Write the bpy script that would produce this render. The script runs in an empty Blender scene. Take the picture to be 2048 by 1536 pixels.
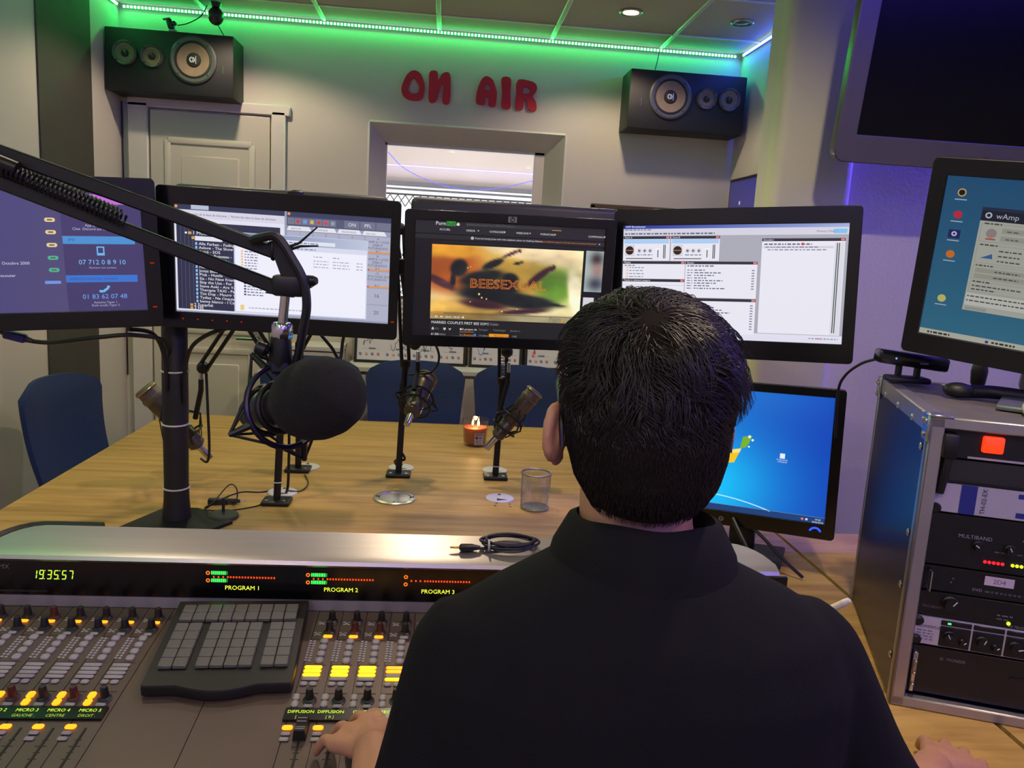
import bpy, bmesh, math, random
import numpy as np
from math import sin, cos, pi, radians, sqrt, atan2
from mathutils import Matrix, Vector, Euler

# ------------------------------------------------------------------ camera, world, exposure
SC = bpy.context.scene
COL = SC.collection
CAM_YAW, CAM_PITCH, CAM_ROLL, FPX = radians(5.15), radians(9.45), radians(3.33), 1575.0

def make_camera():
    f = Vector((sin(CAM_YAW) * cos(CAM_PITCH), cos(CAM_YAW) * cos(CAM_PITCH), -sin(CAM_PITCH)))
    r = Vector((cos(CAM_YAW), -sin(CAM_YAW), 0))
    u = r.cross(f)
    c, s = cos(CAM_ROLL), sin(CAM_ROLL)
    r2, u2 = c * r + s * u, -s * r + c * u
    cam = bpy.data.cameras.new('camera')
    cam.sensor_width = 36.0
    cam.lens = FPX / 2048 * 36.0
    cam.clip_start = 0.02
    o = bpy.data.objects.new('camera', cam)
    m = Matrix((r2, u2, -f)).transposed().to_4x4()
    m.translation = Vector((0, 0, 1.45))
    o.matrix_world = m
    COL.objects.link(o)
    SC.camera = o

make_camera()
SC.view_settings.view_transform = 'Standard'
SC.view_settings.look = 'None'
SC.view_settings.gamma = 1.0
SC.view_settings.use_curve_mapping = False
SC.view_settings.exposure = 0.0
SC.cycles.max_bounces = 6
SC.cycles.diffuse_bounces = 3
SC.cycles.glossy_bounces = 3
SC.cycles.transmission_bounces = 4
SC.cycles.transparent_max_bounces = 8
SC.cycles.adaptive_threshold = 0.02
SC.cycles.caustics_reflective = False
SC.cycles.caustics_refractive = False
W = bpy.data.worlds.new('world')
SC.world = W
W.use_nodes = True
W.node_tree.nodes['Background'].inputs[0].default_value = (0.5, 0.55, 0.7, 1)
W.node_tree.nodes['Background'].inputs[1].default_value = 0.05

def area_light(name, loc, rot, sx, sy, power, rgb):
    l = bpy.data.lights.new(name, 'AREA')
    l.shape = 'RECTANGLE'
    l.size, l.size_y, l.energy, l.color = sx, sy, power, rgb
    o = bpy.data.objects.new(name, l)
    o.location = loc
    o.rotation_euler = rot
    COL.objects.link(o)
    return o

# added hidden fill lamp, shining up at the neighbouring ceiling (downlights and LED strips are built with their fixtures)
area_light('neighbour_ceiling_fill', (0.2, 5.0, 0.85), (pi, 0, 0), 1.8, 1.4, 42.0, (1.0, 0.96, 0.97))

# ------------------------------------------------------------------ helpers
def lin(c):
    c = c / 255.0
    return c / 12.92 if c <= 0.04045 else ((c + 0.055) / 1.055) ** 2.4

def rgb(t):
    return (lin(t[0]), lin(t[1]), lin(t[2]), 1.0)

MATS = {}

def mat(name, col, rough=0.5, metal=0.0, var=0.06, scale=25.0, bump=0.0, bscale=200.0, spec=0.5, coat=0.0, stretch=None, col2=None, trans=0.0, sheen=0.0):
    if name in MATS:
        return MATS[name]
    m = bpy.data.materials.new(name)
    m.use_nodes = True
    nt = m.node_tree
    b = nt.nodes['Principled BSDF']
    b.inputs['Roughness'].default_value = rough
    b.inputs['Metallic'].default_value = metal
    b.inputs['Specular IOR Level'].default_value = spec
    b.inputs['Coat Weight'].default_value = coat
    b.inputs['Transmission Weight'].default_value = trans
    b.inputs['Sheen Weight'].default_value = sheen
    tc = nt.nodes.new('ShaderNodeTexCoord')
    mp = nt.nodes.new('ShaderNodeMapping')
    nt.links.new(tc.outputs['Object'], mp.inputs['Vector'])
    if stretch:
        mp.inputs['Scale'].default_value = stretch
    nz = nt.nodes.new('ShaderNodeTexNoise')
    nz.inputs['Scale'].default_value = scale
    nz.inputs['Detail'].default_value = 4.0
    nt.links.new(mp.outputs[0], nz.inputs['Vector'])
    rp = nt.nodes.new('ShaderNodeValToRGB')
    c = rgb(col)
    d = rgb(col2) if col2 else None
    lo = tuple(max(0, x * (1 - var)) for x in c[:3]) + (1,)
    hi = d or tuple(min(1, x * (1 + var)) for x in c[:3]) + (1,)
    rp.color_ramp.elements[0].position = 0.3
    rp.color_ramp.elements[1].position = 0.7
    rp.color_ramp.elements[0].color = lo
    rp.color_ramp.elements[1].color = hi
    nt.links.new(nz.outputs['Fac'], rp.inputs['Fac'])
    nt.links.new(rp.outputs[0], b.inputs['Base Color'])
    if bump > 0:
        n2 = nt.nodes.new('ShaderNodeTexNoise')
        n2.inputs['Scale'].default_value = bscale
        n2.inputs['Detail'].default_value = 3.0
        nt.links.new(mp.outputs[0], n2.inputs['Vector'])
        bp = nt.nodes.new('ShaderNodeBump')
        bp.inputs['Strength'].default_value = bump
        bp.inputs['Distance'].default_value = 0.002
        nt.links.new(n2.outputs['Fac'], bp.inputs['Height'])
        nt.links.new(bp.outputs[0], b.inputs['Normal'])
    MATS[name] = m
    return m

def emit(name, col, strength):
    if name in MATS:
        return MATS[name]
    m = bpy.data.materials.new(name)
    m.use_nodes = True
    nt = m.node_tree
    nt.nodes.clear()
    e = nt.nodes.new('ShaderNodeEmission')
    o = nt.nodes.new('ShaderNodeOutputMaterial')
    e.inputs[0].default_value = rgb(col)
    e.inputs[1].default_value = strength
    nt.links.new(e.outputs[0], o.inputs[0])
    MATS[name] = m
    return m

def lit_plastic(name, col, strength):
    """translucent key cap lit from inside: plastic plus glow"""
    m = mat(name, col, 0.4)
    b = m.node_tree.nodes['Principled BSDF']
    b.inputs['Emission Color'].default_value = rgb(col)
    b.inputs['Emission Strength'].default_value = strength
    return m

def screen_material(name, strength):
    if name in MATS:
        return MATS[name]
    m = bpy.data.materials.new(name)
    m.use_nodes = True
    nt = m.node_tree
    b = nt.nodes['Principled BSDF']
    b.inputs['Base Color'].default_value = (0.01, 0.01, 0.012, 1)
    b.inputs['Roughness'].default_value = 0.35
    a = nt.nodes.new('ShaderNodeAttribute')
    a.attribute_name = 'Col'
    nt.links.new(a.outputs['Color'], b.inputs['Emission Color'])
    b.inputs['Emission Strength'].default_value = strength
    MATS[name] = m
    return m

class MB:
    """collects geometry for ONE mesh"""
    def __init__(self):
        self.v, self.f = [], []

    def add(self, vs, fs, M=None):
        n = len(self.v)
        if M is not None:
            vs = [tuple(M @ Vector(p)) for p in vs]
        self.v += [tuple(p) for p in vs]
        self.f += [tuple(i + n for i in f) for f in fs]
        return self

    def box(self, c, s, M=None):
        x, y, z = s[0] / 2, s[1] / 2, s[2] / 2
        vs = [(c[0] + a * x, c[1] + b * y, c[2] + d * z) for a in (-1, 1) for b in (-1, 1) for d in (-1, 1)]
        return self.add(vs, [(0, 1, 3, 2), (4, 6, 7, 5), (0, 4, 5, 1), (2, 3, 7, 6), (0, 2, 6, 4), (1, 5, 7, 3)], M)

    def rbox(self, c, s, r=0.004, seg=2, M=None):
        bm = bmesh.new()
        bmesh.ops.create_cube(bm, size=1.0)
        for v in bm.verts:
            v.co = Vector((v.co.x * s[0], v.co.y * s[1], v.co.z * s[2]))
        bmesh.ops.bevel(bm, geom=list(bm.edges), offset=r, segments=seg, profile=0.5, affect='EDGES')
        bm.verts.index_update()
        vs = [(v.co.x + c[0], v.co.y + c[1], v.co.z + c[2]) for v in bm.verts]
        fs = [tuple(v.index for v in f.verts) for f in bm.faces]
        bm.free()
        return self.add(vs, fs, M)

    def tube(self, pts, r, n=8, caps=True, M=None):
        pts = [Vector(p) for p in pts]
        k = len(pts)
        rs = r if isinstance(r, (list, tuple)) else [r] * k
        vs, fs = [], []
        up = None
        for i, p in enumerate(pts):
            t = (pts[min(i + 1, k - 1)] - pts[max(i - 1, 0)])
            if t.length < 1e-9:
                t = Vector((0, 0, 1))
            t.normalize()
            if up is None:
                up = t.cross(Vector((0, 0, 1)))
                if up.length < 0.05:
                    up = t.cross(Vector((0, 1, 0)))
                up.normalize()
            else:
                up = up - t * up.dot(t)
                if up.length < 1e-6:
                    up = t.orthogonal()
                up.normalize()
            w = t.cross(up)
            for j in range(n):
                a = 2 * pi * j / n
                vs.append(tuple(p + (up * cos(a) + w * sin(a)) * rs[i]))
        for i in range(k - 1):
            for j in range(n):
                a, b = i * n + j, i * n + (j + 1) % n
                fs.append((a, b, b + n, a + n))
        if caps:
            fs.append(tuple(range(n - 1, -1, -1)))
            fs.append(tuple(range((k - 1) * n, k * n)))
        return self.add(vs, fs, M)

    def lathe(self, prof, n=24, M=None, caps=True):
        """prof: (radius, z) from bottom to top about local Z"""
        vs, fs = [], []
        for r, z in prof:
            for j in range(n):
                a = 2 * pi * j / n
                vs.append((r * cos(a), r * sin(a), z))
        for i in range(len(prof) - 1):
            for j in range(n):
                a, b = i * n + j, i * n + (j + 1) % n
                fs.append((a, b, b + n, a + n))
        if caps:
            fs.append(tuple(range(n - 1, -1, -1)))
            fs.append(tuple(range((len(prof) - 1) * n, len(prof) * n)))
        return self.add(vs, fs, M)

    def torus(self, R, r, n=40, m=8, M=None, a0=0.0, a1=2 * pi):
        full = abs(a1 - a0 - 2 * pi) < 1e-6
        k = n if full else n + 1
        vs, fs = [], []
        for i in range(k):
            a = a0 + (a1 - a0) * i / n
            for j in range(m):
                b = 2 * pi * j / m
                vs.append(((R + r * cos(b)) * cos(a), (R + r * cos(b)) * sin(a), r * sin(b)))
        for i in range(n if full else n):
            i2 = (i + 1) % k
            for j in range(m):
                fs.append((i * m + j, i2 * m + j, i2 * m + (j + 1) % m, i * m + (j + 1) % m))
        return self.add(vs, fs, M)

    def loft(self, secs, n=28, M=None):
        """secs: (z, cx, cy, rx, ry[, power]) elliptical rings"""
        vs, fs = [], []
        for s in secs:
            z, cx, cy, rx, ry = s[:5]
            pw = s[5] if len(s) > 5 else 2.0
            for j in range(n):
                a = 2 * pi * j / n
                ca, sa = cos(a), sin(a)
                q = (abs(ca) ** pw + abs(sa) ** pw) ** (-1 / pw)
                vs.append((cx + rx * ca * q, cy + ry * sa * q, z))
        for i in range(len(secs) - 1):
            for j in range(n):
                a, b = i * n + j, i * n + (j + 1) % n
                fs.append((a, b, b + n, a + n))
        fs.append(tuple(range(n - 1, -1, -1)))
        fs.append(tuple(range((len(secs) - 1) * n, len(secs) * n)))
        return self.add(vs, fs, M)

    def ball(self, c, r, n=16, m=10, M=None):
        rr = r if isinstance(r, (tuple, list)) else (r, r, r)
        vs = [(c[0], c[1], c[2] - rr[2])]
        fs = []
        for i in range(1, m):
            t = -pi / 2 + pi * i / m
            for j in range(n):
                a = 2 * pi * j / n
                vs.append((c[0] + rr[0] * cos(t) * cos(a), c[1] + rr[1] * cos(t) * sin(a), c[2] + rr[2] * sin(t)))
        vs.append((c[0], c[1], c[2] + rr[2]))
        for j in range(n):
            fs.append((0, 1 + (j + 1) % n, 1 + j))
        for i in range(m - 2):
            for j in range(n):
                a, b = 1 + i * n + j, 1 + i * n + (j + 1) % n
                fs.append((a, b, b + n, a + n))
        k = 1 + (m - 2) * n
        for j in range(n):
            fs.append((k + j, k + (j + 1) % n, len(vs) - 1))
        return self.add(vs, fs, M)

    def prism(self, poly, a, b, axis='x'):
        """extrude a 2D polygon between a and b along an axis (poly = the other two axes, in order)"""
        n = len(poly)
        def P(t, q):
            return {'x': (t, q[0], q[1]), 'y': (q[0], t, q[1]), 'z': (q[0], q[1], t)}[axis]
        vs = [P(a, q) for q in poly] + [P(b, q) for q in poly]
        fs = [tuple(range(n)), tuple(range(2 * n - 1, n - 1, -1))]
        for i in range(n):
            j = (i + 1) % n
            fs.append((i, i + n, j + n, j))
        return self.add(vs, fs)

    def mesh(self, name, smooth=True, angle=40):
        me = bpy.data.meshes.new(name)
        me.from_pydata(self.v, [], self.f)
        bm = bmesh.new()
        bm.from_mesh(me)
        bmesh.ops.recalc_face_normals(bm, faces=bm.faces)
        bm.to_mesh(me)
        bm.free()
        if smooth:
            me.shade_smooth()
            me.set_sharp_from_angle(angle=radians(angle))
        return me

def link(name, me, m, parent=None, loc=(0, 0, 0), rot=(0, 0, 0), label=None):
    if isinstance(me, MB):
        me = me.mesh(name)
    o = bpy.data.objects.new(name, me)
    if m is not None and not me.materials:
        me.materials.append(m)
    COL.objects.link(o)
    o.parent = parent
    o.location = loc
    o.rotation_euler = rot
    if label:
        o['label'] = label
    return o

def thing(name, label, cat, loc=(0, 0, 0), rot=(0, 0, 0), group=None):
    o = bpy.data.objects.new(name, None)
    o.empty_display_size = 0.05
    COL.objects.link(o)
    o.location = loc
    o.rotation_euler = rot
    o['label'], o['category'] = label, cat
    if group:
        o['group'] = group
    return o

def tag(o, label, cat, group=None):
    o['label'], o['category'] = label, cat
    if group:
        o['group'] = group
    return o

def struct(name, mb, m, label=None):
    o = link(name, mb, m)
    o['kind'] = 'structure'
    if label:
        o['label'] = label
    return o

def face_rot(yaw, tilt=0.0, roll=0.0):
    """local X right, -Y towards the viewer, Z up"""
    return (Matrix.Rotation(radians(yaw), 4, 'Z') @ Matrix.Rotation(radians(tilt), 4, 'X') @ Matrix.Rotation(radians(-roll), 4, 'Y')).to_euler()

def align_z(p, d):
    """matrix that puts local Z along d at p"""
    q = Vector(d).normalized().to_track_quat('Z', 'Y')
    return Matrix.Translation(Vector(p)) @ q.to_matrix().to_4x4()

def spline(pts, n=6, closed=False):
    """Catmull-Rom through points"""
    P = [Vector(p) for p in pts]
    k = len(P)
    out = []
    rng = range(k if closed else k - 1)
    for i in rng:
        if closed:
            a, b, c, d = P[(i - 1) % k], P[i], P[(i + 1) % k], P[(i + 2) % k]
        else:
            a, b, c, d = P[max(i - 1, 0)], P[i], P[i + 1], P[min(i + 2, k - 1)]
        for j in range(n):
            t = j / n
            out.append(0.5 * ((2 * b) + (c - a) * t + (2 * a - 5 * b + 4 * c - d) * t * t + (3 * b - a - 3 * c + d) * t ** 3))
    if not closed:
        out.append(P[-1])
    return out

TXT = {}

def text_geo(s, outline=0.0, res=2):
    """triangles of a line of lettering, cap height about 0.7, origin at the left of the baseline"""
    key = (s, outline, res)
    if key in TXT:
        return TXT[key]
    cu = bpy.data.curves.new('lettering', 'FONT')
    cu.body = s
    cu.resolution_u = res
    if outline:
        cu.fill_mode = 'NONE'
        cu.bevel_depth = outline
        cu.bevel_resolution = 0
    ob = bpy.data.objects.new('lettering', cu)
    me = bpy.data.meshes.new_from_object(ob)
    vs = [tuple(v.co[:2]) for v in me.vertices]
    fs = [tuple(p.vertices) for p in me.polygons]
    bpy.data.objects.remove(ob)
    bpy.data.curves.remove(cu)
    bpy.data.meshes.remove(me)
    w = max([p[0] for p in vs], default=0)
    TXT[key] = (vs, fs, w)
    return TXT[key]

class Flat:
    """flat print: coloured faces on the local XZ plane (front towards -Y), layers a hair apart; u right, v down, both 0..1"""
    def __init__(self, w, h, step=0.00025):
        self.w, self.h, self.step = w, h, step
        self.v, self.f, self.c = [], [], []

    def P(self, u, v, l):
        return ((u - 0.5) * self.w, -l * self.step, (0.5 - v) * self.h)

    def poly(self, pts, col, l=1):
        n = len(self.v)
        self.v += [self.P(u, v, l) for u, v in pts]
        self.f.append(tuple(range(n, n + len(pts))))
        self.c.append([rgb(col)] * len(pts))

    def rect(self, u0, v0, u1, v1, col, l=1):
        self.poly([(u0, v0), (u0, v1), (u1, v1), (u1, v0)], col, l)

    def grid(self, u0, v0, u1, v1, nu, nv, fn, l=1):
        n = len(self.v)
        C = {}
        for j in range(nv + 1):
            for i in range(nu + 1):
                a, b = i / nu, j / nv
                self.v.append(self.P(u0 + (u1 - u0) * a, v0 + (v1 - v0) * b, l))
                C[j * (nu + 1) + i] = rgb(fn(a, b))
        for j in range(nv):
            for i in range(nu):
                q = (j * (nu + 1) + i, (j + 1) * (nu + 1) + i, (j + 1) * (nu + 1) + i + 1, j * (nu + 1) + i + 1)
                self.f.append(tuple(n + k for k in q))
                self.c.append([C[k] for k in q])

    def disc(self, u, v, r, col, l=1, n=14, r0=0.0):
        """r as a fraction of the height"""
        a = self.h / self.w
        if r0 == 0:
            self.poly([(u + r * a * cos(-2 * pi * i / n), v + r * sin(-2 * pi * i / n)) for i in range(n)][::-1], col, l)
        else:
            for i in range(n):
                t0, t1 = 2 * pi * i / n, 2 * pi * (i + 1) / n
                self.poly([(u + q * a * cos(t), v + q * sin(t)) for q, t in ((r0, t0), (r0, t1), (r, t1), (r, t0))], col, l)

    def line(self, pts, wd, col, l=1):
        a = self.h / self.w
        for (u0, v0), (u1, v1) in zip(pts, pts[1:]):
            dx, dy = (u1 - u0) / a, v1 - v0
            L = sqrt(dx * dx + dy * dy) or 1
            ox, oy = -dy / L * wd / 2 * a, dx / L * wd / 2
            self.poly([(u0 + ox, v0 + oy), (u1 + ox, v1 + oy), (u1 - ox, v1 - oy), (u0 - ox, v0 - oy)], col, l)

    def text(self, s, u, v, size, col, l=2, align='l', squeeze=1.0, outline=0.0):
        """v = baseline, size = em height as a fraction of the height"""
        vs, fs, w = text_geo(s, outline)
        k = size * self.h
        kx = k * squeeze
        x0 = (u - 0.5) * self.w - (w * kx * {'l': 0, 'c': 0.5, 'r': 1}[align])
        z0 = (0.5 - v) * self.h
        n = len(self.v)
        self.v += [(x0 + a * kx, -l * self.step, z0 + b * k) for a, b in vs]
        for f in fs:
            self.f.append(tuple(n + i for i in f))
            self.c.append([rgb(col)] * len(f))

    def scrawl(self, u, v, w, col, l=2, hgt=0.008, seed=0):
        """a line of print too small to read: short dashes"""
        rd = random.Random(seed + int(u * 977) + int(v * 7919))
        x = u
        while x < u + w:
            d = rd.uniform(0.006, 0.02)
            self.rect(x, v - hgt, min(x + d, u + w), v, col, l)
            x += d + 0.005

    def build(self, name, m, parent, loc=(0, 0, 0), rot=(0, 0, 0), label=None):
        me = bpy.data.meshes.new(name)
        me.from_pydata(self.v, [], self.f)
        at = me.color_attributes.new('Col', 'FLOAT_COLOR', 'CORNER')
        buf = np.array([c for fc in self.c for c in fc], dtype=np.float32).ravel()
        at.data.foreach_set('color', buf)
        return link(name, me, m, parent, loc, rot, label)

def print_material(name='printed_surface', rough=0.6):
    if name in MATS:
        return MATS[name]
    m = bpy.data.materials.new(name)
    m.use_nodes = True
    nt = m.node_tree
    b = nt.nodes['Principled BSDF']
    b.inputs['Roughness'].default_value = rough
    a = nt.nodes.new('ShaderNodeAttribute')
    a.attribute_name = 'Col'
    nt.links.new(a.outputs['Color'], b.inputs['Base Color'])
    MATS[name] = m
    return m

def copy_tree(o, parent=None):
    c = o.copy()
    COL.objects.link(c)
    c.parent = parent
    for ch in list(o.children):
        copy_tree(ch, c)
    return c

def curve_mesh(name, loops, extrude, bevel=0.0):
    """filled 2D loops (x, y), holes included, extruded"""
    cu = bpy.data.curves.new(name, 'CURVE')
    cu.dimensions = '2D'
    cu.fill_mode = 'BOTH'
    cu.extrude = extrude
    cu.bevel_depth = bevel
    for lp in loops:
        s = cu.splines.new('POLY')
        s.points.add(len(lp) - 1)
        for p, q in zip(s.points, lp):
            p.co = (q[0], q[1], 0, 1)
        s.use_cyclic_u = True
    ob = bpy.data.objects.new(name, cu)
    me = bpy.data.meshes.new_from_object(ob)
    bpy.data.objects.remove(ob)
    bpy.data.curves.remove(cu)
    return me
# ------------------------------------------------------------------ the setting
WALL = mat('painted_wall', (205, 198, 188), 0.75, var=0.03, scale=3, bump=0.25, bscale=90)
WALLN = mat('painted_wall_near', (205, 200, 192), 0.75, var=0.03, scale=3, bump=0.25, bscale=90)
TRIMW = mat('white_trim', (214, 208, 200), 0.45, var=0.02)
TILE = mat('ceiling_tile', (186, 184, 180), 0.85, var=0.04, scale=120, bump=0.4, bscale=300)
XL, XR, YB, ZC = -1.44, 1.30, 3.70, 2.40

struct('floor', MB().box((0.4, 2.5, -0.03), (4.4, 9.4, 0.06)), mat('vinyl_floor', (96, 90, 86), 0.45, var=0.1, scale=8))
cl = struct('ceiling', MB().box((0.4, 0.88, 2.45), (4.0, 5.9, 0.08)), TILE)
tile_me = MB().rbox((0, 0, 0), (0.482, 0.482, 0.012), 0.003, 1).mesh('ceiling_tile')
edge_me = MB().rbox((0, 0, 0), (0.482, 0.212, 0.012), 0.003, 1).mesh('ceiling_tile_edge')
xs = [-1.323 + 0.498 * i for i in range(6)]
for x in xs:
    for y in (3.22, 2.722, 2.224):
        link('ceiling_tile', tile_me, TILE, cl, (x, y, 2.405))
    link('ceiling_tile', edge_me, TILE, cl, (x, 3.585, 2.405))
BAR = mat('ceiling_bar', (205, 205, 200), 0.35, var=0.02)
for x in [-1.074 + 0.498 * i for i in range(5)]:
    link('ceiling_grid_bar', MB().rbox((0, 0, 0), (0.02, 1.72, 0.01), 0.002, 1), BAR, cl, (x, 2.83, 2.399))
for y in (3.47, 2.971, 2.473):
    link('ceiling_grid_bar', MB().rbox((0, 0, 0), (2.72, 0.014, 0.009), 0.002, 1), BAR, cl, (-0.07, y, 2.3985))

# back wall, with an opening for the studio window
wb = MB()
wx0, wx1, wz0, wz1 = -0.37, 0.512, 1.10, 1.99
wb.box(((XL + wx0) / 2 - 0.05, YB + 0.06, 1.2), (wx0 - XL + 0.1, 0.12, 2.42))
wb.box(((XR + wx1) / 2 + 0.3, YB + 0.06, 1.2), (XR - wx1 + 0.6, 0.12, 2.42))
wb.box(((wx0 + wx1) / 2, YB + 0.06, (wz1 + 2.41) / 2), (wx1 - wx0, 0.12, 2.41 - wz1))
wb.box(((wx0 + wx1) / 2, YB + 0.06, wz0 / 2), (wx1 - wx0, 0.12, wz0))
struct('wall_back', wb, WALL)
struct('wall_left', MB().box((XL - 0.05, 0.85, 1.2), (0.1, 5.8, 2.42)), WALL)
struct('wall_right', MB().box((XR + 0.05, 3.06, 1.2), (0.1, 1.36, 2.42)), WALL)
struct('wall_front', MB().box((0.4, -2.05, 1.2), (3.9, 0.1, 2.42)), WALL)
struct('wall_near_right', MB().box((2.25, 0.16, 1.2), (0.1, 4.4, 2.42)), WALL)
struct('wall_partition', MB().box((1.615, 2.40, 1.2), (1.35, 0.07, 2.42)), WALLN)
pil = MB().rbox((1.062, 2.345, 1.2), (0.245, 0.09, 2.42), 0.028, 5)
struct('wall_pilaster', pil, mat('cream_with_green_light', (206, 206, 178), 0.75, var=0.03, scale=3, bump=0.25, bscale=90))  # greenish tint of the LED light is put into the pilaster colour
o = struct('trim_1', MB().rbox((XL + 0.003, 3.194, 1.2), (0.008, 0.418, 2.40), 0.001, 1), mat('dark_grey_stripe', (66, 62, 58), 0.7, var=0.05, scale=12))
o['label'] = 'dark grey painted stripe down the left wall'

# studio window: splayed white lining, pane, and the room beyond
win = struct('window_1', MB().box((0.0625, 3.835, wz0 - 0.02), (0.76, 0.03, 0.03)), TRIMW)
ix0, ix1, iz0, iz1, iy = -0.309, 0.434, 1.13, 1.919, 3.81
def splay(a, b, c, d, th=(0, 0.012, 0)):
    m = MB()
    t = Vector(th)
    P = [Vector(p) for p in (a, b, c, d)]
    m.add([tuple(p) for p in P] + [tuple(p + t) for p in P], [(0, 1, 2, 3), (7, 6, 5, 4), (0, 4, 5, 1), (1, 5, 6, 2), (2, 6, 7, 3), (3, 7, 4, 0)])
    return m
y0 = YB - 0.003
link('lining_board', splay((wx0, y0, wz1), (wx1, y0, wz1), (ix1, iy, iz1), (ix0, iy, iz1), (0, 0.004, 0.012)), TRIMW, win)
link('lining_board', splay((wx0, y0, wz0), (ix0, iy, iz0), (ix0, iy, iz1), (wx0, y0, wz1), (-0.012, 0.004, 0)), TRIMW, win)
link('lining_board', splay((wx1, y0, wz0), (wx1, y0, wz1), (ix1, iy, iz1), (ix1, iy, iz0), (0.012, 0.004, 0)), TRIMW, win)
link('lining_board', splay((wx0, y0, wz0), (wx1, y0, wz0), (ix1, iy, iz0), (ix0, iy, iz0), (0, 0.004, -0.012)), TRIMW, win)
link('window_frame', MB().box((ix1 - 0.02, 3.83, 1.525), (0.05, 0.04, 0.79)), TRIMW, win)
link('window_frame', MB().box((ix0 + 0.003, 3.83, 1.525), (0.012, 0.04, 0.79)), TRIMW, win)
link('window_frame', MB().box((0.0625, 3.83, iz1 - 0.004), (0.74, 0.04, 0.012)), TRIMW, win)
gm = bpy.data.materials.new('window_glass')
gm.use_nodes = True
nt = gm.node_tree
nt.nodes.clear()
mx = nt.nodes.new('ShaderNodeMixShader'); tr = nt.nodes.new('ShaderNodeBsdfTransparent'); gl = nt.nodes.new('ShaderNodeBsdfGlossy')
fr = nt.nodes.new('ShaderNodeFresnel'); ou = nt.nodes.new('ShaderNodeOutputMaterial')
fr.inputs[0].default_value = 1.6
gl.inputs['Roughness'].default_value = 0.01
nt.links.new(fr.outputs[0], mx.inputs[0]); nt.links.new(tr.outputs[0], mx.inputs[1]); nt.links.new(gl.outputs[0], mx.inputs[2]); nt.links.new(mx.outputs[0], ou.inputs[0])
MATS['glass'] = gm
link('pane', MB().box((0.0525, 3.828, 1.525), (0.72, 0.006, 0.78)), gm, win)

NW = mat('neighbour_wall', (222, 214, 206), 0.8, var=0.03, scale=4)
struct('wall_neighbour', MB().box((0.2, 6.05, 2.12), (3.6, 0.1, 0.46)).box((-1.1, 6.05, 0.9), (1.0, 0.1, 1.8)).box((1.6, 6.05, 0.9), (0.8, 0.1, 1.8)).box((0.3, 6.05, 0.3), (1.8, 0.1, 0.6)), NW)
struct('ceiling_neighbour', MB().box((0.2, 4.95, 2.28), (3.6, 2.3, 0.06)), mat('neighbour_ceiling', (226, 222, 222), 0.8, var=0.02))
struct('wall_neighbour_left', MB().box((-1.5, 4.95, 1.15), (0.1, 2.3, 2.3)), NW)
struct('wall_neighbour_right', MB().box((1.95, 4.95, 1.15), (0.1, 2.3, 2.3)), NW)
w2 = struct('window_2', MB().box((0.3, 6.06, 1.245), (1.8, 0.02, 1.29)), emit('bright_daylight', (250, 252, 255), 1.25))
w2['label'] = 'bright daylit window in the room beyond'
for z, t in ((1.905, 0.03), (1.865, 0.012)):
    link('window_frame', MB().box((0.3, 5.99, z), (1.84, 0.05, t)), mat('grey_frame', (120, 124, 130), 0.5), w2)
gr = thing('security_grille', 'grey zigzag security grille across the bright window beyond', 'grille', (-0.6, 5.94, 1.69))
zz = [(i * 0.055, 0, 0.13 if i % 2 else 0.05) for i in range(34)]
link('zigzag_bar', MB().tube(zz, 0.006, 6), mat('grille_metal', (70, 74, 82), 0.4, 0.6), gr)
link('zigzag_bar', MB().tube([(x, 0.012, 0.18 - z) for x, y, z in zz], 0.006, 6), MATS['grille_metal'], gr)
link('rail', MB().box((0.9, 0, 0.135), (1.84, 0.02, 0.012)), MATS['grille_metal'], gr)
reflection_path = spline([(-0.30, 3.9, 1.885), (-0.22, 3.9, 1.815), (-0.08, 3.9, 1.76), (0.08, 3.9, 1.735), (0.24, 3.9, 1.755), (0.40, 3.9, 1.80)], 20)  # LED reflection in the pane, imitated by glowing beads behind the glass
rp = thing('led_reflection', 'thin blue curved LED reflection in the studio window, built as glowing beads', 'window reflection', reflection_path[0])
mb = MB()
for q in reflection_path:
    mb.ball(q - reflection_path[0], 0.0028, 6, 4)
bl = link('reflection_bead', mb, emit('blue_reflection', (110, 110, 255), 2.2), rp); bl['kind'] = 'stuff'
link('wire', MB().tube([q - reflection_path[0] for q in reflection_path], 0.001, 5), mat('reflection_thread', (180, 180, 210), 0.4), rp)  # thread joining the beads of the imitated reflection

# door in the back wall
DOOR = mat('door_paint', (204, 198, 184), 0.5, var=0.02, scale=2)
d = struct('door_1', MB().rbox((-1.058, 3.695, 0.99), (0.51, 0.03, 1.97), 0.003, 1), DOOR)
d['label'] = 'cream panelled door behind the left loudspeaker'
link('door_frame', MB().rbox((-1.362, 3.69, 1.0), (0.085, 0.035, 2.0), 0.004, 1), TRIMW, d)
link('door_frame', MB().rbox((-0.765, 3.69, 1.0), (0.06, 0.035, 2.0), 0.004, 1), TRIMW, d)
link('door_frame', MB().rbox((-1.06, 3.69, 2.005), (0.69, 0.035, 0.045), 0.004, 1), TRIMW, d)
for z0, z1 in ((1.02, 1.85), (0.16, 0.93)):
    m = MB()
    for c, s in ((((-1.058), 3.678, z0), (0.36, 0.014, 0.028)), ((-1.058, 3.678, z1), (0.36, 0.014, 0.028)), ((-1.238, 3.678, (z0 + z1) / 2), (0.028, 0.014, z1 - z0)), ((-0.878, 3.678, (z0 + z1) / 2), (0.028, 0.014, z1 - z0))):
        m.rbox(c, s, 0.005, 2)
    link('panel_moulding', m, DOOR, d)
    link('door_panel', MB().rbox((-1.058, 3.68, (z0 + z1) / 2), (0.25, 0.012, z1 - z0 - 0.12), 0.005, 1), DOOR, d)
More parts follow.
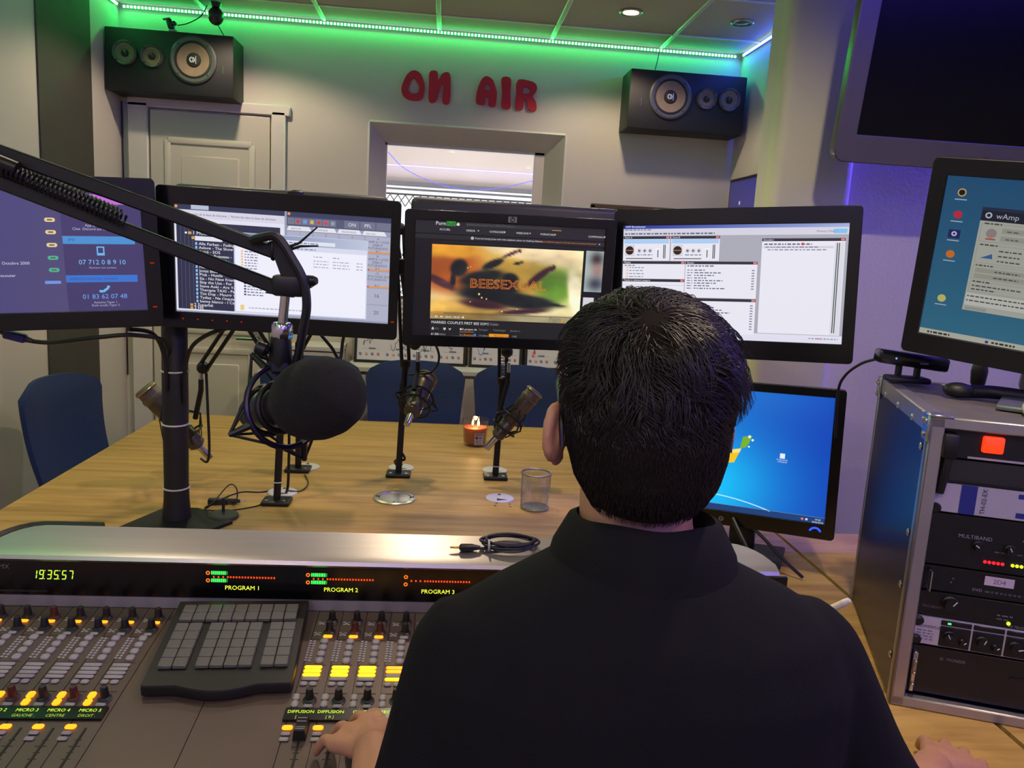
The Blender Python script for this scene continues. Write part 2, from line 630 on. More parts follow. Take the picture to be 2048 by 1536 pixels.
hd = link('door_handle', MB().tube([(-0.84, 3.675, 1.0), (-0.84, 3.62, 1.0), (-0.93, 3.62, 1.0)], 0.009, 8), mat('steel', (150, 150, 150), 0.3, 1.0), d)
b1 = struct('baseboard_back', MB().box((0.0, 3.69, 0.04), (1.4, 0.02, 0.08)), TRIMW)
# ------------------------------------------------------------------ LED strips and downlights
def led_strip(label, p0, p1, col, glow, power, n, beadcol, down=True, normal=(0, -1, 0)):
    p0, p1 = Vector(p0), Vector(p1)
    t = thing('led_strip', label, 'led strip', p0, group='LED strips under the ceiling')
    d = p1 - p0
    nv = Vector(normal)
    tape = MB()
    L = d.length
    ang = atan2(d.y, d.x)
    tape.box((L / 2, 0, 0), (L, 0.003, 0.010))
    link('tape', tape, emit('led_tape_' + col, *glow), t, rot=(0, 0, ang))
    beads = MB()
    for i in range(n):
        q = d * ((i + 0.5) / n) + nv * 0.004
        beads.box(q, (0.0072 if abs(d.x) > abs(d.y) else 0.005, 0.005 if abs(d.x) > abs(d.y) else 0.0072, 0.0085))
    b = link('led_bead', beads, emit('led_bead_' + col, *beadcol), t)
    b['kind'] = 'stuff'
    # the light the tape throws into the room
    l = bpy.data.lights.new('led_tape_light', 'AREA')
    l.shape, l.size, l.size_y, l.energy = 'RECTANGLE', L, 0.01, power
    l.color = rgb(glow[0])[:3]
    o = bpy.data.objects.new('led_tape_light', l)
    COL.objects.link(o)
    o.parent = t
    o.location = d / 2 + nv * 0.012
    zx = -(nv * 0.6 + Vector((0, 0, -0.8))).normalized()
    xx = d.normalized()
    yy = zx.cross(xx)
    o.rotation_euler = Matrix((xx, yy, zx)).transposed().to_euler()
    return t

GREEN = ((6, 230, 80), 1.1)
led_strip('green LED strip along the top of the back wall', (-1.42, 3.692, 2.386), (1.27, 3.692, 2.386), 'green', GREEN, 5.0, 180, ((190, 255, 225), 6.0))
led_strip('green LED strip along the left wall beside the dark stripe', (-1.432, 3.66, 2.386), (-1.432, 2.95, 2.386), 'green', GREEN, 0.6, 48, ((190, 255, 225), 6.0), normal=(1, 0, 0))
BLUE = ((30, 60, 255), 2.0)
led_strip('blue LED strip along the right wall above the small display', (1.292, 3.66, 2.386), (1.292, 2.46, 2.386), 'blue', BLUE, 2.5, 80, ((190, 235, 255), 6.0), normal=(-1, 0, 0))
led_strip('blue LED strip above the wall television', (1.26, 2.358, 2.386), (2.19, 2.358, 2.386), 'violet', ((80, 60, 255), 4.0), 60.0, 60, ((190, 200, 255), 5.0))
led_strip('green LED strip along the left wall near the photographer', (-1.432, 2.93, 2.386), (-1.432, -1.6, 2.386), 'green', GREEN, 6.0, 300, ((190, 255, 225), 6.0), normal=(1, 0, 0))

led_strip('added violet fill strip along the near right wall, out of view', (2.192, 2.3, 2.386), (2.192, -1.9, 2.386), 'violet', ((70, 50, 255), 4.0), 22.0, 200, ((190, 200, 255), 5.0), normal=(-1, 0, 0))  # unseen strip added to cast blue fill on the left wall and rack
led_strip('added violet fill strip along the rear wall, out of view', (-1.40, -1.992, 2.386), (2.15, -1.992, 2.386), 'violet', ((70, 50, 255), 4.0), 20.0, 200, ((190, 200, 255), 5.0), normal=(0, 1, 0))  # unseen strip added for more blue fill on the back and left walls

def downlight(label, x, y, z=2.399, power=6.0, on=True, cone=100, col=(1.0, 0.80, 0.57)):
    t = thing('downlight', label, 'downlight', (x, y, z), group='recessed ceiling downlights')
    link('trim_ring', MB().lathe([(0.030, 0.0), (0.044, -0.001), (0.045, -0.004), (0.040, -0.008), (0.031, -0.006), (0.030, 0.0)], 28, caps=False), mat('brushed_ring', (200, 200, 198), 0.25, 0.9), t)
    link('lamp', MB().lathe([(0.030, 0.0), (0.030, -0.004), (0.020, -0.007), (0.002, -0.008)], 24), emit('lamp_on', (255, 214, 150), 14.0) if on else mat('lamp_off', (150, 150, 150), 0.1, 0.3), t)
    if on:
        l = bpy.data.lights.new('downlight_beam', 'SPOT')
        l.energy, l.color, l.spot_size, l.spot_blend, l.shadow_soft_size = power, col, radians(cone), 0.35, 0.03
        o = bpy.data.objects.new('downlight_beam', l)
        COL.objects.link(o)
        o.parent = t
        o.location = (0, 0, -0.012)

downlight('glowing warm downlight in the ceiling before the right loudspeaker', 0.668, 3.209, power=20, cone=140)
downlight('unlit downlight in the ceiling beside the blue LED strip', 1.118, 3.219, on=False)
downlight('warm downlight above the left loudspeaker, out of view', -0.86, 3.20, power=24, cone=140)
downlight('warm downlight over the far middle of the table, out of view', -0.06, 2.45, power=32, cone=130)
downlight('warm downlight over the near left of the table, out of view', -0.86, 1.7, power=24, cone=130)
downlight('warm downlight over the console, out of view', 0.70, 1.05, power=46, cone=165)
for i, (x, y) in enumerate(((-0.86, -0.4), (0.0, -0.4), (0.86, -0.4), (-0.86, -1.4), (0.86, -1.4))):
    downlight(['warm downlight behind the photographer on the left, out of view', 'warm downlight right behind the photographer, out of view', 'warm downlight behind the photographer on the right, out of view', 'warm downlight at the rear left, out of view', 'warm downlight at the rear right, out of view'][i], x, y, power=26, cone=160)

# ------------------------------------------------------------------ loudspeakers
BLK = mat('black_vinyl', (22, 22, 24), 0.55, var=0.12, scale=60, bump=0.3, bscale=400)
CONE = mat('paper_cone', (126, 108, 90), 0.8, var=0.08, scale=30)
RING = mat('driver_ring', (84, 84, 84), 0.4, 0.25)
RUBBER = mat('rubber', (22, 22, 24), 0.6)
SILVER = mat('silver_print', (190, 190, 190), 0.35, 0.5)
def driver(parent, x, z, r, y, big):
    M = Matrix.Translation((x, y, z)) @ Matrix.Rotation(pi / 2, 4, 'X')
    e = link('woofer' if big else 'tweeter', MB().lathe([(r, -0.002), (r, 0.008), (r * 0.93, 0.012), (r * 0.80, 0.010), (r * 0.79, 0.0)], 40, M, caps=False), RING, parent)
    if big:
        link('surround', MB().lathe([(r * 0.81, 0.004), (r * 0.79, 0.011), (r * 0.73, 0.012), (r * 0.69, 0.008)], 40, M, caps=False), RUBBER, e)
        link('cone', MB().lathe([(r * 0.70, 0.0085), (r * 0.5, 0.005), (r * 0.28, 0.0015)], 40, M, caps=False), CONE, e)
        link('dust_cap', MB().lathe([(r * 0.32, 0.001), (r * 0.28, 0.006), (r * 0.16, 0.0085), (0.001, 0.009)], 30, M), RUBBER, e)
        f = Flat(r * 0.36, r * 0.36)
        f.disc(0.38, 0.5, 0.34, (200, 205, 205), r0=0.20, n=18)
        f.rect(0.36, 0.1, 0.5, 0.9, (25, 25, 25), 2)
        f.rect(0.4, 0.2, 0.47, 0.8, (200, 205, 205), 3)
        f.rect(0.78, 0.05, 0.86, 0.95, (200, 205, 205), 2)
        f.build('logo', print_material(), e, (x, y - 0.0095, z))
    else:
        link('cone', MB().lathe([(r * 0.80, 0.0065), (r * 0.62, 0.008), (r * 0.5, 0.004), (r * 0.3, 0.0015)], 32, M, caps=False), CONE, e)
        link('dome', MB().lathe([(r * 0.32, 0.001), (r * 0.26, 0.007), (r * 0.12, 0.010), (0.001, 0.011)], 24, M), mat('dark_dome', (60, 56, 50), 0.35, 0.5), e)
    for k in range(4):
        a = pi / 4 + k * pi / 2
        link('screw', MB().lathe([(0.003, 0.009), (0.003, 0.0135), (0.001, 0.014)], 8, Matrix.Translation((x + r * 0.87 * cos(a), y, z + r * 0.87 * sin(a))) @ Matrix.Rotation(pi / 2, 4, 'X')), RUBBER, e)

def loudspeaker(label, x0, x1, drivers, badge_x):
    t = thing('loudspeaker', label, 'loudspeaker', ((x0 + x1) / 2, 3.53, 2.018), group='black wall loudspeakers')
    w = x1 - x0
    link('cabinet', MB().rbox((0, 0.084, 0.124), (w, 0.168, 0.248), 0.006, 2), BLK, t)
    for dx, dz, r, big in drivers:
        driver(t, dx, dz, r, -0.001, big)
    b = link('badge', MB().rbox((badge_x, -0.002, 0.11), (0.006, 0.004, 0.034), 0.001, 1), mat('badge_metal', (120, 118, 110), 0.35, 0.8), t)
    link('wall_bracket', MB().box((0, 0.167, 0.19), (0.2, 0.008, 0.04)), RUBBER, t)
    return t
loudspeaker('black wide loudspeaker hanging above the door, green light on it', -1.434, -0.919,
            [(-0.176, 0.148, 0.049, False), (-0.068, 0.143, 0.046, False), (0.098, 0.140, 0.094, True)], 0.216)
loudspeaker('black wide loudspeaker on the back wall beside the right corner', 0.755, 1.275,
            [(0.186, 0.146, 0.049, False), (0.084, 0.143, 0.046, False), (-0.078, 0.140, 0.094, True)], -0.205)

# ------------------------------------------------------------------ red wall letters
RED = mat('red_letter_board', (196, 26, 36), 0.5, var=0.05, scale=20)
LETTERS = {'O': [[(-0.185, 2.219), (-0.155, 2.208), (-0.137, 2.173), (-0.133, 2.137), (-0.143, 2.104), (-0.165, 2.093), (-0.203, 2.094), (-0.226, 2.109), (-0.235, 2.134), (-0.228, 2.167), (-0.211, 2.2)], [(-0.182, 2.188), (-0.168, 2.171), (-0.157, 2.149), (-0.163, 2.126), (-0.189, 2.122), (-0.205, 2.138), (-0.197, 2.169)]], 'N': [[(-0.113, 2.217), (-0.081, 2.222), (-0.074, 2.187), (-0.057, 2.215), (-0.027, 2.219), (-0.018, 2.168), (-0.021, 2.094), (-0.052, 2.094), (-0.051, 2.162), (-0.061, 2.165), (-0.081, 2.096), (-0.112, 2.095), (-0.115, 2.161)]], 'A': [[(0.141, 2.218), (0.168, 2.203), (0.186, 2.161), (0.189, 2.139), (0.184, 2.093), (0.155, 2.094), (0.152, 2.127), (0.138, 2.128), (0.136, 2.097), (0.101, 2.1), (0.097, 2.132), (0.106, 2.177), (0.122, 2.208)], [(0.144, 2.187), (0.159, 2.162), (0.13, 2.163)]], 'I': [[(0.207, 2.215), (0.247, 2.215), (0.249, 2.151), (0.252, 2.09), (0.213, 2.092), (0.213, 2.155)]], 'R': [[(0.279, 2.211), (0.329, 2.213), (0.361, 2.201), (0.367, 2.174), (0.351, 2.147), (0.367, 2.122), (0.368, 2.087), (0.334, 2.09), (0.324, 2.125), (0.309, 2.129), (0.309, 2.09), (0.277, 2.092), (0.276, 2.153)], [(0.308, 2.183), (0.331, 2.181), (0.337, 2.168), (0.327, 2.158), (0.307, 2.158)]]}
for ch, loops in LETTERS.items():
    ox, oz = loops[0][0]
    lp = []
    for l in loops:
        sp = spline([(a - ox, b - oz, 0) for a, b in l], 4, True)
        lp.append([(p.x, p.y) for p in sp])
    me = curve_mesh('wall_letter', lp, 0.007, 0.0)
    o = link('wall_letter', me, RED, None, (ox, 3.6925, oz), (pi / 2, 0, 0))
    tag(o, 'red cut-out wall letter %s above the studio window' % ch, 'letter', 'red wall letters')

# ------------------------------------------------------------------ little cameras and wires by the ceiling
t = thing('ceiling_camera', 'dark ball-shaped surveillance camera hanging below the ceiling', 'camera', (-0.995, 3.55, 2.394))
DK = mat('dark_plastic', (26, 25, 26), 0.4, var=0.08)
link('mount', MB().lathe([(0.012, -0.02), (0.016, -0.018), (0.022, -0.004), (0.024, 0.0)], 20), DK, t)
link('housing', MB().ball((0, 0, -0.052), (0.031, 0.031, 0.036), 24, 14), DK, t)
link('lens', MB().lathe([(0.016, 0.026), (0.018, 0.032), (0.010, 0.034), (0.002, 0.033)], 20, Matrix.Translation((0, -0.004, -0.060)) @ Matrix.Rotation(radians(115), 4, 'X')), mat('lens_glass', (60, 50, 46), 0.08, 0.4), t)
t = thing('webcam', 'small clip-on webcam on top of the left loudspeaker', 'webcam', (-1.17, 3.56, 2.2675))
link('clip', MB().rbox((0, 0, 0.006), (0.03, 0.025, 0.010), 0.003, 1), mat('pale_plastic', (150, 150, 146), 0.4), t)
link('body', MB().rbox((0, 0, 0.032), (0.026, 0.024, 0.038), 0.007, 2, Matrix.Rotation(radians(-18), 4, 'Y')), DK, t)
link('lens', MB().lathe([(0.008, 0.0), (0.008, 0.016), (0.003, 0.017)], 14, Matrix.Translation((0.008, 0, 0.034)) @ Matrix.Rotation(pi / 2, 4, 'X')), MATS['lens_glass'], t)
link('flap', MB().box((-0.012, 0, 0.056), (0.03, 0.02, 0.003), Matrix.Rotation(radians(-14), 4, 'Y')), MATS['pale_plastic'], t)
def wire(name, label, pts, r, m, n=8, cat='cable', k=8, group=None):
    P = spline(pts, k)
    o = P[0].copy()
    ob = link(name, MB().tube([p - o for p in P], r, n), m, None, o)
    return tag(ob, label, cat, group)
CBL = mat('black_cable', (14, 14, 15), 0.45, var=0.1)
wire('webcam_cable', 'thin black wire from the small webcam up to the ceiling', [(-1.158, 3.575, 2.30), (-1.12, 3.59, 2.315), (-1.07, 3.6, 2.35), (-1.043, 3.6, 2.396)], 0.0022, CBL)
wire('camera_cable', 'short black wire from the ball camera to the loudspeaker', [(-0.99, 3.562, 2.312), (-0.98, 3.58, 2.29), (-0.968, 3.60, 2.268)], 0.002, CBL)
wire('speaker_cable', 'thin black wire from the ceiling to the right loudspeaker', [(0.905, 3.66, 2.384), (0.898, 3.66, 2.33), (0.884, 3.65, 2.268)], 0.002, CBL)
wire('door_cable', 'thin black wire running down the corner beside the door', [(-1.434, 3.694, 2.0), (-1.433, 3.694, 1.5), (-1.434, 3.694, 0.80)], 0.003, CBL)

# ------------------------------------------------------------------ display and board by the right corner
t = thing('wall_display', 'small purple wall display with a white star in the far right corner', 'display', (1.297, 3.34, 1.60), (0, 0, -pi / 2))
link('frame', MB().rbox((0, -0.012, 0), (0.55, 0.026, 0.47), 0.004, 1), DK, t)
f = Flat(0.52, 0.44)
def starry(a, b):
    return (58 + 40 * b, 56 + 40 * b, 130 + 40 * a)
f.grid(0, 0, 1, 1, 12, 10, starry, 0)
f.poly([(0.05, 0.50), (0.22, 0.62), (0.36, 0.42), (0.36, 0.75), (0.20, 0.80)][::-1], (225, 228, 235), 1)
f.disc(0.26, 0.22, 0.022, (225, 228, 240), 1, 8)
for k in range(12):
    f.rect(0.64 + (k % 4) * 0.045, 0.2 + (k // 4) * 0.09, 0.66 + (k % 4) * 0.045, 0.24 + (k // 4) * 0.09, (140, 140, 220), 1)
f.build('screen', screen_material('dim_screen', 0.55), t, (0, -0.0262, 0))
t = thing('pinboard', 'brown framed board on the back wall below the right loudspeaker', 'board', (0.85, 3.698, 1.25))
link('frame', MB().rbox((0, -0.010, 0.435), (0.40, 0.02, 0.022), 0.003, 1).rbox((0, -0.010, 0.01), (0.40, 0.02, 0.022), 0.003, 1).rbox((-0.19, -0.01, 0.222), (0.02, 0.02, 0.44), 0.003, 1).rbox((0.19, -0.01, 0.222), (0.02, 0.02, 0.44), 0.003, 1), mat('brown_wood', (86, 62, 46), 0.6, var=0.2, scale=30), t)
link('board', MB().box((0, -0.006, 0.222), (0.38, 0.012, 0.42)), mat('dark_board', (52, 46, 44), 0.8), t)

# ------------------------------------------------------------------ television on the right wall
t = thing('wall_television', 'large switched-off television with grey frame high on the right', 'television', (1.009, 2.10, 1.743), face_rot(0, 8, 0))
TVF = mat('tv_frame', (96, 92, 100), 0.28, 0.5, var=0.03)
TW, TH = 1.12, 0.66
link('back_shell', MB().rbox((TW / 2, 0.030, TH / 2), (TW - 0.02, 0.04, TH - 0.02), 0.012, 2), DK, t)
fm = MB()
pts_o = []
def rrect(w, h, r, n=6):
    out = []
    for cx, cy, a0 in ((w - r, h - r, 0), (r, h - r, 90), (r, r, 180), (w - r, r, 270)):
        for i in range(n + 1):
            a = radians(a0 + 90 * i / n)
            out.append((cx + r * cos(a), cy + r * sin(a)))
    return out
me = curve_mesh('frame', [rrect(TW, TH, 0.03), [(a + 0.048, b + 0.066) for a, b in rrect(TW - 0.096, TH - 0.114, 0.004, 2)]], 0.012, 0.003)
link('frame', me, TVF, t, (0, 0, 0), (pi / 2, 0, 0))
link('screen', MB().box((TW / 2, 0.001, TH / 2 + 0.009), (TW - 0.09, 0.008, TH - 0.11)), mat('dark_screen', (3, 4, 9), 0.22, var=0.02, spec=0.2), t)
f = Flat(0.03, 0.012)
f.text('hp', 0.5, 0.7, 0.9, (40, 38, 44), 1, 'c')
f.build('logo', print_material(), t, (0.42, -0.0156, 0.033))
link('wall_arm', MB().box((TW / 2, 0.13, TH / 2), (0.06, 0.19, 0.06)), DK, t)
link('wall_plate', MB().box((TW / 2, 0.215, TH / 2 - 0.02), (0.3, 0.012, 0.2), Matrix.Identity(4)), DK, t)

# ------------------------------------------------------------------ low sideboard with leaning signed frames along the back wall
SBW = mat('sideboard_white', (198, 192, 186), 0.5, var=0.03)
t = thing('sideboard', 'long low white sideboard against the back wall behind the chairs', 'sideboard', (0.25, 3.68, 0))
link('top', MB().rbox((0, -0.10, 0.905), (1.36, 0.20, 0.025), 0.004, 1), SBW, t)
link('body', MB().box((0, -0.09, 0.47), (1.32, 0.17, 0.84)), SBW, t)
for k in range(4):
    dr = link('cabinet_door', MB().rbox((-0.495 + 0.33 * k, -0.182, 0.48), (0.318, 0.014, 0.80), 0.003, 1), SBW, t)
    link('knob', MB().ball((-0.495 + 0.33 * k + 0.12, -0.196, 0.55), 0.010, 10, 8), MATS['steel'], dr)
link('plinth', MB().box((0, -0.09, 0.025), (1.30, 0.15, 0.05)), DK, t)
t = thing('white_cabinet', 'white cabinet standing between the door and the sideboard', 'cabinet', (-0.56, 3.68, 0))
link('body', MB().rbox((0, -0.09, 0.485), (0.22, 0.18, 0.97), 0.004, 1), SBW, t)
link('top', MB().rbox((0, -0.092, 0.985), (0.23, 0.19, 0.022), 0.003, 1), SBW, t)
link('cabinet_door', MB().rbox((0, -0.186, 0.50), (0.205, 0.012, 0.90), 0.003, 1), SBW, t)

def signed_frame(label, x0, x1, seed, paint):
    w = x1 - x0
    t = thing('signed_poster_frame', label, 'framed poster', ((x0 + x1) / 2, 3.615, 0.918), (radians(-8), 0, 0), 'signed frames leaning on the sideboard')
    h = 0.31
    link('frame', MB().box((0, 0, 0.006), (w, 0.018, 0.012)).box((0, 0, h - 0.006), (w, 0.018, 0.012)).box((-w / 2 + 0.006, 0, h / 2), (0.012, 0.018, h - 0.024)).box((w / 2 - 0.006, 0, h / 2), (0.012, 0.018, h - 0.024)), DK, t)
    f = Flat(w - 0.02, h - 0.02)
    f.rect(0, 0, 1, 1, (206, 204, 210), 0)
    rd = random.Random(seed)
    n = max(1, int(w / 0.12))
    for i in range(n):
        u0 = i / n
        for q in range(4):
            c = [(50, 60, 150), (220, 150, 70), (50, 60, 150), (190, 50, 60)][q]
            uu = u0 + (0.14 + 0.22 * q) / n
            f.disc(uu, 0.90, 0.022, c, 1, 10, 0.010)
            f.disc(uu + 0.006, 0.915, 0.010, (30, 30, 80), 2, 8)
        f.rect(u0 + 0.45 / n, 0.80, u0 + 0.70 / n, 0.825, (110, 110, 130), 1)
        f.line([(u0 + 0.2 / n, 0.82), (u0 + 0.85 / n, 0.82)], 0.004, (150, 150, 170), 1)
        paint(f, u0, n, rd)
    f.build('signed_sheet', print_material(), t, (0, -0.0055, h / 2))
    link('backing', MB().box((0, 0.003, h / 2), (w - 0.01, 0.008, h - 0.01)), DK, t)
def scribble(col):
    def fn(f, u0, n, rd):
        u, v = u0 + 0.25 / n, 0.74
        p = [(u, v)]
        for k in range(14):
            u += rd.uniform(-0.03, 0.075) / n
            v += rd.uniform(-0.09, 0.09)
            v = min(max(v, 0.58), 0.84)
            p.append((u, v))
        f.line(p, 0.007, col, 2)
    return fn
signed_frame('long framed white sheet with small scribbles, left on the sideboard', -0.405, 0.105, 3, scribble((40, 40, 70)))
signed_frame('framed white sheet with a blue scribble, middle of the sideboard', 0.12, 0.365, 5, scribble((40, 70, 230)))
signed_frame('framed white sheet with red lettering, right on the sideboard', 0.378, 0.75, 8, scribble((210, 40, 50)))

# ------------------------------------------------------------------ chairs
FAB = mat('blue_fabric', (34, 52, 96), 0.95, var=0.15, scale=200, bump=0.5, bscale=600, sheen=0.0)
def chair(label, loc, rz):
    t = thing('fabric_chair', label, 'chair', loc, (0, 0, rz), 'blue fabric chairs around the table')
    m = MB()
    vs, fs = [], []
    nu, nv = 10, 12
    W2, H0, H1 = 0.215, 0.50, 0.97
    for side in (0, 1):
        for j in range(nv + 1):
            b = j / nv
            for i in range(nu + 1):
                a = i / nu * 2 - 1
                ww = W2 * (0.82 + 0.18 * b if b < 0.85 else 1.0 - 0.10 * ((b - 0.85) / 0.15) ** 2)
                z = H0 + (H1 - H0) * b - 0.035 * max(0, b - 0.7) / 0.3 * abs(a) ** 3.5
                y = -0.20 - 0.10 * b + 0.05 * (a * a) - 0.03 * sin(b * pi)
                th = 0.028 * (1 - 0.75 * max(abs(a) ** 6, (abs(2 * b - 1)) ** 8))
                vs.append((a * ww, y + (th if side else -th), z))
    K = (nu + 1) * (nv + 1)
    for j in range(nv):
        for i in range(nu):
            q = (j * (nu + 1) + i, j * (nu + 1) + i + 1, (j + 1) * (nu + 1) + i + 1, (j + 1) * (nu + 1) + i)
            fs.append(q)
            fs.append(tuple(K + k for k in q[::-1]))
    border = [i for i in range(nu + 1)] + [j * (nu + 1) + nu for j in range(1, nv + 1)] + [nv * (nu + 1) + i for i in range(nu - 1, -1, -1)] + [j * (nu + 1) for j in range(nv - 1, 0, -1)]
    for i in range(len(border)):
        a, b = border[i], border[(i + 1) % len(border)]
        fs.append((b, a, a + K, b + K))
    m.add(vs, fs)
    link('backrest', m.mesh('backrest', angle=60), FAB, t)
    link('seat', MB().rbox((0, 0.02, 0.46), (0.42, 0.42, 0.07), 0.025, 3), FAB, t)
    for sx in (-1, 1):
        link('leg', MB().tube([(sx * 0.17, 0.18, 0.43), (sx * 0.20, 0.21, 0.0)], [0.014, 0.010], 8), DK, t)
        link('leg', MB().tube([(sx * 0.17, -0.16, 0.43), (sx * 0.20, -0.22, 0.0)], [0.014, 0.010], 8), DK, t)
    return t
chair('blue fabric chair behind the table, backrest behind the middle microphone', (-0.112, 3.08, 0), pi)
chair('blue fabric chair behind the table, backrest right of the candle', (0.345, 3.08, 0), pi)
chair('blue fabric chair behind the table, mostly hidden by the foam microphone', (-0.55, 3.08, 0.0), pi)
chair('blue fabric chair at the left side of the table by the wall', (-0.975, 2.60, 0.0), -pi / 2 - 0.12)
# ------------------------------------------------------------------ the big table
def wood_material():
    m = bpy.data.materials.new('oak_laminate')
    m.use_nodes = True
    nt = m.node_tree
    b = nt.nodes['Principled BSDF']
    b.inputs['Roughness'].default_value = 0.5
    b.inputs['Specular IOR Level'].default_value = 0.3
    tc = nt.nodes.new('ShaderNodeTexCoord'); mp = nt.nodes.new('ShaderNodeMapping')
    mp.inputs['Scale'].default_value = (1.2, 14.0, 14.0)
    nt.links.new(tc.outputs['Object'], mp.inputs[0])
    n1 = nt.nodes.new('ShaderNodeTexNoise'); n1.inputs['Scale'].default_value = 2.2; n1.inputs['Detail'].default_value = 8; n1.inputs['Roughness'].default_value = 0.62; n1.inputs['Distortion'].default_value = 0.4
    nt.links.new(mp.outputs[0], n1.inputs['Vector'])
    rp = nt.nodes.new('ShaderNodeValToRGB')
    e = rp.color_ramp.elements
    e[0].position, e[0].color = 0.25, rgb((150, 112, 58))
    e[1].position, e[1].color = 0.55, rgb((190, 152, 86))
    e.new(0.8).color = rgb((202, 166, 100))
    nt.links.new(n1.outputs['Fac'], rp.inputs[0]); nt.links.new(rp.outputs[0], b.inputs['Base Color'])
    bp = nt.nodes.new('ShaderNodeBump'); bp.inputs['Strength'].default_value = 0.08; bp.inputs['Distance'].default_value = 0.001
    nt.links.new(n1.outputs['Fac'], bp.inputs['Height']); nt.links.new(bp.outputs[0], b.inputs['Normal'])
    MATS['oak'] = m
    return m
OAK = wood_material()
t = thing('studio_table', 'large oak studio table carrying the console and microphones', 'table', (0, 0, 0))
link('tabletop', MB().prism([(-1.075, 0.84), (0.905, 0.84), (0.905, 3.135), (-1.075, 3.135)], 0.712, 0.75, 'z'), OAK, t)
for x, y in ((-1.0, 3.05), (0.84, 3.05), (-1.0, 0.95), (0.84, 0.95)):
    link('leg', MB().box((x, y, 0.356), (0.07, 0.07, 0.712)), mat('grey_leg', (110, 110, 112), 0.4, 0.5), t)

t = thing('side_desk', 'oak side desk under the flight case at the right', 'desk', (1.18, 1.4, 0))
link('desktop', MB().box((0, 0, 0.731), (0.53, 1.12, 0.038)), OAK, t)
for x in (-0.22, 0.22):
    for y in (-0.5, 0.5):
        link('leg', MB().box((x, y, 0.356), (0.05, 0.05, 0.712)), MATS['grey_leg'], t)

# ------------------------------------------------------------------ cable grommets set in the table
GW = mat('white_grommet', (206, 204, 198), 0.4, var=0.03)
def grommet(label, x, y, r, slot):
    t = thing('cable_grommet', label, 'grommet', (x, y, 0.75), (0, 0, slot), 'white cable grommets in the table')
    link('cover', MB().lathe([(r, 0.0), (r, 0.002), (r * 0.95, 0.004), (0.001, 0.0042)], 36), GW, t)
    link('slot', MB().lathe([(r * 0.36, 0.0), (r * 0.36, 0.0047), (0.001, 0.0048)], 3, Matrix.Translation((0, -r * 0.50, 0)) @ Matrix.Diagonal((1.3, 0.75, 1, 1))), DK, t)
    link('latch', MB().rbox((0, r * 0.62, 0.004), (r * 0.2, r * 0.2, 0.005), 0.001, 1), mat('grey_latch', (90, 88, 84), 0.5), t)
grommet('white cable grommet behind the nearest microphone stand', -0.432, 2.172, 0.041, 0.0)
grommet('white cable grommet behind the stand hidden by the foam microphone', -0.412, 2.435, 0.041, 0.0)
grommet('white cable grommet behind the middle microphone stand', -0.118, 2.462, 0.041, 0.0)
grommet('white cable grommet behind the right microphone stand by the candle', 0.183, 2.468, 0.041, 0.0)
grommet('uncovered white cable grommet left of the mesh pen cup', 0.180, 2.176, 0.041, 0.0)
t = thing('floor_box', 'round steel socket cover set in the middle of the table', 'socket cover', (-0.118, 2.148, 0.75))
ST = mat('satin_steel', (196, 190, 176), 0.28, 0.85)
link('rim', MB().lathe([(0.060, 0.0), (0.060, 0.003), (0.056, 0.006), (0.046, 0.006), (0.044, 0.003), (0.044, 0.0)], 44, caps=False), ST, t)
link('lid', MB().lathe([(0.043, 0.0), (0.043, 0.0045), (0.036, 0.0055), (0.001, 0.0055)], 40), ST, t)
for a in (0, 90, 180, 270):
    rr = 0.048
    link('notch', MB().rbox((rr * cos(radians(a)), rr * sin(radians(a)), 0.006), (0.012 if a % 180 == 0 else 0.005, 0.007 if a % 180 == 0 else 0.004, 0.003), 0.001, 1), DK, t)
for i, (x, y) in enumerate([(0.168, 2.135), (0.205, 2.13), (0.163, 2.112), (0.205, 2.108)]):
    o = link('screw_hole', MB().lathe([(0.0035, 0.0), (0.0035, 0.0006), (0.0005, 0.0007)], 10), DK, None, (x, y, 0.7498))
    tag(o, 'tiny dark screw hole in the table, %s of the four before the grommet' % ['far left', 'far right', 'near left', 'near right'][i], 'hole', 'screw holes in the table')

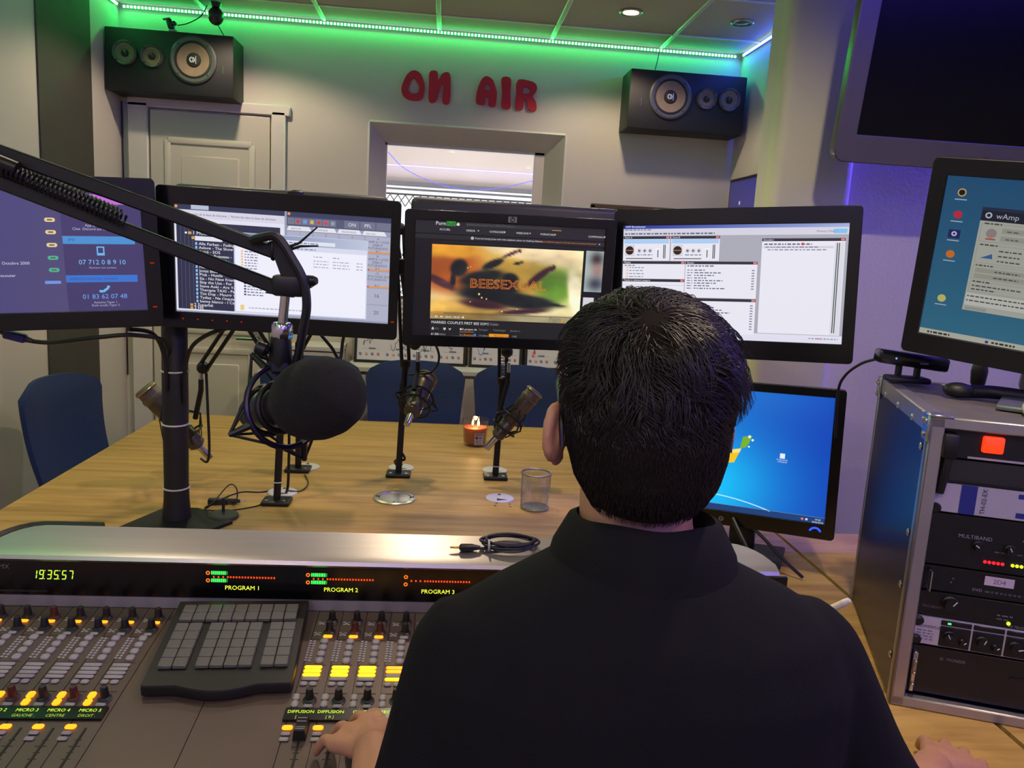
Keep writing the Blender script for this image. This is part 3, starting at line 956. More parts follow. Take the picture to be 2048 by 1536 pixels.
# ------------------------------------------------------------------ microphones on table stands
MET = mat('black_metal', (24, 24, 25), 0.42, 0.3, var=0.1)
CHROME = mat('chrome', (200, 198, 190), 0.14, 1.0, var=0.02)
MIC = mat('mic_body', (88, 80, 66), 0.4, 0.55, var=0.08)
GRILL = mat('mic_grille', (116, 108, 90), 0.45, 0.6, var=0.3, scale=900)
ELAS = mat('elastic', (16, 16, 17), 0.7)
def mic_stand(label, base, top, boom, ties=()):
    """base plate + pole + folded spring boom ending at the microphone"""
    t = thing('microphone_stand', label, 'microphone stand', (base[0], base[1], 0.75), group='black microphone stands screwed to the table')
    o = Vector((base[0], base[1], 0.75))
    pl = link('base_plate', MB().rbox((0, 0, 0.006), (0.075, 0.062, 0.012), 0.005, 2), MET, t)
    for sx in (-1, 1):
        link('screw', MB().lathe([(0.0055, 0.010), (0.0055, 0.0135), (0.002, 0.014)], 10, Matrix.Translation((sx * 0.024, -0.016, 0))), CHROME, pl)
    P = [Vector((0, 0, 0.01)), Vector(top) - o]
    link('pole', MB().tube(P, 0.0098, 12), MET, t)
    link('collar', MB().lathe([(0.014, -0.012), (0.016, -0.008), (0.016, 0.008), (0.012, 0.012)], 14, Matrix.Translation(P[1])), MET, t)
    for k, seg in enumerate(boom):
        a, b = Vector(seg[0]) - o, Vector(seg[1]) - o
        s = (b - a).cross(Vector((0, 1, 0))).normalized() * 0.011
        link('boom_rod', MB().tube([a + s, b + s], 0.0055, 8), MET, t)
        link('boom_rod', MB().tube([a - s, b - s], 0.0055, 8), MET, t)
        link('joint', MB().ball(b, 0.018, 12, 8), MET, t)
        if seg[2:]:
            q = [a + (b - a) * (0.1 + 0.75 * i / 90) + Vector((0.006 * cos(i * 1.25), 0.006 * sin(i * 1.25) - 0.004, 0)) for i in range(90)]
            link('spring', MB().tube(q, 0.0012, 5), mat('spring_steel', (150, 150, 148), 0.3, 0.9), t)
    for z in ties:
        f = (z - 0.76) / (top[2] - 0.76)
        c = P[0] + (P[1] - P[0]) * f
        link('cable_tie', MB().torus(0.0125, 0.0016, 24, 6, Matrix.Translation(c)), mat('white_tie', (190, 188, 182), 0.5), t)
    return t

def studio_mic(label, pos, axis, mount_from, length=0.205, r=0.027, group='studio microphones in shock mounts'):
    """pos = centre of the body, axis points to the head end"""
    A = Vector(axis).normalized()
    t = thing('studio_microphone', label, 'microphone', pos, group=group)
    M = align_z((0, 0, 0), A)
    L = length
    link('body', MB().lathe([(0.012, -L * 0.50), (r * 0.82, -L * 0.46), (r * 0.86, -L * 0.20), (r * 0.80, -L * 0.18), (r * 0.92, -L * 0.16), (r * 0.95, L * 0.16), (r, L * 0.18), (r, L * 0.30)], 24, M), MIC, t)
    g = link('head_grille', MB().lathe([(r * 1.02, L * 0.30), (r * 1.10, L * 0.32), (r * 1.10, L * 0.36), (r * 1.0, L * 0.37), (r * 1.0, L * 0.44), (r * 1.1, L * 0.45), (r * 1.1, L * 0.48), (r * 0.95, L * 0.5), (0.002, L * 0.505)], 24, M), GRILL, t)
    link('rim', MB().torus(r * 1.1, 0.0016, 30, 6, M @ Matrix.Translation((0, 0, L * 0.465))), mat('brass_rim', (190, 170, 110), 0.3, 0.9), g)
    sm = link('shock_mount', MB().torus(r * 1.55, 0.0032, 32, 8, M @ Matrix.Translation((0, 0, -L * 0.06))).torus(r * 1.55, 0.0032, 32, 8, M @ Matrix.Translation((0, 0, -L * 0.30))), MET, t)
    lg, el = MB(), MB()
    for k in range(4):
        a = k * pi / 2 + 0.4
        d = Vector((cos(a), sin(a), 0))
        tip = M @ (d * r * 2.25 + Vector((0, 0, -L * 0.18)))
        lg.tube([M @ (d * r * 1.55 + Vector((0, 0, -L * 0.06))), tip, M @ (d * r * 1.55 + Vector((0, 0, -L * 0.30)))], 0.003, 6)
        for s in (-1, 1):
            d2 = Vector((cos(a + s * 0.6), sin(a + s * 0.6), 0))
            el.tube([tip, M @ (d2 * r * 0.95 + Vector((0, 0, L * 0.10)))], 0.0016, 5)
            el.tube([tip, M @ (d2 * r * 0.9 + Vector((0, 0, -L * 0.40)))], 0.0016, 5)
    link('bracket', lg, MET, sm)
    link('elastic_cord', el, ELAS, sm)
    link('connector', MB().lathe([(0.009, -L * 0.50 - 0.045), (0.0098, -L * 0.50 - 0.04), (0.0098, -L * 0.5 + 0.002)], 14, M), CHROME, t)
    mf = Vector(mount_from) - Vector(pos)
    j = M @ (Vector((cos(0.4), sin(0.4), 0)) * r * 1.55 + Vector((0, 0, -L * 0.18)))
    best = min((M @ (Vector((cos(a), sin(a), 0)) * r * 1.55 + Vector((0, 0, -L * 0.18))) for a in [k * pi / 8 for k in range(16)]), key=lambda q: (q - mf).length)
    link('post', MB().tube([mf, mf + Vector((0, 0, -0.035))], 0.0058, 10), CHROME, t)
    link('yoke', MB().tube([mf + Vector((0, 0, -0.03)), mf + Vector((0, 0, -0.06)), best], 0.0075, 8), MET, t)
    return t

mic_stand('black microphone stand nearest the console, boom folded up', (-0.428, 2.078), (-0.417, 2.084, 1.10),
          [((-0.417, 2.084, 1.10), (-0.545, 2.17, 1.255), 1), ((-0.545, 2.17, 1.255), (-0.665, 2.235, 1.085))], (0.81,))
mic_stand('black microphone stand behind the large foam windscreen', (-0.43, 2.395), (-0.428, 2.395, 1.14),
          [((-0.428, 2.395, 1.14), (-0.36, 2.39, 1.27), 1)])
mic_stand('black microphone stand in the middle of the table with twisted cable', (-0.122, 2.376), (-0.113, 2.39, 1.10),
          [((-0.113, 2.39, 1.10), (-0.142, 2.36, 1.50), 1), ((-0.142, 2.36, 1.50), (-0.084, 2.31, 1.17))])
mic_stand('black microphone stand right of the candle with a white tie', (0.179, 2.383), (0.186, 2.39, 1.06),
          [((0.186, 2.39, 1.06), (0.176, 2.38, 1.275), 1), ((0.176, 2.38, 1.275), (0.188, 2.31, 1.16))], (0.79, 1.05))
studio_mic('brown-grey studio microphone tilted up to the left behind the pole', (-0.755, 2.25, 0.935), (-0.62, -0.15, 0.77), (-0.674, 2.245, 1.08), 0.225, 0.029)
studio_mic('studio microphone seen from its plug end before a blue chair', (-0.066, 2.30, 1.02), (0.22, 0.78, 0.52), (-0.073, 2.30, 1.15), 0.16, 0.030)
studio_mic('studio microphone tilted up to the right beside the candle', (0.224, 2.30, 0.975), (0.60, 0.05, 0.78), (0.194, 2.30, 1.13), 0.185, 0.025)
# cables on the stands
wire('microphone_cable', 'black cable winding down the middle microphone stand', [(-0.113 + 0.013 * cos(a), 2.388 + 0.013 * sin(a), z) for a, z in [(k * 1.3, 1.10 - k * 0.033) for k in range(10)]] + [(-0.135, 2.40, 0.79), (-0.125, 2.435, 0.757)], 0.0038, CBL)
wire('microphone_cable', 'black cable looping from the middle microphone to its stand', [(-0.084, 2.30, 1.17), (-0.04, 2.30, 1.19), (-0.012, 2.30, 1.14), (-0.03, 2.31, 1.09), (-0.10, 2.36, 1.07)], 0.0034, CBL)
wire('microphone_cable', 'black cable hanging from the left tilted microphone', [(-0.675, 2.24, 0.822), (-0.655, 2.235, 0.815), (-0.648, 2.23, 0.86), (-0.652, 2.23, 0.98), (-0.655, 2.23, 1.07)], 0.0038, CBL)
wire('microphone_cable', 'black cable hanging beside the nearest stand down to its grommet', [(-0.405, 2.095, 1.05), (-0.402, 2.10, 0.93), (-0.405, 2.11, 0.80), (-0.415, 2.135, 0.762)], 0.0038, CBL)

# ------------------------------------------------------------------ candle, pen cup and small bits on the table
def clear_glass():
    m = bpy.data.materials.new('clear_glass')
    m.use_nodes = True
    nt = m.node_tree
    nt.nodes.clear()
    mx = nt.nodes.new('ShaderNodeMixShader'); tr = nt.nodes.new('ShaderNodeBsdfTransparent'); gl = nt.nodes.new('ShaderNodeBsdfGlossy')
    lw = nt.nodes.new('ShaderNodeLayerWeight'); pw = nt.nodes.new('ShaderNodeMath'); fr = nt.nodes.new('ShaderNodeMath'); ou = nt.nodes.new('ShaderNodeOutputMaterial')
    pw.operation = 'POWER'; pw.inputs[1].default_value = 3.0; fr.operation = 'MULTIPLY_ADD'; fr.inputs[1].default_value = 0.35; fr.inputs[2].default_value = 0.07
    nt.links.new(lw.outputs['Facing'], pw.inputs[0]); nt.links.new(pw.outputs[0], fr.inputs[0])
    tr.inputs[0].default_value = (0.93, 0.93, 0.93, 1)
    gl.inputs['Roughness'].default_value = 0.03
    nt.links.new(fr.outputs[0], mx.inputs[0]); nt.links.new(tr.outputs[0], mx.inputs[1]); nt.links.new(gl.outputs[0], mx.inputs[2]); nt.links.new(mx.outputs[0], ou.inputs[0])
    MATS['clear_glass'] = m
    return m
CG = clear_glass()
t = thing('jar_candle', 'burning two-wick candle in a glass jar on the table', 'candle', (0.128, 2.80, 0.75))
link('glass_jar', MB().lathe([(0.038, 0.0), (0.041, 0.004), (0.0475, 0.098), (0.0455, 0.098), (0.0395, 0.012), (0.001, 0.010)], 36, caps=False), CG, t)
wax = mat('candle_wax', (176, 84, 62), 0.5, var=0.05)
bb = wax.node_tree.nodes['Principled BSDF']
bb.inputs['Subsurface Weight'].default_value = 0.3
link('wax', MB().lathe([(0.038, 0.013), (0.0415, 0.055), (0.0425, 0.068), (0.036, 0.066), (0.001, 0.065)], 32), wax, t)
for x, y, s in ((-0.010, 0.004, 0.8), (0.010, -0.006, 1.0)):
    wk = link('wick', MB().tube([(x, y, 0.064), (x, y, 0.074)], 0.0012, 6), DK, t)
    link('flame', MB().lathe([(0.001, 0), (0.0045 * s, 0.006), (0.005 * s, 0.011), (0.003 * s, 0.019 * s), (0.0005, 0.029 * s)], 12, Matrix.Translation((x, y, 0.072))), emit('candle_flame', (255, 205, 110), 9.0), wk)
l = bpy.data.lights.new('candle_glow', 'POINT')
l.energy, l.color, l.shadow_soft_size = 0.45, (1.0, 0.55, 0.2), 0.006
o = bpy.data.objects.new('candle_glow', l); COL.objects.link(o); o.parent = t; o.location = (0, 0, 0.090)
f = Flat(0.034, 0.044)
f.rect(0, 0, 1, 1, (196, 188, 186), 1)
f.rect(0.1, 0.1, 0.9, 0.16, (90, 80, 80), 2)
f.disc(0.22, 0.38, 0.10, (40, 36, 36), 2)
f.rect(0.45, 0.36, 0.8, 0.42, (60, 56, 56), 2)
f.rect(0.2, 0.66, 0.28, 0.76, (60, 56, 56), 2)
# paper label wrapped round the jar
lb = f.build('paper_label', print_material(), t)
for v in lb.data.vertices:
    a = -pi / 2 + 0.32 + v.co.x / 0.043
    r = 0.0432 + (v.co.z + 0.022) * 0.06 - v.co.y
    v.co = Vector((r * cos(a), r * sin(a), v.co.z + 0.032))

t = thing('mesh_pen_cup', 'empty silver wire-mesh pen cup on the table', 'pen cup', (0.272, 2.10, 0.75))
WIRE = mat('silver_wire', (150, 148, 146), 0.35, 0.8)
H, R0, R1 = 0.102, 0.039, 0.041
link('rim', MB().torus(R1, 0.0028, 40, 8, Matrix.Translation((0, 0, H))), WIRE, t)
link('base', MB().lathe([(R0, 0.0), (R0 + 0.001, 0.005), (R0 - 0.001, 0.006), (0.001, 0.004)], 36), WIRE, t)
m = MB()
for s in (-1, 1):
    for k in range(40):
        p = []
        for i in range(15):
            b = i / 14
            a = 2 * pi * k / 40 + s * b * 1.7
            r = R0 + (R1 - R0) * b
            p.append((r * cos(a), r * sin(a), 0.004 + (H - 0.004) * b))
        m.tube(p, 0.00038, 3, False)
link('wire_mesh', m, WIRE, t)['kind'] = 'stuff'

t = thing('cable_adapter', 'small black inline cable adapter lying on the table beside the pole', 'adapter', (-0.575, 2.055, 0.7585), (0, 0, radians(8)))
link('body', MB().rbox((0, 0, 0), (0.052, 0.018, 0.017), 0.004, 2), DK, t)
link('connector', MB().lathe([(0.0075, 0.0), (0.0075, 0.022), (0.005, 0.024), (0.005, 0.03)], 12, Matrix.Translation((0.025, 0, 0)) @ Matrix.Rotation(pi / 2, 4, 'Y')), DK, t)
link('jack_tip', MB().tube([(0.055, 0, 0), (0.068, 0, 0)], 0.0018, 8), CHROME, t)
link('switch', MB().lathe([(0.004, 0.006), (0.004, 0.0095), (0.001, 0.01)], 10, Matrix.Translation((0.006, -0.003, 0))), CHROME, t)
t = thing('desk_microphone_base', 'small round black weighted base standing on the table near the pole', 'mic base', (-0.535, 1.952, 0.75))
link('disc', MB().lathe([(0.036, 0.0), (0.038, 0.002), (0.038, 0.008), (0.035, 0.011), (0.001, 0.011)], 36), mat('grey_green_base', (52, 54, 50), 0.5), t)
link('stem', MB().tube([(-0.004, 0.018, 0.010), (-0.004, 0.022, 0.045)], 0.004, 8), DK, t)
wire('thin_cable', 'thin black cable arcing behind the pole to the near stand', [(-0.60, 1.99, 0.752), (-0.575, 2.10, 0.752), (-0.54, 2.16, 0.752), (-0.49, 2.165, 0.752), (-0.45, 2.20, 0.752)], 0.0018, CBL)
wire('thin_cable', 'thin black cable looping over the small cable adapter', [(-0.60, 2.02, 0.752), (-0.58, 2.03, 0.765), (-0.55, 2.07, 0.80), (-0.528, 2.06, 0.79), (-0.527, 2.04, 0.757), (-0.535, 1.99, 0.78)], 0.0018, CBL)
wire('thin_cable', 'thin black cable from the adapter across to the near grommet', [(-0.60, 2.0, 0.752), (-0.56, 2.0, 0.752), (-0.52, 2.01, 0.752), (-0.47, 2.05, 0.752), (-0.44, 2.11, 0.756)], 0.0018, CBL)
wire('thin_cable', 'thin black cable curling from the near grommet back to the far stand', [(-0.42, 2.17, 0.757), (-0.385, 2.18, 0.754), (-0.375, 2.25, 0.754), (-0.40, 2.34, 0.754)], 0.0018, CBL)
# ------------------------------------------------------------------ monitors
GLOSS = mat('black_gloss', (12, 12, 14), 0.22, var=0.05, spec=0.5)
MATB = mat('black_matt_plastic', (17, 17, 19), 0.5, var=0.08)
def monitor(label, pos, rot, w, h, bz, draw, strength=1.0, body=None, depth=0.045, cat='monitor', group='computer monitors'):
    """bz = bezel left, right, top, bottom"""
    body = body or GLOSS
    t = thing('computer_monitor', label, cat, pos, face_rot(*rot), group)
    l, r, tp, b = bz
    me = curve_mesh('bezel', [[(x - w / 2, y - h / 2) for x, y in rrect(w, h, 0.008, 4)], [(-w / 2 + l, -h / 2 + b), (w / 2 - r, -h / 2 + b), (w / 2 - r, h / 2 - tp), (-w / 2 + l, h / 2 - tp)]], 0.006, 0.0015)
    link('bezel', me, body, t, (0, 0.002, 0), (pi / 2, 0, 0))
    link('back_shell', MB().rbox((0, 0.009 + depth / 2, 0), (w - 0.012, depth, h - 0.012), 0.008, 2), MATB, t)
    sw, sh = w - l - r, h - tp - b
    f = Flat(sw, sh)
    draw(f)
    f.build('screen', screen_material('screen_%02d' % int(strength * 10), strength), t, ((l - r) / 2, 0.0, (b - tp) / 2))
    return t

# --- far left: chat page with phone numbers
def draw_chat(f):
    f.grid(0, 0, 1, 1, 16, 10, lambda a, b: (60 + 26 * a + 4 * b, 60 + 18 * a + 2 * b, 112 + 16 * (1 - a)), 0)
    f.rect(0.685, 0.0, 1.0, 1.0, (66, 58, 104), 1)
    f.poly([(0.69, 0.02), (0.69, 0.10), (0.95, 0.10), (0.82, 0.02)], (196, 110, 214), 2)
    f.text('TCHAT', 0.78, 0.075, 0.03, (120, 60, 150), 3, 'c')
    f.disc(0.80, 0.17, 0.035, (222, 140, 220), 2)
    f.disc(0.79, 0.16, 0.009, (66, 58, 104), 3); f.disc(0.815, 0.165, 0.009, (66, 58, 104), 3)
    for s, v in (('Player sur', 0.255), ('App & in-video au', 0.285), ('Chat  Discord sur chat.futuradios', 0.315)):
        f.text(s, 0.83, v, 0.030, (190, 186, 214), 2, 'c')
    f.rect(0.685, 0.365, 0.965, 0.43, (74, 146, 212), 2); f.text('SMS', 0.705, 0.405, 0.03, (40, 70, 140), 3)
    f.rect(0.812, 0.45, 0.842, 0.525, (110, 186, 240), 2); f.rect(0.817, 0.46, 0.837, 0.505, (66, 58, 104), 3)
    f.text('07 712 0 8 9 10', 0.83, 0.60, 0.056, (120, 190, 240), 2, 'c')
    f.text('Numero non surtaxe', 0.83, 0.635, 0.024, (170, 166, 200), 2, 'c')
    f.rect(0.685, 0.69, 0.965, 0.75, (58, 116, 206), 2); f.text('APPELS ET MESSAGES VOCAUX', 0.70, 0.73, 0.026, (36, 70, 160), 3)
    f.line([(0.81, 0.825), (0.825, 0.83), (0.845, 0.80), (0.848, 0.78)], 0.02, (110, 186, 240), 2)
    f.text('01 83 62 07 48', 0.83, 0.89, 0.056, (110, 160, 240), 2, 'c')
    f.text('Antenne Taper 1', 0.83, 0.93, 0.026, (180, 176, 206), 2, 'c')
    f.text('Dedi vocale Taper 2', 0.83, 0.955, 0.026, (180, 176, 206), 2, 'c')
    for v, c in ((0.235, (232, 206, 150)), (0.335, (232, 206, 150)), (0.44, (232, 206, 150)), (0.545, (70, 180, 150)), (0.645, (70, 180, 150))):
        f.disc(0.632, v, 0.017, c, 2); f.disc(0.655, v, 0.017, c, 2); f.rect(0.632, v - 0.017, 0.655, v + 0.017, c, 2)
        f.rect(0.634, v - 0.006, 0.653, v + 0.006, (110, 96, 70), 3)
    f.rect(0.605, 0.735, 0.665, 0.76, (110, 150, 230), 2)
    f.text('ment dans ma vie ? 11 Octobre 2000', 0.555, 0.60, 0.034, (206, 204, 226), 2, 'r')
    f.text('toujours un kiff de l\'ecouter', 0.50, 0.70, 0.034, (206, 204, 226), 2, 'r')
m1 = monitor('black monitor at far left showing a purple chat page', (-0.876, 1.703, 1.391), (20.3, 0, 2.8), 0.532, 0.3135, (0.02, 0.028, 0.03, 0.034), draw_chat, 0.95)
for x, z in ((0.252, -0.02), (0.252, -0.115)):
    link('power_light', MB().rbox((x, -0.0055, z), (0.009, 0.002, 0.003), 0.0008, 1), emit('red_glow', (200, 50, 20), 0.6), m1)

# --- left of centre: music list and cart wall
def draw_music(f):
    f.rect(0, 0, 1, 1, (150, 154, 178), 0)
    f.rect(0, 0, 0.505, 0.052, (52, 56, 84), 1); f.rect(0.08, 0.005, 0.16, 0.045, (180, 190, 214), 2)
    f.disc(0.013, 0.026, 0.014, (220, 150, 90), 2)
    f.rect(0, 0.052, 0.505, 0.125, (214, 212, 228), 1); f.text('MAIN  |  Requete de la base de donnees  |  Recherche dans la base de donnees', 0.01, 0.098, 0.028, (70, 72, 96), 2)
    f.rect(0, 0.125, 0.505, 0.98, (225, 224, 238), 1)
    f.rect(0.012, 0.16, 0.485, 0.965, (44, 46, 72), 2)
    f.text('DDD', 0.04, 0.155, 0.05, (220, 220, 230), 4)
    for k in range(5):
        f.rect(0.03 + 0.018 * k, 0.2, 0.0315 + 0.018 * k, 0.955, (92, 94, 124), 3)
    f.text('1 MUSIQUE', 0.085, 0.272, 0.045, (240, 240, 246), 4); f.rect(0.065, 0.248, 0.08, 0.272, (214, 160, 70), 4); f.disc(0.055, 0.26, 0.01, (240, 240, 246), 4)
    f.rect(0.095, 0.285, 0.22, 0.325, (226, 226, 238), 4); f.rect(0.08, 0.29, 0.093, 0.315, (214, 160, 70), 4)
    names = ['Alle Farben - Fading', 'Aslove - The Show', 'Avicii - SOS', 'Camille Boisseau -', 'Elio - Charretta', 'Fitz and the Tantrums', 'Holseek - No', 'Jonas Blue - What I Like', 'P!nk - Hustle', 'Sia - No New Friends', 'Skip the Use - For', 'Steve Aoki - Are You', 'Therapie TAXI - Pa', 'Tim Dup - Mourir vie', 'Tydiaz - Ne t\'inquiete', 'benny blanco - I Can']
    for k, s in enumerate(names):
        v = 0.365 + 0.0355 * k
        f.text(s, 0.112, v, 0.036, (240, 240, 248), 4, squeeze=1.12)
        f.rect(0.096, v - 0.024, 0.105, v, (140, 190, 240), 4)
    for s, v in (('2 Superhit', 0.935), ('3 Hit', 0.963)):
        f.text(s, 0.085, v, 0.042, (240, 240, 248), 4); f.rect(0.068, v - 0.022, 0.08, v, (214, 160, 70), 4)
    # cart wall on the right
    f.rect(0.515, 0, 1, 0.052, (58, 62, 92), 1); f.disc(0.525, 0.026, 0.014, (220, 150, 90), 2)
    f.rect(0.515, 0.052, 1, 0.135, (86, 88, 114), 1)
    for k, c in enumerate([(110, 112, 136), (200, 60, 60), (110, 150, 220), (214, 180, 70), (200, 60, 70), (220, 60, 70), (150, 152, 170)]):
        f.rect(0.52 + 0.032 * k, 0.062, 0.549 + 0.032 * k, 0.118, (118, 120, 144), 2); f.rect(0.527 + 0.032 * k, 0.075, 0.542 + 0.032 * k, 0.105, c, 3)
    for k, s in enumerate(['ON', 'PFL', '']):
        f.rect(0.78 + 0.074 * k, 0.055, 0.85 + 0.074 * k, 0.125, (112, 114, 138), 2)
        f.text(s, 0.815 + 0.074 * k, 0.105, 0.045, (222, 222, 234), 3, 'c')
    for k, s in enumerate(['BAPTISTE', 'STEPHANE', 'TRANSVERSES', 'Sans titre']):
        f.poly([(0.515 + 0.116 * k, 0.175), (0.525 + 0.116 * k, 0.135), (0.618 + 0.116 * k, 0.135), (0.63 + 0.116 * k, 0.175)][::-1], (226, 226, 236), 2)
        f.text(s, 0.535 + 0.116 * k, 0.165, 0.022, (90, 90, 110), 3)
    txt = {(0, 0): ['1'], (1, 0): ['2'], (2, 0): ['3'], (3, 0): ['4', 'RAMP A + VOIX', 'DEBUT', 'FUTURADIOS', 'B.1'], (3, 1): ['8', 'RAMP B + VOIX', 'DEBUT', 'FUTURADIOS', 'B.3'], (3, 2): ['12', 'TOP H CAGE 2018', 'FUTURADIOS', '', 'B.2'], (3, 3): ['', '', '16'], (3, 4): ['', '', '20']}
    for i in range(4):
        for j in range(5):
            u0, v0 = 0.517 + 0.121 * i, 0.185 + 0.16 * j
            f.rect(u0, v0, u0 + 0.116, v0 + 0.152, (172, 174, 196), 2)
            for q, s in enumerate(txt.get((i, j), [])):
                f.text(s, u0 + 0.058, v0 + 0.028 + 0.029 * q, 0.05 if s in ('16', '20') else 0.030, (80, 82, 106), 3, 'c')
            if i == 3 and j < 3:
                f.rect(u0, v0 + 0.138, u0 + 0.116, v0 + 0.152, (230, 150, 60), 3)
                if j:
                    f.rect(u0, v0 + 0.138, u0 + 0.02, v0 + 0.152, (210, 50, 60), 4)
    # explorer window over both
    f.rect(0.272, 0.225, 0.893, 0.965, (196, 202, 226), 5)
    f.grid(0.275, 0.23, 0.89, 0.315, 16, 2, lambda a, b: (118 + 70 * a, 126 + 72 * a, 168 + 50 * a), 6)
    f.disc(0.298, 0.285, 0.022, (120, 150, 200), 7); f.disc(0.322, 0.285, 0.022, (120, 150, 200), 7)
    f.rect(0.345, 0.268, 0.74, 0.302, (222, 226, 240), 7); f.scrawl(0.36, 0.292, 0.30, (110, 116, 150), 8, 0.010)
    f.rect(0.278, 0.315, 0.888, 0.958, (238, 237, 250), 6)
    f.rect(0.278, 0.315, 0.888, 0.36, (214, 216, 236), 7); f.scrawl(0.30, 0.347, 0.35, (130, 134, 164), 8, 0.010)
    for k in range(7):
        f.rect(0.305, 0.385 + 0.026 * k, 0.315, 0.402 + 0.026 * k, (230, 196, 150), 7); f.scrawl(0.322, 0.402 + 0.026 * k, 0.06, (130, 130, 156), 7, 0.010)
    f.scrawl(0.31, 0.64, 0.04, (120, 120, 150), 7, 0.012)
    for k in range(6):
        f.rect(0.318, 0.658 + 0.026 * k, 0.328, 0.674 + 0.026 * k, (60, 66, 120), 7); f.scrawl(0.333, 0.674 + 0.026 * k, 0.075, (120, 122, 150), 7, 0.011)
    for k in range(3):
        for u, w in ((0.64, 0.07), (0.73, 0.08), (0.84, 0.03)):
            f.scrawl(u, 0.448 + 0.028 * k, w, (170, 172, 196), 7, 0.009, k)
    f.scrawl(0.64, 0.41, 0.04, (150, 152, 180), 7, 0.008); f.scrawl(0.73, 0.41, 0.03, (150, 152, 180), 7, 0.008)
    f.rect(0.30, 0.895, 0.318, 0.945, (232, 206, 130), 7); f.scrawl(0.34, 0.925, 0.25, (160, 160, 190), 7, 0.009)
m2 = monitor('black monitor behind the microphone boom showing a song list', (-0.376, 1.835, 1.394), (-1.5, 4, -0.5), 0.532, 0.312, (0.034, 0.018, 0.036, 0.034), draw_music, 1.0)
for k in range(5):
    link('button_light', MB().rbox((-0.215 + 0.0325 * k, -0.0055, -0.136), (0.004, 0.002, 0.003), 0.0008, 1), MATS['red_glow'], m2)
link('button_light', MB().rbox((0.257, -0.0055, -0.115), (0.008, 0.002, 0.003), 0.0008, 1), MATS['red_glow'], m2)
link('webcam_clip', MB().lathe([(0.018, 0.0), (0.018, 0.01), (0.012, 0.014)], 16, Matrix.Translation((0.03, 0.02, 0.152))), MATB, m2)

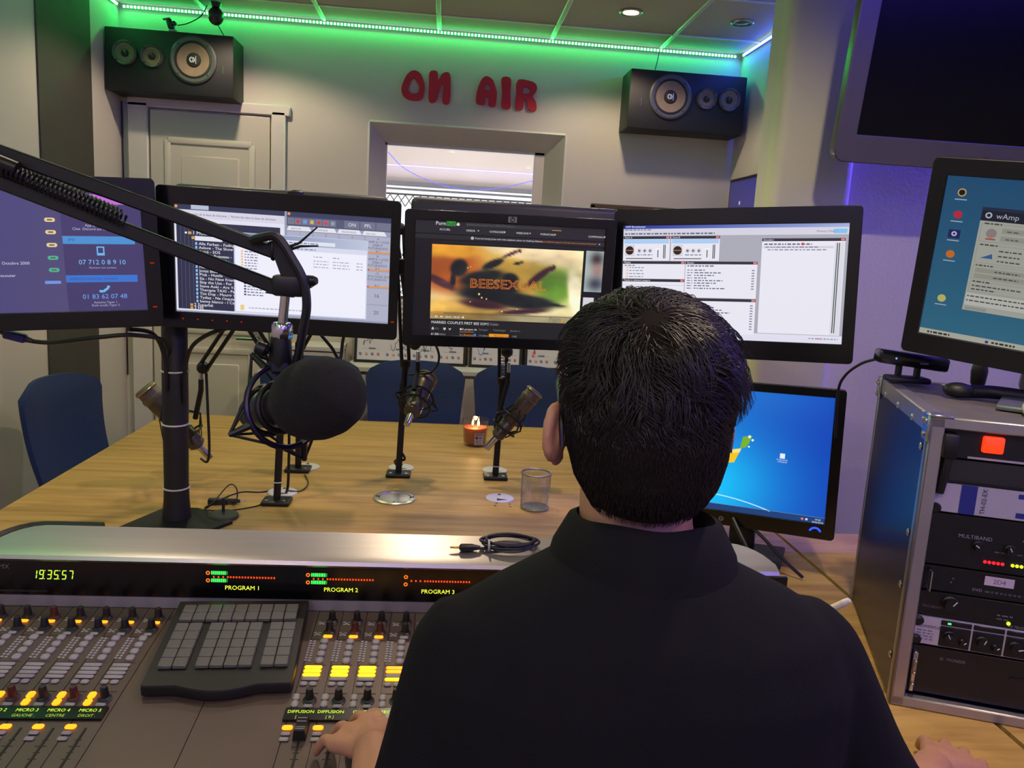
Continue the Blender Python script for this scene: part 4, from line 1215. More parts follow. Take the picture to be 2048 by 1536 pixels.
# --- centre: video page
def draw_video(f):
    f.rect(0, 0, 1, 1, (10, 10, 10), 0)
    f.rect(0, 0, 1, 0.112, (30, 30, 30), 1)
    f.text('Porn', 0.107, 0.042, 0.045, (232, 232, 232), 2)
    f.rect(0.163, 0.006, 0.209, 0.046, (48, 150, 52), 2); f.text('hub', 0.1665, 0.041, 0.045, (16, 30, 16), 3)
    for a in (-70, -35, 0, 35, 70):
        f.line([(0.222, 0.040), (0.222 + 0.010 * sin(radians(a)), 0.040 - 0.026 * cos(radians(a)))], 0.006, (226, 226, 226), 2)
    f.rect(0.26, 0.012, 0.76, 0.040, (46, 46, 46), 2); f.text('Rechercher parmi les 7,865,570 videos...', 0.266, 0.034, 0.026, (90, 90, 90), 3)
    f.rect(0.712, 0.037, 0.762, 0.042, (226, 140, 20), 3)
    for s, u in (('ACCUEIL', 0.155), ('VIDEOS', 0.287), ('CATEGORIES', 0.425), ('WEBCAMS', 0.557), ('PORNSTARS', 0.69), ('COMMUNAUTE', 0.955)):
        f.text(s, u, 0.085, 0.023, (216, 216, 216), 2, 'c')
        if u > 0.2:
            f.poly([(u + 0.036, 0.071), (u + 0.045, 0.071), (u + 0.0405, 0.082)][::-1], (216, 216, 216), 2)
    f.rect(0, 0.112, 1, 0.12, (0, 0, 0), 1)
    f.rect(0, 0.122, 1, 0.158, (34, 34, 34), 1)
    f.disc(0.298, 0.140, 0.014, (180, 180, 180), 2)
    f.text('If you are having issues with video playback, please try disabling Adblock,', 0.312, 0.146, 0.020, (220, 220, 220), 2)
    f.text('contact Adblock support to fix the issue or purchase Premium!', 0.645, 0.146, 0.020, (206, 120, 30), 2)
    f.text('x', 0.965, 0.147, 0.028, (220, 220, 220), 2)
    f.rect(0.092, 0.178, 1, 0.190, (26, 26, 26), 1)
    rd = np.random.RandomState(4)
    NU, NV = 84, 46
    nz = np.zeros((NV + 1, NU + 1))
    for s in (3, 6, 12, 24):
        g = rd.rand(s + 2, s + 2)
        for j in range(NV + 1):
            for i in range(NU + 1):
                x, y = i / NU * s, j / NV * s
                a, b = int(x), int(y)
                fx, fy = x - a, y - b
                nz[j, i] += ((g[b, a] * (1 - fx) + g[b, a + 1] * fx) * (1 - fy) + (g[b + 1, a] * (1 - fx) + g[b + 1, a + 1] * fx) * fy - 0.5) * 1.2 / s ** 0.6
    def ell(a, b, cx, cy, rx, ry, rot, soft=0.35):
        x, y = (a - cx) * 1.78, b - cy
        c, s = cos(rot), sin(rot)
        q = ((x * c + y * s) / rx) ** 2 + ((-x * s + y * c) / ry) ** 2
        return 1 / (1 + math.exp(min(50, max(-50, (sqrt(q) - 1) / soft * 4))))
    def bee(a, b):
        n = nz[min(NV, int(round(b * NV))), min(NU, int(round(a * NU)))]
        top = np.array([232, 206, 160.])
        amber = np.array([168, 82, 26.]); gold = np.array([222, 152, 40.]); green = np.array([96, 140, 44.]); cream = np.array([240, 224, 168.]); ochre = np.array([190, 150, 60.])
        c = cream * 1.0
        k = ell(a, b, 0.50, 0.40, 0.75, 0.32, 0.15, 0.5); c = c * (1 - k) + ochre * k
        k = ell(a, b, 0.10, 0.30, 0.42, 0.36, 0.2, 0.5); c = c * (1 - k) + amber * k
        k = ell(a, b, 0.12, 0.06, 0.40, 0.11, 0.0, 0.5); c = c * (1 - k) + gold * k
        k = ell(a, b, 0.83, 0.50, 0.24, 0.24, 0.5, 0.6); c = c * (1 - k) + green * k
        k = ell(a, b, 0.70, 0.06, 0.60, 0.11, 0.12, 0.5); c = c * (1 - k) + top * k
        k = ell(a, b, 0.20, 0.86, 0.60, 0.15, 0.0, 0.5); c = c * (1 - k) + np.array([226, 176, 84.]) * k
        k = ell(a, b, 0.97, 0.62, 0.09, 0.36, -0.2, 0.4); c = c * (1 - k) + np.array([248, 236, 196.]) * k
        dark = np.array([16, 22, 22.]); plum = np.array([66, 34, 44.])
        for (cx, cy, rx, ry, rt, sf, col) in ((0.18, 0.30, 0.10, 0.12, 0.3, 0.3, dark), (0.14, 0.48, 0.035, 0.12, 0.1, 0.3, dark), (0.40, 0.23, 0.14, 0.05, -0.5, 0.3, dark), (0.52, 0.08, 0.12, 0.022, -0.5, 0.4, plum),
                                              (0.33, 0.42, 0.26, 0.10, -0.25, 0.4, dark), (0.52, 0.42, 0.10, 0.08, 0.2, 0.4, dark), (0.57, 0.20, 0.06, 0.02, -0.3, 0.4, dark), (0.71, 0.37, 0.20, 0.045, -0.75, 0.35, plum), (0.79, 0.26, 0.05, 0.03, -0.4, 0.4, plum),
                                              (0.38, 0.62, 0.36, 0.13, 0.0, 0.4, dark), (0.60, 0.72, 0.42, 0.10, 0.08, 0.35, dark), (0.80, 0.75, 0.18, 0.025, 0.1, 0.35, dark), (0.06, 0.50, 0.20, 0.05, 0.5, 0.4, plum), (0.35, 0.78, 0.28, 0.06, 0.1, 0.5, plum), (0.62, 0.86, 0.30, 0.035, -0.1, 0.5, plum), (0.50, 0.52, 0.12, 0.09, 0.5, 0.5, dark)):
            k = ell(a, b, cx, cy, rx, ry, rt, sf)
            c = c * (1 - k) + (col + 40 * max(0, n)) * k
        c = c * (1 + 0.55 * n)
        if b > 0.9:
            c = c * 0.75
        return tuple(min(255, max(0, float(x))) for x in c)
    f.grid(0.092, 0.205, 0.888, 0.850, NU, NV, bee, 2)
    for u, v, r in ((0.345, 0.62, 0.010), (0.36, 0.65, 0.008), (0.385, 0.66, 0.007), (0.28, 0.395, 0.006), (0.295, 0.385, 0.005), (0.47, 0.765, 0.008), (0.55, 0.74, 0.006), (0.30, 0.69, 0.006)):
        f.disc(u, v, r, (236, 196, 120), 3, 8)
    for a in (-60, -20, 25, 60):
        f.line([(0.545, 0.235), (0.545 + 0.014 * sin(radians(a + 60)), 0.235 - 0.022 * cos(radians(a + 60)))], 0.007, (86, 36, 36), 3)
        f.line([(0.73, 0.355), (0.73 + 0.016 * sin(radians(a + 60)), 0.355 - 0.022 * cos(radians(a + 60)))], 0.007, (70, 34, 44), 3)
    f.text('BEESEXUAL', 0.495, 0.565, 0.112, (240, 126, 40), 4, 'c', 1.18, outline=0.016)
    f.rect(0.104, 0.795, 0.888, 0.800, (100, 92, 80), 3); f.rect(0.104, 0.795, 0.162, 0.802, (238, 140, 30), 4)
    f.rect(0.118, 0.822, 0.122, 0.838, (236, 236, 236), 3); f.rect(0.126, 0.822, 0.130, 0.838, (236, 236, 236), 3)
    f.poly([(0.146, 0.822), (0.146, 0.838), (0.157, 0.830)], (236, 236, 236), 3); f.rect(0.157, 0.822, 0.159, 0.838, (236, 236, 236), 3)
    f.text('00:03 / 00:40', 0.172, 0.839, 0.024, (236, 236, 236), 3)
    f.poly([(0.258, 0.826), (0.258, 0.834), (0.263, 0.834), (0.270, 0.840), (0.270, 0.820), (0.263, 0.826)], (236, 236, 236), 3)
    f.text('Porn', 0.725, 0.835, 0.055, (120, 108, 90), 3); f.disc(0.795, 0.828, 0.013, (220, 150, 40), 4, 12, 0.006)
    # side picture, blurred
    def blur(a, b):
        base = np.array([176, 190, 186.])
        for cx, cy, rx, ry, col in ((0.60, 0.20, 0.45, 0.22, (52, 40, 42)), (0.68, 0.48, 0.42, 0.2, (170, 130, 120)), (0.62, 0.80, 0.6, 0.22, (60, 62, 76))):
            k = math.exp(-(((a - cx) / rx) ** 2 + ((b - cy) / ry) ** 2) * 1.6)
            base = base * (1 - k) + np.array(col) * k
        return tuple(base)
    f.grid(0.902, 0.20, 1.0, 0.56, 10, 14, blur, 2)
    f.rect(0.902, 0.56, 1.0, 0.61, (8, 8, 8), 2); f.rect(0.902, 0.61, 0.96, 0.70, (214, 214, 218), 2)
    f.rect(0.092, 0.850, 1.0, 1.0, (27, 27, 27), 1)
    f.text("MARRIED COUPLE'S FIRST BEE SOME", 0.099, 0.893, 0.033, (222, 222, 222), 2, squeeze=0.96)
    f.rect(0.393, 0.866, 0.452, 0.898, (46, 46, 46), 2); f.text('Traduire', 0.41, 0.890, 0.022, (150, 150, 150), 3)
    f.poly([(0.102, 0.935), (0.102, 0.948), (0.114, 0.948), (0.114, 0.934), (0.108, 0.922)], (190, 190, 190), 2); f.text('95%', 0.119, 0.946, 0.022, (110, 110, 110), 2)
    f.poly([(0.163, 0.928), (0.163, 0.942), (0.170, 0.952), (0.177, 0.942), (0.177, 0.928)], (190, 190, 190), 2); f.poly([(0.190, 0.930), (0.198, 0.952), (0.206, 0.930), (0.198, 0.935)], (190, 190, 190), 2)
    f.text('A propos de', 0.262, 0.944, 0.026, (222, 222, 222), 2); f.rect(0.250, 0.958, 0.326, 0.962, (226, 130, 20), 2); f.disc(0.256, 0.936, 0.009, (222, 222, 222), 2)
    for s, u in (('Partager', 0.352), ('Telecharger', 0.428), ('Ajouter a', 0.518)):
        f.text(s, u, 0.942, 0.024, (120, 120, 120), 2)
    f.text('61 505', 0.099, 0.995, 0.025, (230, 230, 230), 2); f.text('VIEWS', 0.142, 0.995, 0.020, (150, 150, 150), 2)
    f.text('De:', 0.25, 0.993, 0.022, (150, 150, 150), 2); f.text('Beesexual', 0.272, 0.993, 0.023, (226, 140, 30), 2); f.disc(0.332, 0.985, 0.012, (40, 120, 220), 2); f.text('14 videos', 0.352, 0.993, 0.022, (150, 150, 150), 2)
    f.rect(0.407, 0.968, 0.513, 1.0, (240, 154, 20), 2); f.text('Abonnez-vous', 0.434, 0.991, 0.024, (50, 30, 10), 3); f.text('1,682', 0.53, 0.991, 0.020, (150, 150, 150), 2)
m3 = monitor('black monitor in the middle showing a dark page with a bee video', (0.146, 1.848, 1.381), (1.2, 3, 0.6), 0.486, 0.310, (0.021, 0.022, 0.020, 0.024), draw_video, 0.95)
f = Flat(0.02, 0.013)
f.rect(0, 0, 1, 1, (120, 120, 122), 0); f.disc(0.5, 0.5, 0.46, (24, 24, 26), 1, 18); f.text('hp', 0.5, 0.66, 0.62, (170, 170, 172), 2, 'c')
f.build('logo', print_material(), m3, (0.0, -0.0058, 0.144))

# --- right of centre: radio automation
def draw_auto(f):
    f.rect(0, 0, 1, 1, (168, 168, 180), 0)
    f.grid(0, 0, 1, 0.035, 12, 1, lambda a, b: (30 + 130 * a, 46 + 130 * a, 150 + 66 * a), 1)
    f.rect(0, 0.035, 1, 0.095, (210, 208, 222), 1)
    f.text('SAM Broadcaster', 0.012, 0.024, 0.026, (230, 232, 245), 2)
    f.scrawl(0.01, 0.048, 0.13, (110, 110, 130), 2, 0.008); f.scrawl(0.01, 0.084, 0.42, (90, 92, 120), 2, 0.012)
    f.text('Winamp 5 Peak: 0', 0.865, 0.075, 0.022, (90, 90, 110), 2); f.rect(0.935, 0.05, 0.99, 0.085, (130, 190, 235), 2)
    def win(u0, v0, u1, v1, s):
        f.rect(u0, v0, u1, v1, (230, 229, 240), 2); f.rect(u0, v0, u1, v0 + 0.024, (40, 40, 50), 3); f.text(s, u0 + 0.006, v0 + 0.019, 0.022, (230, 230, 236), 4)
        f.rect(u1 - 0.018, v0 + 0.003, u1 - 0.003, v0 + 0.021, (220, 120, 130), 4)
    for u0, s in ((0.004, 'Deck A'), (0.232, 'Deck B')):
        win(u0, 0.10, u0 + 0.222, 0.315, s)
        f.rect(u0 + 0.004, 0.126, u0 + 0.218, 0.165, (170, 202, 240), 3)
        f.rect(u0 + 0.008, 0.175, u0 + 0.055, 0.275, (210, 208, 216), 3); f.disc(u0 + 0.031, 0.225, 0.038, (26, 20, 24), 4, 20); f.rect(u0 + 0.012, 0.221, u0 + 0.05, 0.228, (190, 110, 60), 5)
        for q in range(3):
            f.disc(u0 + 0.078 + 0.026 * q, 0.228, 0.019, (196, 196, 208), 3, 16); f.poly([(u0 + 0.074 + 0.026 * q, 0.218), (u0 + 0.074 + 0.026 * q, 0.238), (u0 + 0.084 + 0.026 * q, 0.228)], (50, 50, 64), 4)
        f.scrawl(u0 + 0.066, 0.268, 0.075, (130, 130, 150), 3, 0.009); f.rect(u0 + 0.014, 0.292, u0 + 0.142, 0.300, (90, 90, 100), 3)
        f.rect(u0 + 0.165, 0.205, u0 + 0.169, 0.285, (50, 50, 60), 3); f.rect(u0 + 0.155, 0.205, u0 + 0.179, 0.22, (240, 240, 248), 4)
        f.rect(u0 + 0.192, 0.175, u0 + 0.196, 0.295, (60, 62, 60), 3); f.rect(u0 + 0.199, 0.175, u0 + 0.203, 0.295, (60, 62, 60), 3)
    win(0.004, 0.32, 0.30, 0.475, 'Playlist')
    f.scrawl(0.012, 0.362, 0.05, (110, 110, 140), 3)
    for k in range(4):
        f.disc(0.026, 0.375 + 0.027 * k, 0.008, (236, 180, 110), 3, 8); f.scrawl(0.036, 0.381 + 0.027 * k, 0.07, (140, 140, 160), 3, 0.008, k)
    win(0.004, 0.478, 0.30, 0.98, 'Tracks in selected category')
    f.rect(0.004, 0.53, 0.30, 0.533, (190, 190, 200), 3)
    win(0.303, 0.32, 0.625, 0.635, 'Queue')
    f.scrawl(0.312, 0.365, 0.12, (120, 120, 140), 3, 0.012)
    for k in range(8):
        f.scrawl(0.312, 0.40 + 0.0225 * k, 0.025, (120, 120, 146), 3, 0.008, k); f.scrawl(0.345, 0.40 + 0.0225 * k, 0.05 + 0.1 * ((k * 37) % 10) / 10, (96, 96, 124), 3, 0.009, k + 9); f.rect(0.602, 0.391 + 0.0225 * k, 0.614, 0.40 + 0.0225 * k, (120, 120, 146), 3)
    win(0.303, 0.64, 0.625, 0.945, 'History')
    for k in range(10):
        f.scrawl(0.345, 0.70 + 0.0225 * k, 0.06 + 0.12 * ((k * 53) % 10) / 10, (96, 96, 124), 3, 0.009, k + 31); f.rect(0.602, 0.691 + 0.0225 * k, 0.614, 0.70 + 0.0225 * k, (120, 120, 146), 3)
    win(0.64, 0.125, 0.985, 0.925, 'Encoders')
    f.scrawl(0.65, 0.18, 0.20, (110, 110, 130), 3, 0.013); f.disc(0.812, 0.172, 0.012, (210, 70, 80), 4, 10)
    f.rect(0.645, 0.190, 0.94, 0.207, (206, 206, 216), 3); f.scrawl(0.655, 0.202, 0.22, (120, 120, 140), 4, 0.008); f.scrawl(0.665, 0.224, 0.25, (120, 120, 150), 3, 0.008)
    f.rect(0.944, 0.16, 0.982, 0.92, (216, 216, 226), 3); f.rect(0.952, 0.165, 0.956, 0.905, (60, 66, 60), 4); f.rect(0.96, 0.165, 0.964, 0.905, (60, 66, 60), 4)
    f.scrawl(0.86, 0.962, 0.12, (150, 150, 170), 3, 0.010); f.rect(0, 0.93, 1, 1, (222, 220, 236), 1)
    f.disc(0.90, 0.957, 0.008, (220, 120, 130), 4, 8)
m4 = monitor('wide black monitor right of the head showing radio automation windows', (0.643, 1.770, 1.408), (-27.2, 0, 3.0), 0.541, 0.338, (0.020, 0.022, 0.034, 0.040), draw_auto, 1.0)
link('logo_light', MB().rbox((-0.02, -0.0055, -0.1455), (0.02, 0.002, 0.003), 0.0008, 1), SILVER, m4)

# --- lower right: blue desktop
def draw_blue(f):
    def sky(a, b):
        k = math.exp(-(((a - 0.22) / 0.55) ** 2 + ((b - 0.78) / 0.55) ** 2))
        q = math.exp(-(((a - 0.5) / 0.6) ** 2 + ((b + 0.05) / 0.25) ** 2))
        return (2 + 6 * k + 20 * q, 58 + 140 * k + 40 * q, 178 + 77 * k + 20 * q)
    f.grid(0, 0, 1, 1, 24, 20, sky, 0)
    f.poly([(0.475, 0.375), (0.53, 0.36), (0.515, 0.42), (0.495, 0.46), (0.46, 0.47)][::-1], (120, 176, 40), 1)
    f.disc(0.515, 0.37, 0.012, (236, 244, 220), 2, 10); f.disc(0.535, 0.395, 0.010, (236, 244, 220), 2, 8); f.disc(0.515, 0.45, 0.008, (236, 244, 220), 2, 8)
    f.poly([(0.36, 0.50), (0.47, 0.47), (0.43, 0.59), (0.36, 0.605), (0.32, 0.60)][::-1], (246, 196, 30), 1)
    f.poly([(0.38, 0.50), (0.47, 0.47), (0.46, 0.505), (0.40, 0.52)][::-1], (250, 226, 120), 2)
    f.disc(0.355, 0.615, 0.012, (236, 244, 240), 2, 6)
    arc = [(0.05 + 0.62 * k / 20, 0.865 + 0.085 * ((k / 20 - 0.3) / 0.7) ** 2) for k in range(21)]
    f.line(arc, 0.008, (190, 236, 250), 1)
    f.rect(0, 0.945, 1, 1, (24, 62, 118), 1); f.rect(0, 0.943, 1, 0.947, (80, 130, 180), 2)
    f.rect(0.705, 0.475, 0.735, 0.515, (232, 236, 244), 2); f.text('Programmes', 0.72, 0.53, 0.016, (220, 230, 245), 2, 'c'); f.text('17.06.2018', 0.72, 0.548, 0.016, (220, 230, 245), 2, 'c')
    f.text('19:35', 0.955, 0.972, 0.02, (220, 230, 245), 3, 'c'); f.text('20/06/2018', 0.955, 0.992, 0.018, (220, 230, 245), 3, 'c')
    f.disc(0.865, 0.972, 0.010, (220, 120, 110), 3, 8); f.disc(0.89, 0.972, 0.010, (200, 210, 230), 3, 8)
m5 = monitor('black monitor showing a bright blue desktop with yellow logo, behind the shoulder', (0.715, 1.741, 1.013), (-28, 0, 2.0), 0.41, 0.345, (0.022, 0.020, 0.017, 0.032), draw_blue, 1.0)
link('power_arc', MB().torus(0.012, 0.0022, 16, 6, Matrix.Translation((0.165, -0.006, -0.160)) @ Matrix.Rotation(pi / 2, 4, 'X'), radians(20), radians(160)), emit('blue_power', (30, 60, 255), 3.0), m5)
f = Flat(0.016, 0.012)
f.disc(0.5, 0.5, 0.45, (150, 150, 156), 0, 18, 0.36); f.text('LG', 0.5, 0.64, 0.4, (150, 150, 156), 1, 'c')
f.build('logo', print_material(), m5, (-0.045, -0.0058, -0.158))
link('stand_neck', MB().rbox((0, 0.05, -0.20), (0.06, 0.025, 0.12), 0.006, 2), MATB, m5)
link('stand_foot', MB().rbox((0, 0.04, -0.2515), (0.18, 0.14, 0.012), 0.005, 2, Matrix.Rotation(radians(-2), 4, 'Y')), MATB, m5)

# --- far right, on the rack: streaming software
def draw_wamp(f):
    f.grid(0, 0, 1, 1, 8, 8, lambda a, b: (34 + 22 * b, 92 + 34 * b, 136 + 22 * b), 0)
    for v, c in ((0.10, (230, 190, 120)), (0.23, (220, 50, 80)), (0.345, (40, 50, 130)), (0.47, (240, 130, 40)), (0.75, (226, 216, 120))):
        f.disc(0.075, v, 0.024, c, 1, 14)
        f.rect(0.05, v + 0.038, 0.10, v + 0.044, (190, 210, 220), 1)
    f.disc(0.075, 0.10, 0.017, (26, 24, 24), 2, 14)
    f.rect(0.05, 0.321, 0.10, 0.372, (32, 40, 110), 1); f.disc(0.075, 0.345, 0.015, (226, 230, 240), 2, 14, 0.007)
    f.rect(0.17, 0.17, 1.0, 0.80, (196, 198, 186), 1); f.rect(0.17, 0.17, 1, 0.19, (36, 54, 84), 2); f.rect(0.17, 0.19, 1, 0.25, (30, 36, 52), 2)
    f.disc(0.20, 0.217, 0.018, (210, 216, 236), 3, 14, 0.010); f.text('wAmp', 0.23, 0.232, 0.044, (206, 210, 220), 3)
    for u0, v0, u1, v1 in ((0.18, 0.265, 0.40, 0.37), (0.43, 0.265, 0.98, 0.37), (0.18, 0.39, 0.98, 0.50), (0.18, 0.515, 0.98, 0.60), (0.18, 0.615, 0.98, 0.68)):
        f.line([(u0, v0), (u1, v0), (u1, v1), (u0, v1), (u0, v0)], 0.002, (160, 162, 152), 2); f.scrawl(u0 + 0.01, v0 + 0.004, 0.07, (90, 90, 86), 3, 0.009)
    f.disc(0.225, 0.32, 0.028, (170, 150, 150), 3, 14); f.rect(0.205, 0.35, 0.245, 0.358, (200, 80, 40), 3)
    for k in range(2):
        f.rect(0.265, 0.285 + 0.045 * k, 0.36, 0.315 + 0.045 * k, (176, 176, 164), 3); f.scrawl(0.285, 0.306 + 0.045 * k, 0.05, (110, 110, 104), 4)
    for k in range(4):
        f.rect(0.46 + 0.012 * k, 0.285 + 0.020 * k, 0.54 - 0.012 * k, 0.298 + 0.020 * k, (110, 200, 90), 3)
    f.scrawl(0.57, 0.31, 0.12, (90, 90, 86), 3); f.scrawl(0.57, 0.345, 0.14, (90, 90, 86), 3)
    f.poly([(0.20, 0.47), (0.245, 0.44), (0.25, 0.47)], (60, 110, 170), 3)
    for k in range(3):
        f.scrawl(0.27, 0.423 + 0.03 * k, 0.09, (90, 90, 86), 3); f.rect(0.39, 0.405 + 0.03 * k, 0.60, 0.428 + 0.03 * k, (224, 226, 220), 3); f.scrawl(0.40, 0.421 + 0.03 * k, 0.08, (70, 70, 70), 4); f.rect(0.64, 0.405 + 0.03 * k, 0.78, 0.428 + 0.03 * k, (176, 176, 164), 3)
    for k in range(6):
        u, v = 0.19 + 0.265 * (k % 3), 0.53 + 0.036 * (k // 3)
        f.rect(u, v, u + 0.25, v + 0.028, (176, 176, 164), 3); f.scrawl(u + 0.08, v + 0.019, 0.10, (90, 90, 86), 4)
    for k, w in enumerate((0.2, 0.1)):
        f.scrawl(0.19, 0.645 + 0.022 * k, w, (90, 90, 86), 3); f.scrawl(0.42, 0.647 + 0.022 * k, 0.28, (90, 90, 86), 3)
    f.rect(0.175, 0.69, 0.98, 0.765, (222, 222, 214), 3); f.scrawl(0.18, 0.712, 0.60, (90, 90, 86), 4); f.scrawl(0.18, 0.74, 0.72, (90, 90, 86), 4)
    f.rect(0.18, 0.775, 0.27, 0.795, (176, 176, 164), 3); f.scrawl(0.55, 0.79, 0.35, (100, 100, 190), 3)
    f.rect(0, 0.96, 1, 1, (206, 206, 190), 1); f.scrawl(0.04, 0.985, 0.1, (50, 50, 50), 2, 0.012); f.scrawl(0.32, 0.985, 0.1, (50, 50, 50), 2, 0.012); f.disc(0.30, 0.98, 0.010, (60, 70, 160), 2, 8)
m6 = monitor('black monitor standing on the flight case showing a teal desktop', (0.975, 1.206, 1.464), (-45, 14.7, -5.4), 0.41, 0.345, (0.022, 0.022, 0.026, 0.036), draw_wamp, 0.55, MATB)
f = Flat(0.026, 0.018)
f.disc(0.5, 0.5, 0.48, (130, 150, 150), 0, 18); f.text('hp', 0.5, 0.68, 0.6, (30, 40, 44), 1, 'c')
f.build('logo', print_material(), m6, (0.0, -0.0058, -0.155))
link('stand_neck', MB().tube([(0.0, 0.05, -0.10), (0.0, 0.09, -0.17), (0.0, 0.10, -0.235)], 0.022, 10), mat('silver_stand', (140, 142, 150), 0.3, 0.7), m6)

# --- monitors on the far side of the mount, seen from behind
def guest(label, x0, x1, y, zt, h=0.30):
    t = thing('guest_monitor', label, 'monitor', ((x0 + x1) / 2, y, zt), (0, 0, 0), 'monitors facing the guests')
    w = x1 - x0
    link('back_shell', MB().rbox((0, 0, -h / 2), (w, 0.05, h), 0.016, 3), mat('violet_black_shell', (40, 37, 48), 0.5), t)
    link('bezel', MB().rbox((0, 0.032, -h / 2), (w - 0.01, 0.016, h - 0.01), 0.005, 2), GLOSS, t)
    link('screen', MB().box((0, 0.041, -h / 2), (w - 0.04, 0.003, h - 0.05)), MATS['dark_screen'], t)
guest('back of a dark monitor rising behind the bee video monitor', -0.100, 0.455, 2.13, 1.580, 0.28)
guest('back of a dark monitor rising behind the song list monitor', -0.70, -0.158, 2.13, 1.575, 0.28)

# ------------------------------------------------------------------ monitor mount: pole on the table with a rail
t = thing('monitor_mount', 'thick black monitor pole with white cable ties on the table', 'monitor mount', (-0.640, 1.93, 0.75))
link('base_plate', MB().prism([(-0.11, -0.09), (0.10, -0.09), (0.14, -0.02), (0.03, 0.07), (-0.05, 0.07)], 0.0, 0.008, 'z'), MET, t)
link('pole', MB().lathe([(0.034, 0.008), (0.030, 0.05), (0.0285, 0.10), (0.030, 0.30), (0.029, 0.55), (0.022, 0.56), (0.022, 0.76)], 24), mat('black_sleeve', (16, 16, 17), 0.6, var=0.15, scale=60), t)
for z in (0.085, 0.245, 0.375, 0.505):
    tie = link('cable_tie', MB().torus(0.0305, 0.0022, 32, 6, Matrix.Translation((0, 0, z)) @ Matrix.Rotation(radians(3), 4, 'X')), mat('white_tie', (190, 188, 182), 0.5), t)
    link('tie_tail', MB().tube([(0.028, -0.012, z), (0.040, -0.016, z + 0.003)], 0.002, 6), MATS['white_tie'], tie)
link('rail', MB().rbox((0.52, 0.08, 0.65), (1.30, 0.03, 0.04), 0.004, 1), MET, t)
link('rail', MB().tube([(0, 0.05, 0.65), (-0.10, 0.0, 0.65), (-0.22, -0.13, 0.64)], 0.016, 10), MET, t)
link('clamp', MB().rbox((0, 0.05, 0.65), (0.07, 0.10, 0.08), 0.006, 2), MET, t)
for x, y in ((0.262, -0.045), (0.786, -0.03)):
    link('bracket', MB().rbox((x, (y + 0.07) / 2 + 0.005, 0.645), (0.09, 0.07 - y, 0.09), 0.004, 1), MET, t)
for x in (0.23, 0.80):
    link('bracket', MB().rbox((x, 0.135, 0.665), (0.08, 0.085, 0.08), 0.004, 1), MET, t)
link('bracket', MB().rbox((1.17, 0.0, 0.655), (0.05, 0.14, 0.06), 0.004, 1), MET, t)

wire('monitor_cable', 'black video cable with blue plug from the far left monitor to the pole', [(-0.889, 1.75, 1.207), (-0.838, 1.752, 1.204), (-0.75, 1.77, 1.217), (-0.684, 1.80, 1.222), (-0.64, 1.87, 1.20), (-0.655, 1.925, 1.13), (-0.673, 1.93, 1.0)], 0.0048, CBL)
t = thing('video_plug', 'blue video plug hanging below the far left monitor', 'plug', (-0.908, 1.748, 1.214), (0, radians(12), 0))
link('plug_body', MB().rbox((0, 0, 0), (0.045, 0.018, 0.018), 0.003, 1), mat('blue_plug', (22, 26, 90), 0.4), t)
link('strain_relief', MB().tube([(0.02, 0, 0), (0.036, 0, -0.001)], [0.007, 0.005], 8), DK, t)
link('lead', MB().tube([(-0.02, 0, 0), (-0.06, 0.01, 0.012), (-0.10, 0.03, 0.03)], 0.006, 8), DK, t)
wire('monitor_cable', 'black cable dropping from the left monitors into the pole sleeve', [(-0.695, 1.80, 1.235), (-0.66, 1.85, 1.22), (-0.648, 1.885, 1.16), (-0.65, 1.898, 1.08)], 0.0048, CBL)
wire('monitor_cable', 'black cable from the song list monitor curving into the pole', [(-0.50, 1.86, 1.24), (-0.54, 1.86, 1.225), (-0.585, 1.88, 1.19), (-0.607, 1.90, 1.13), (-0.612, 1.91, 1.05)], 0.0048, CBL)
wire('monitor_cable', 'second black cable from the song list monitor to the pole', [(-0.54, 1.90, 1.26), (-0.58, 1.90, 1.25), (-0.61, 1.92, 1.235)], 0.0042, CBL)
wire('monitor_cable', 'black cables tangled below the song list monitor', [(-0.30, 1.90, 1.24), (-0.27, 1.92, 1.20), (-0.25, 1.93, 1.17), (-0.24, 1.93, 1.23), (-0.20, 1.90, 1.25)], 0.004, CBL)
wire('monitor_cable', 'black cable hanging below the blue desktop monitor', [(0.72, 1.75, 0.86), (0.76, 1.71, 0.83), (0.80, 1.67, 0.79), (0.84, 1.64, 0.757)], 0.004, CBL)
wire('monitor_cable', 'thicker black cable beside it below the blue desktop monitor', [(0.70, 1.74, 0.86), (0.715, 1.70, 0.82), (0.74, 1.66, 0.77), (0.78, 1.62, 0.758)], 0.0055, CBL)
# ------------------------------------------------------------------ mixing console
def SZ(y):
    return 0.80 + (y - 0.75) * 0.10
SL = math.atan(0.10)
CP = mat('console_panel', (92, 78, 72), 0.42, 0.35, var=0.05, scale=14)
ALU = mat('brushed_aluminium', (176, 172, 168), 0.34, 0.85, var=0.05, scale=60, stretch=(0.05, 1, 1))
BPAN = mat('black_display_panel', (7, 7, 8), 0.25, var=0.05)
con = thing('mixing_console', 'large broadcast mixing console with lit orange buttons and meter bridge', 'mixing console', (-0.07, 1.15, 0.75))
CO = Vector((-0.07, 1.15, 0.75))
def cl_(p):
    return (p[0] - CO.x, p[1] - CO.y, p[2] - CO.z)
CX0, CX1 = -0.755, 0.615
link('body', MB().prism([(0.86 - CO.y, 0.001), (1.245 - CO.y, 0.001), (1.245 - CO.y, SZ(1.245) - CO.z - 0.003), (0.86 - CO.y, SZ(0.86) - CO.z - 0.003)], CX0 - CO.x, CX1 - CO.x, 'x'), CP, con)
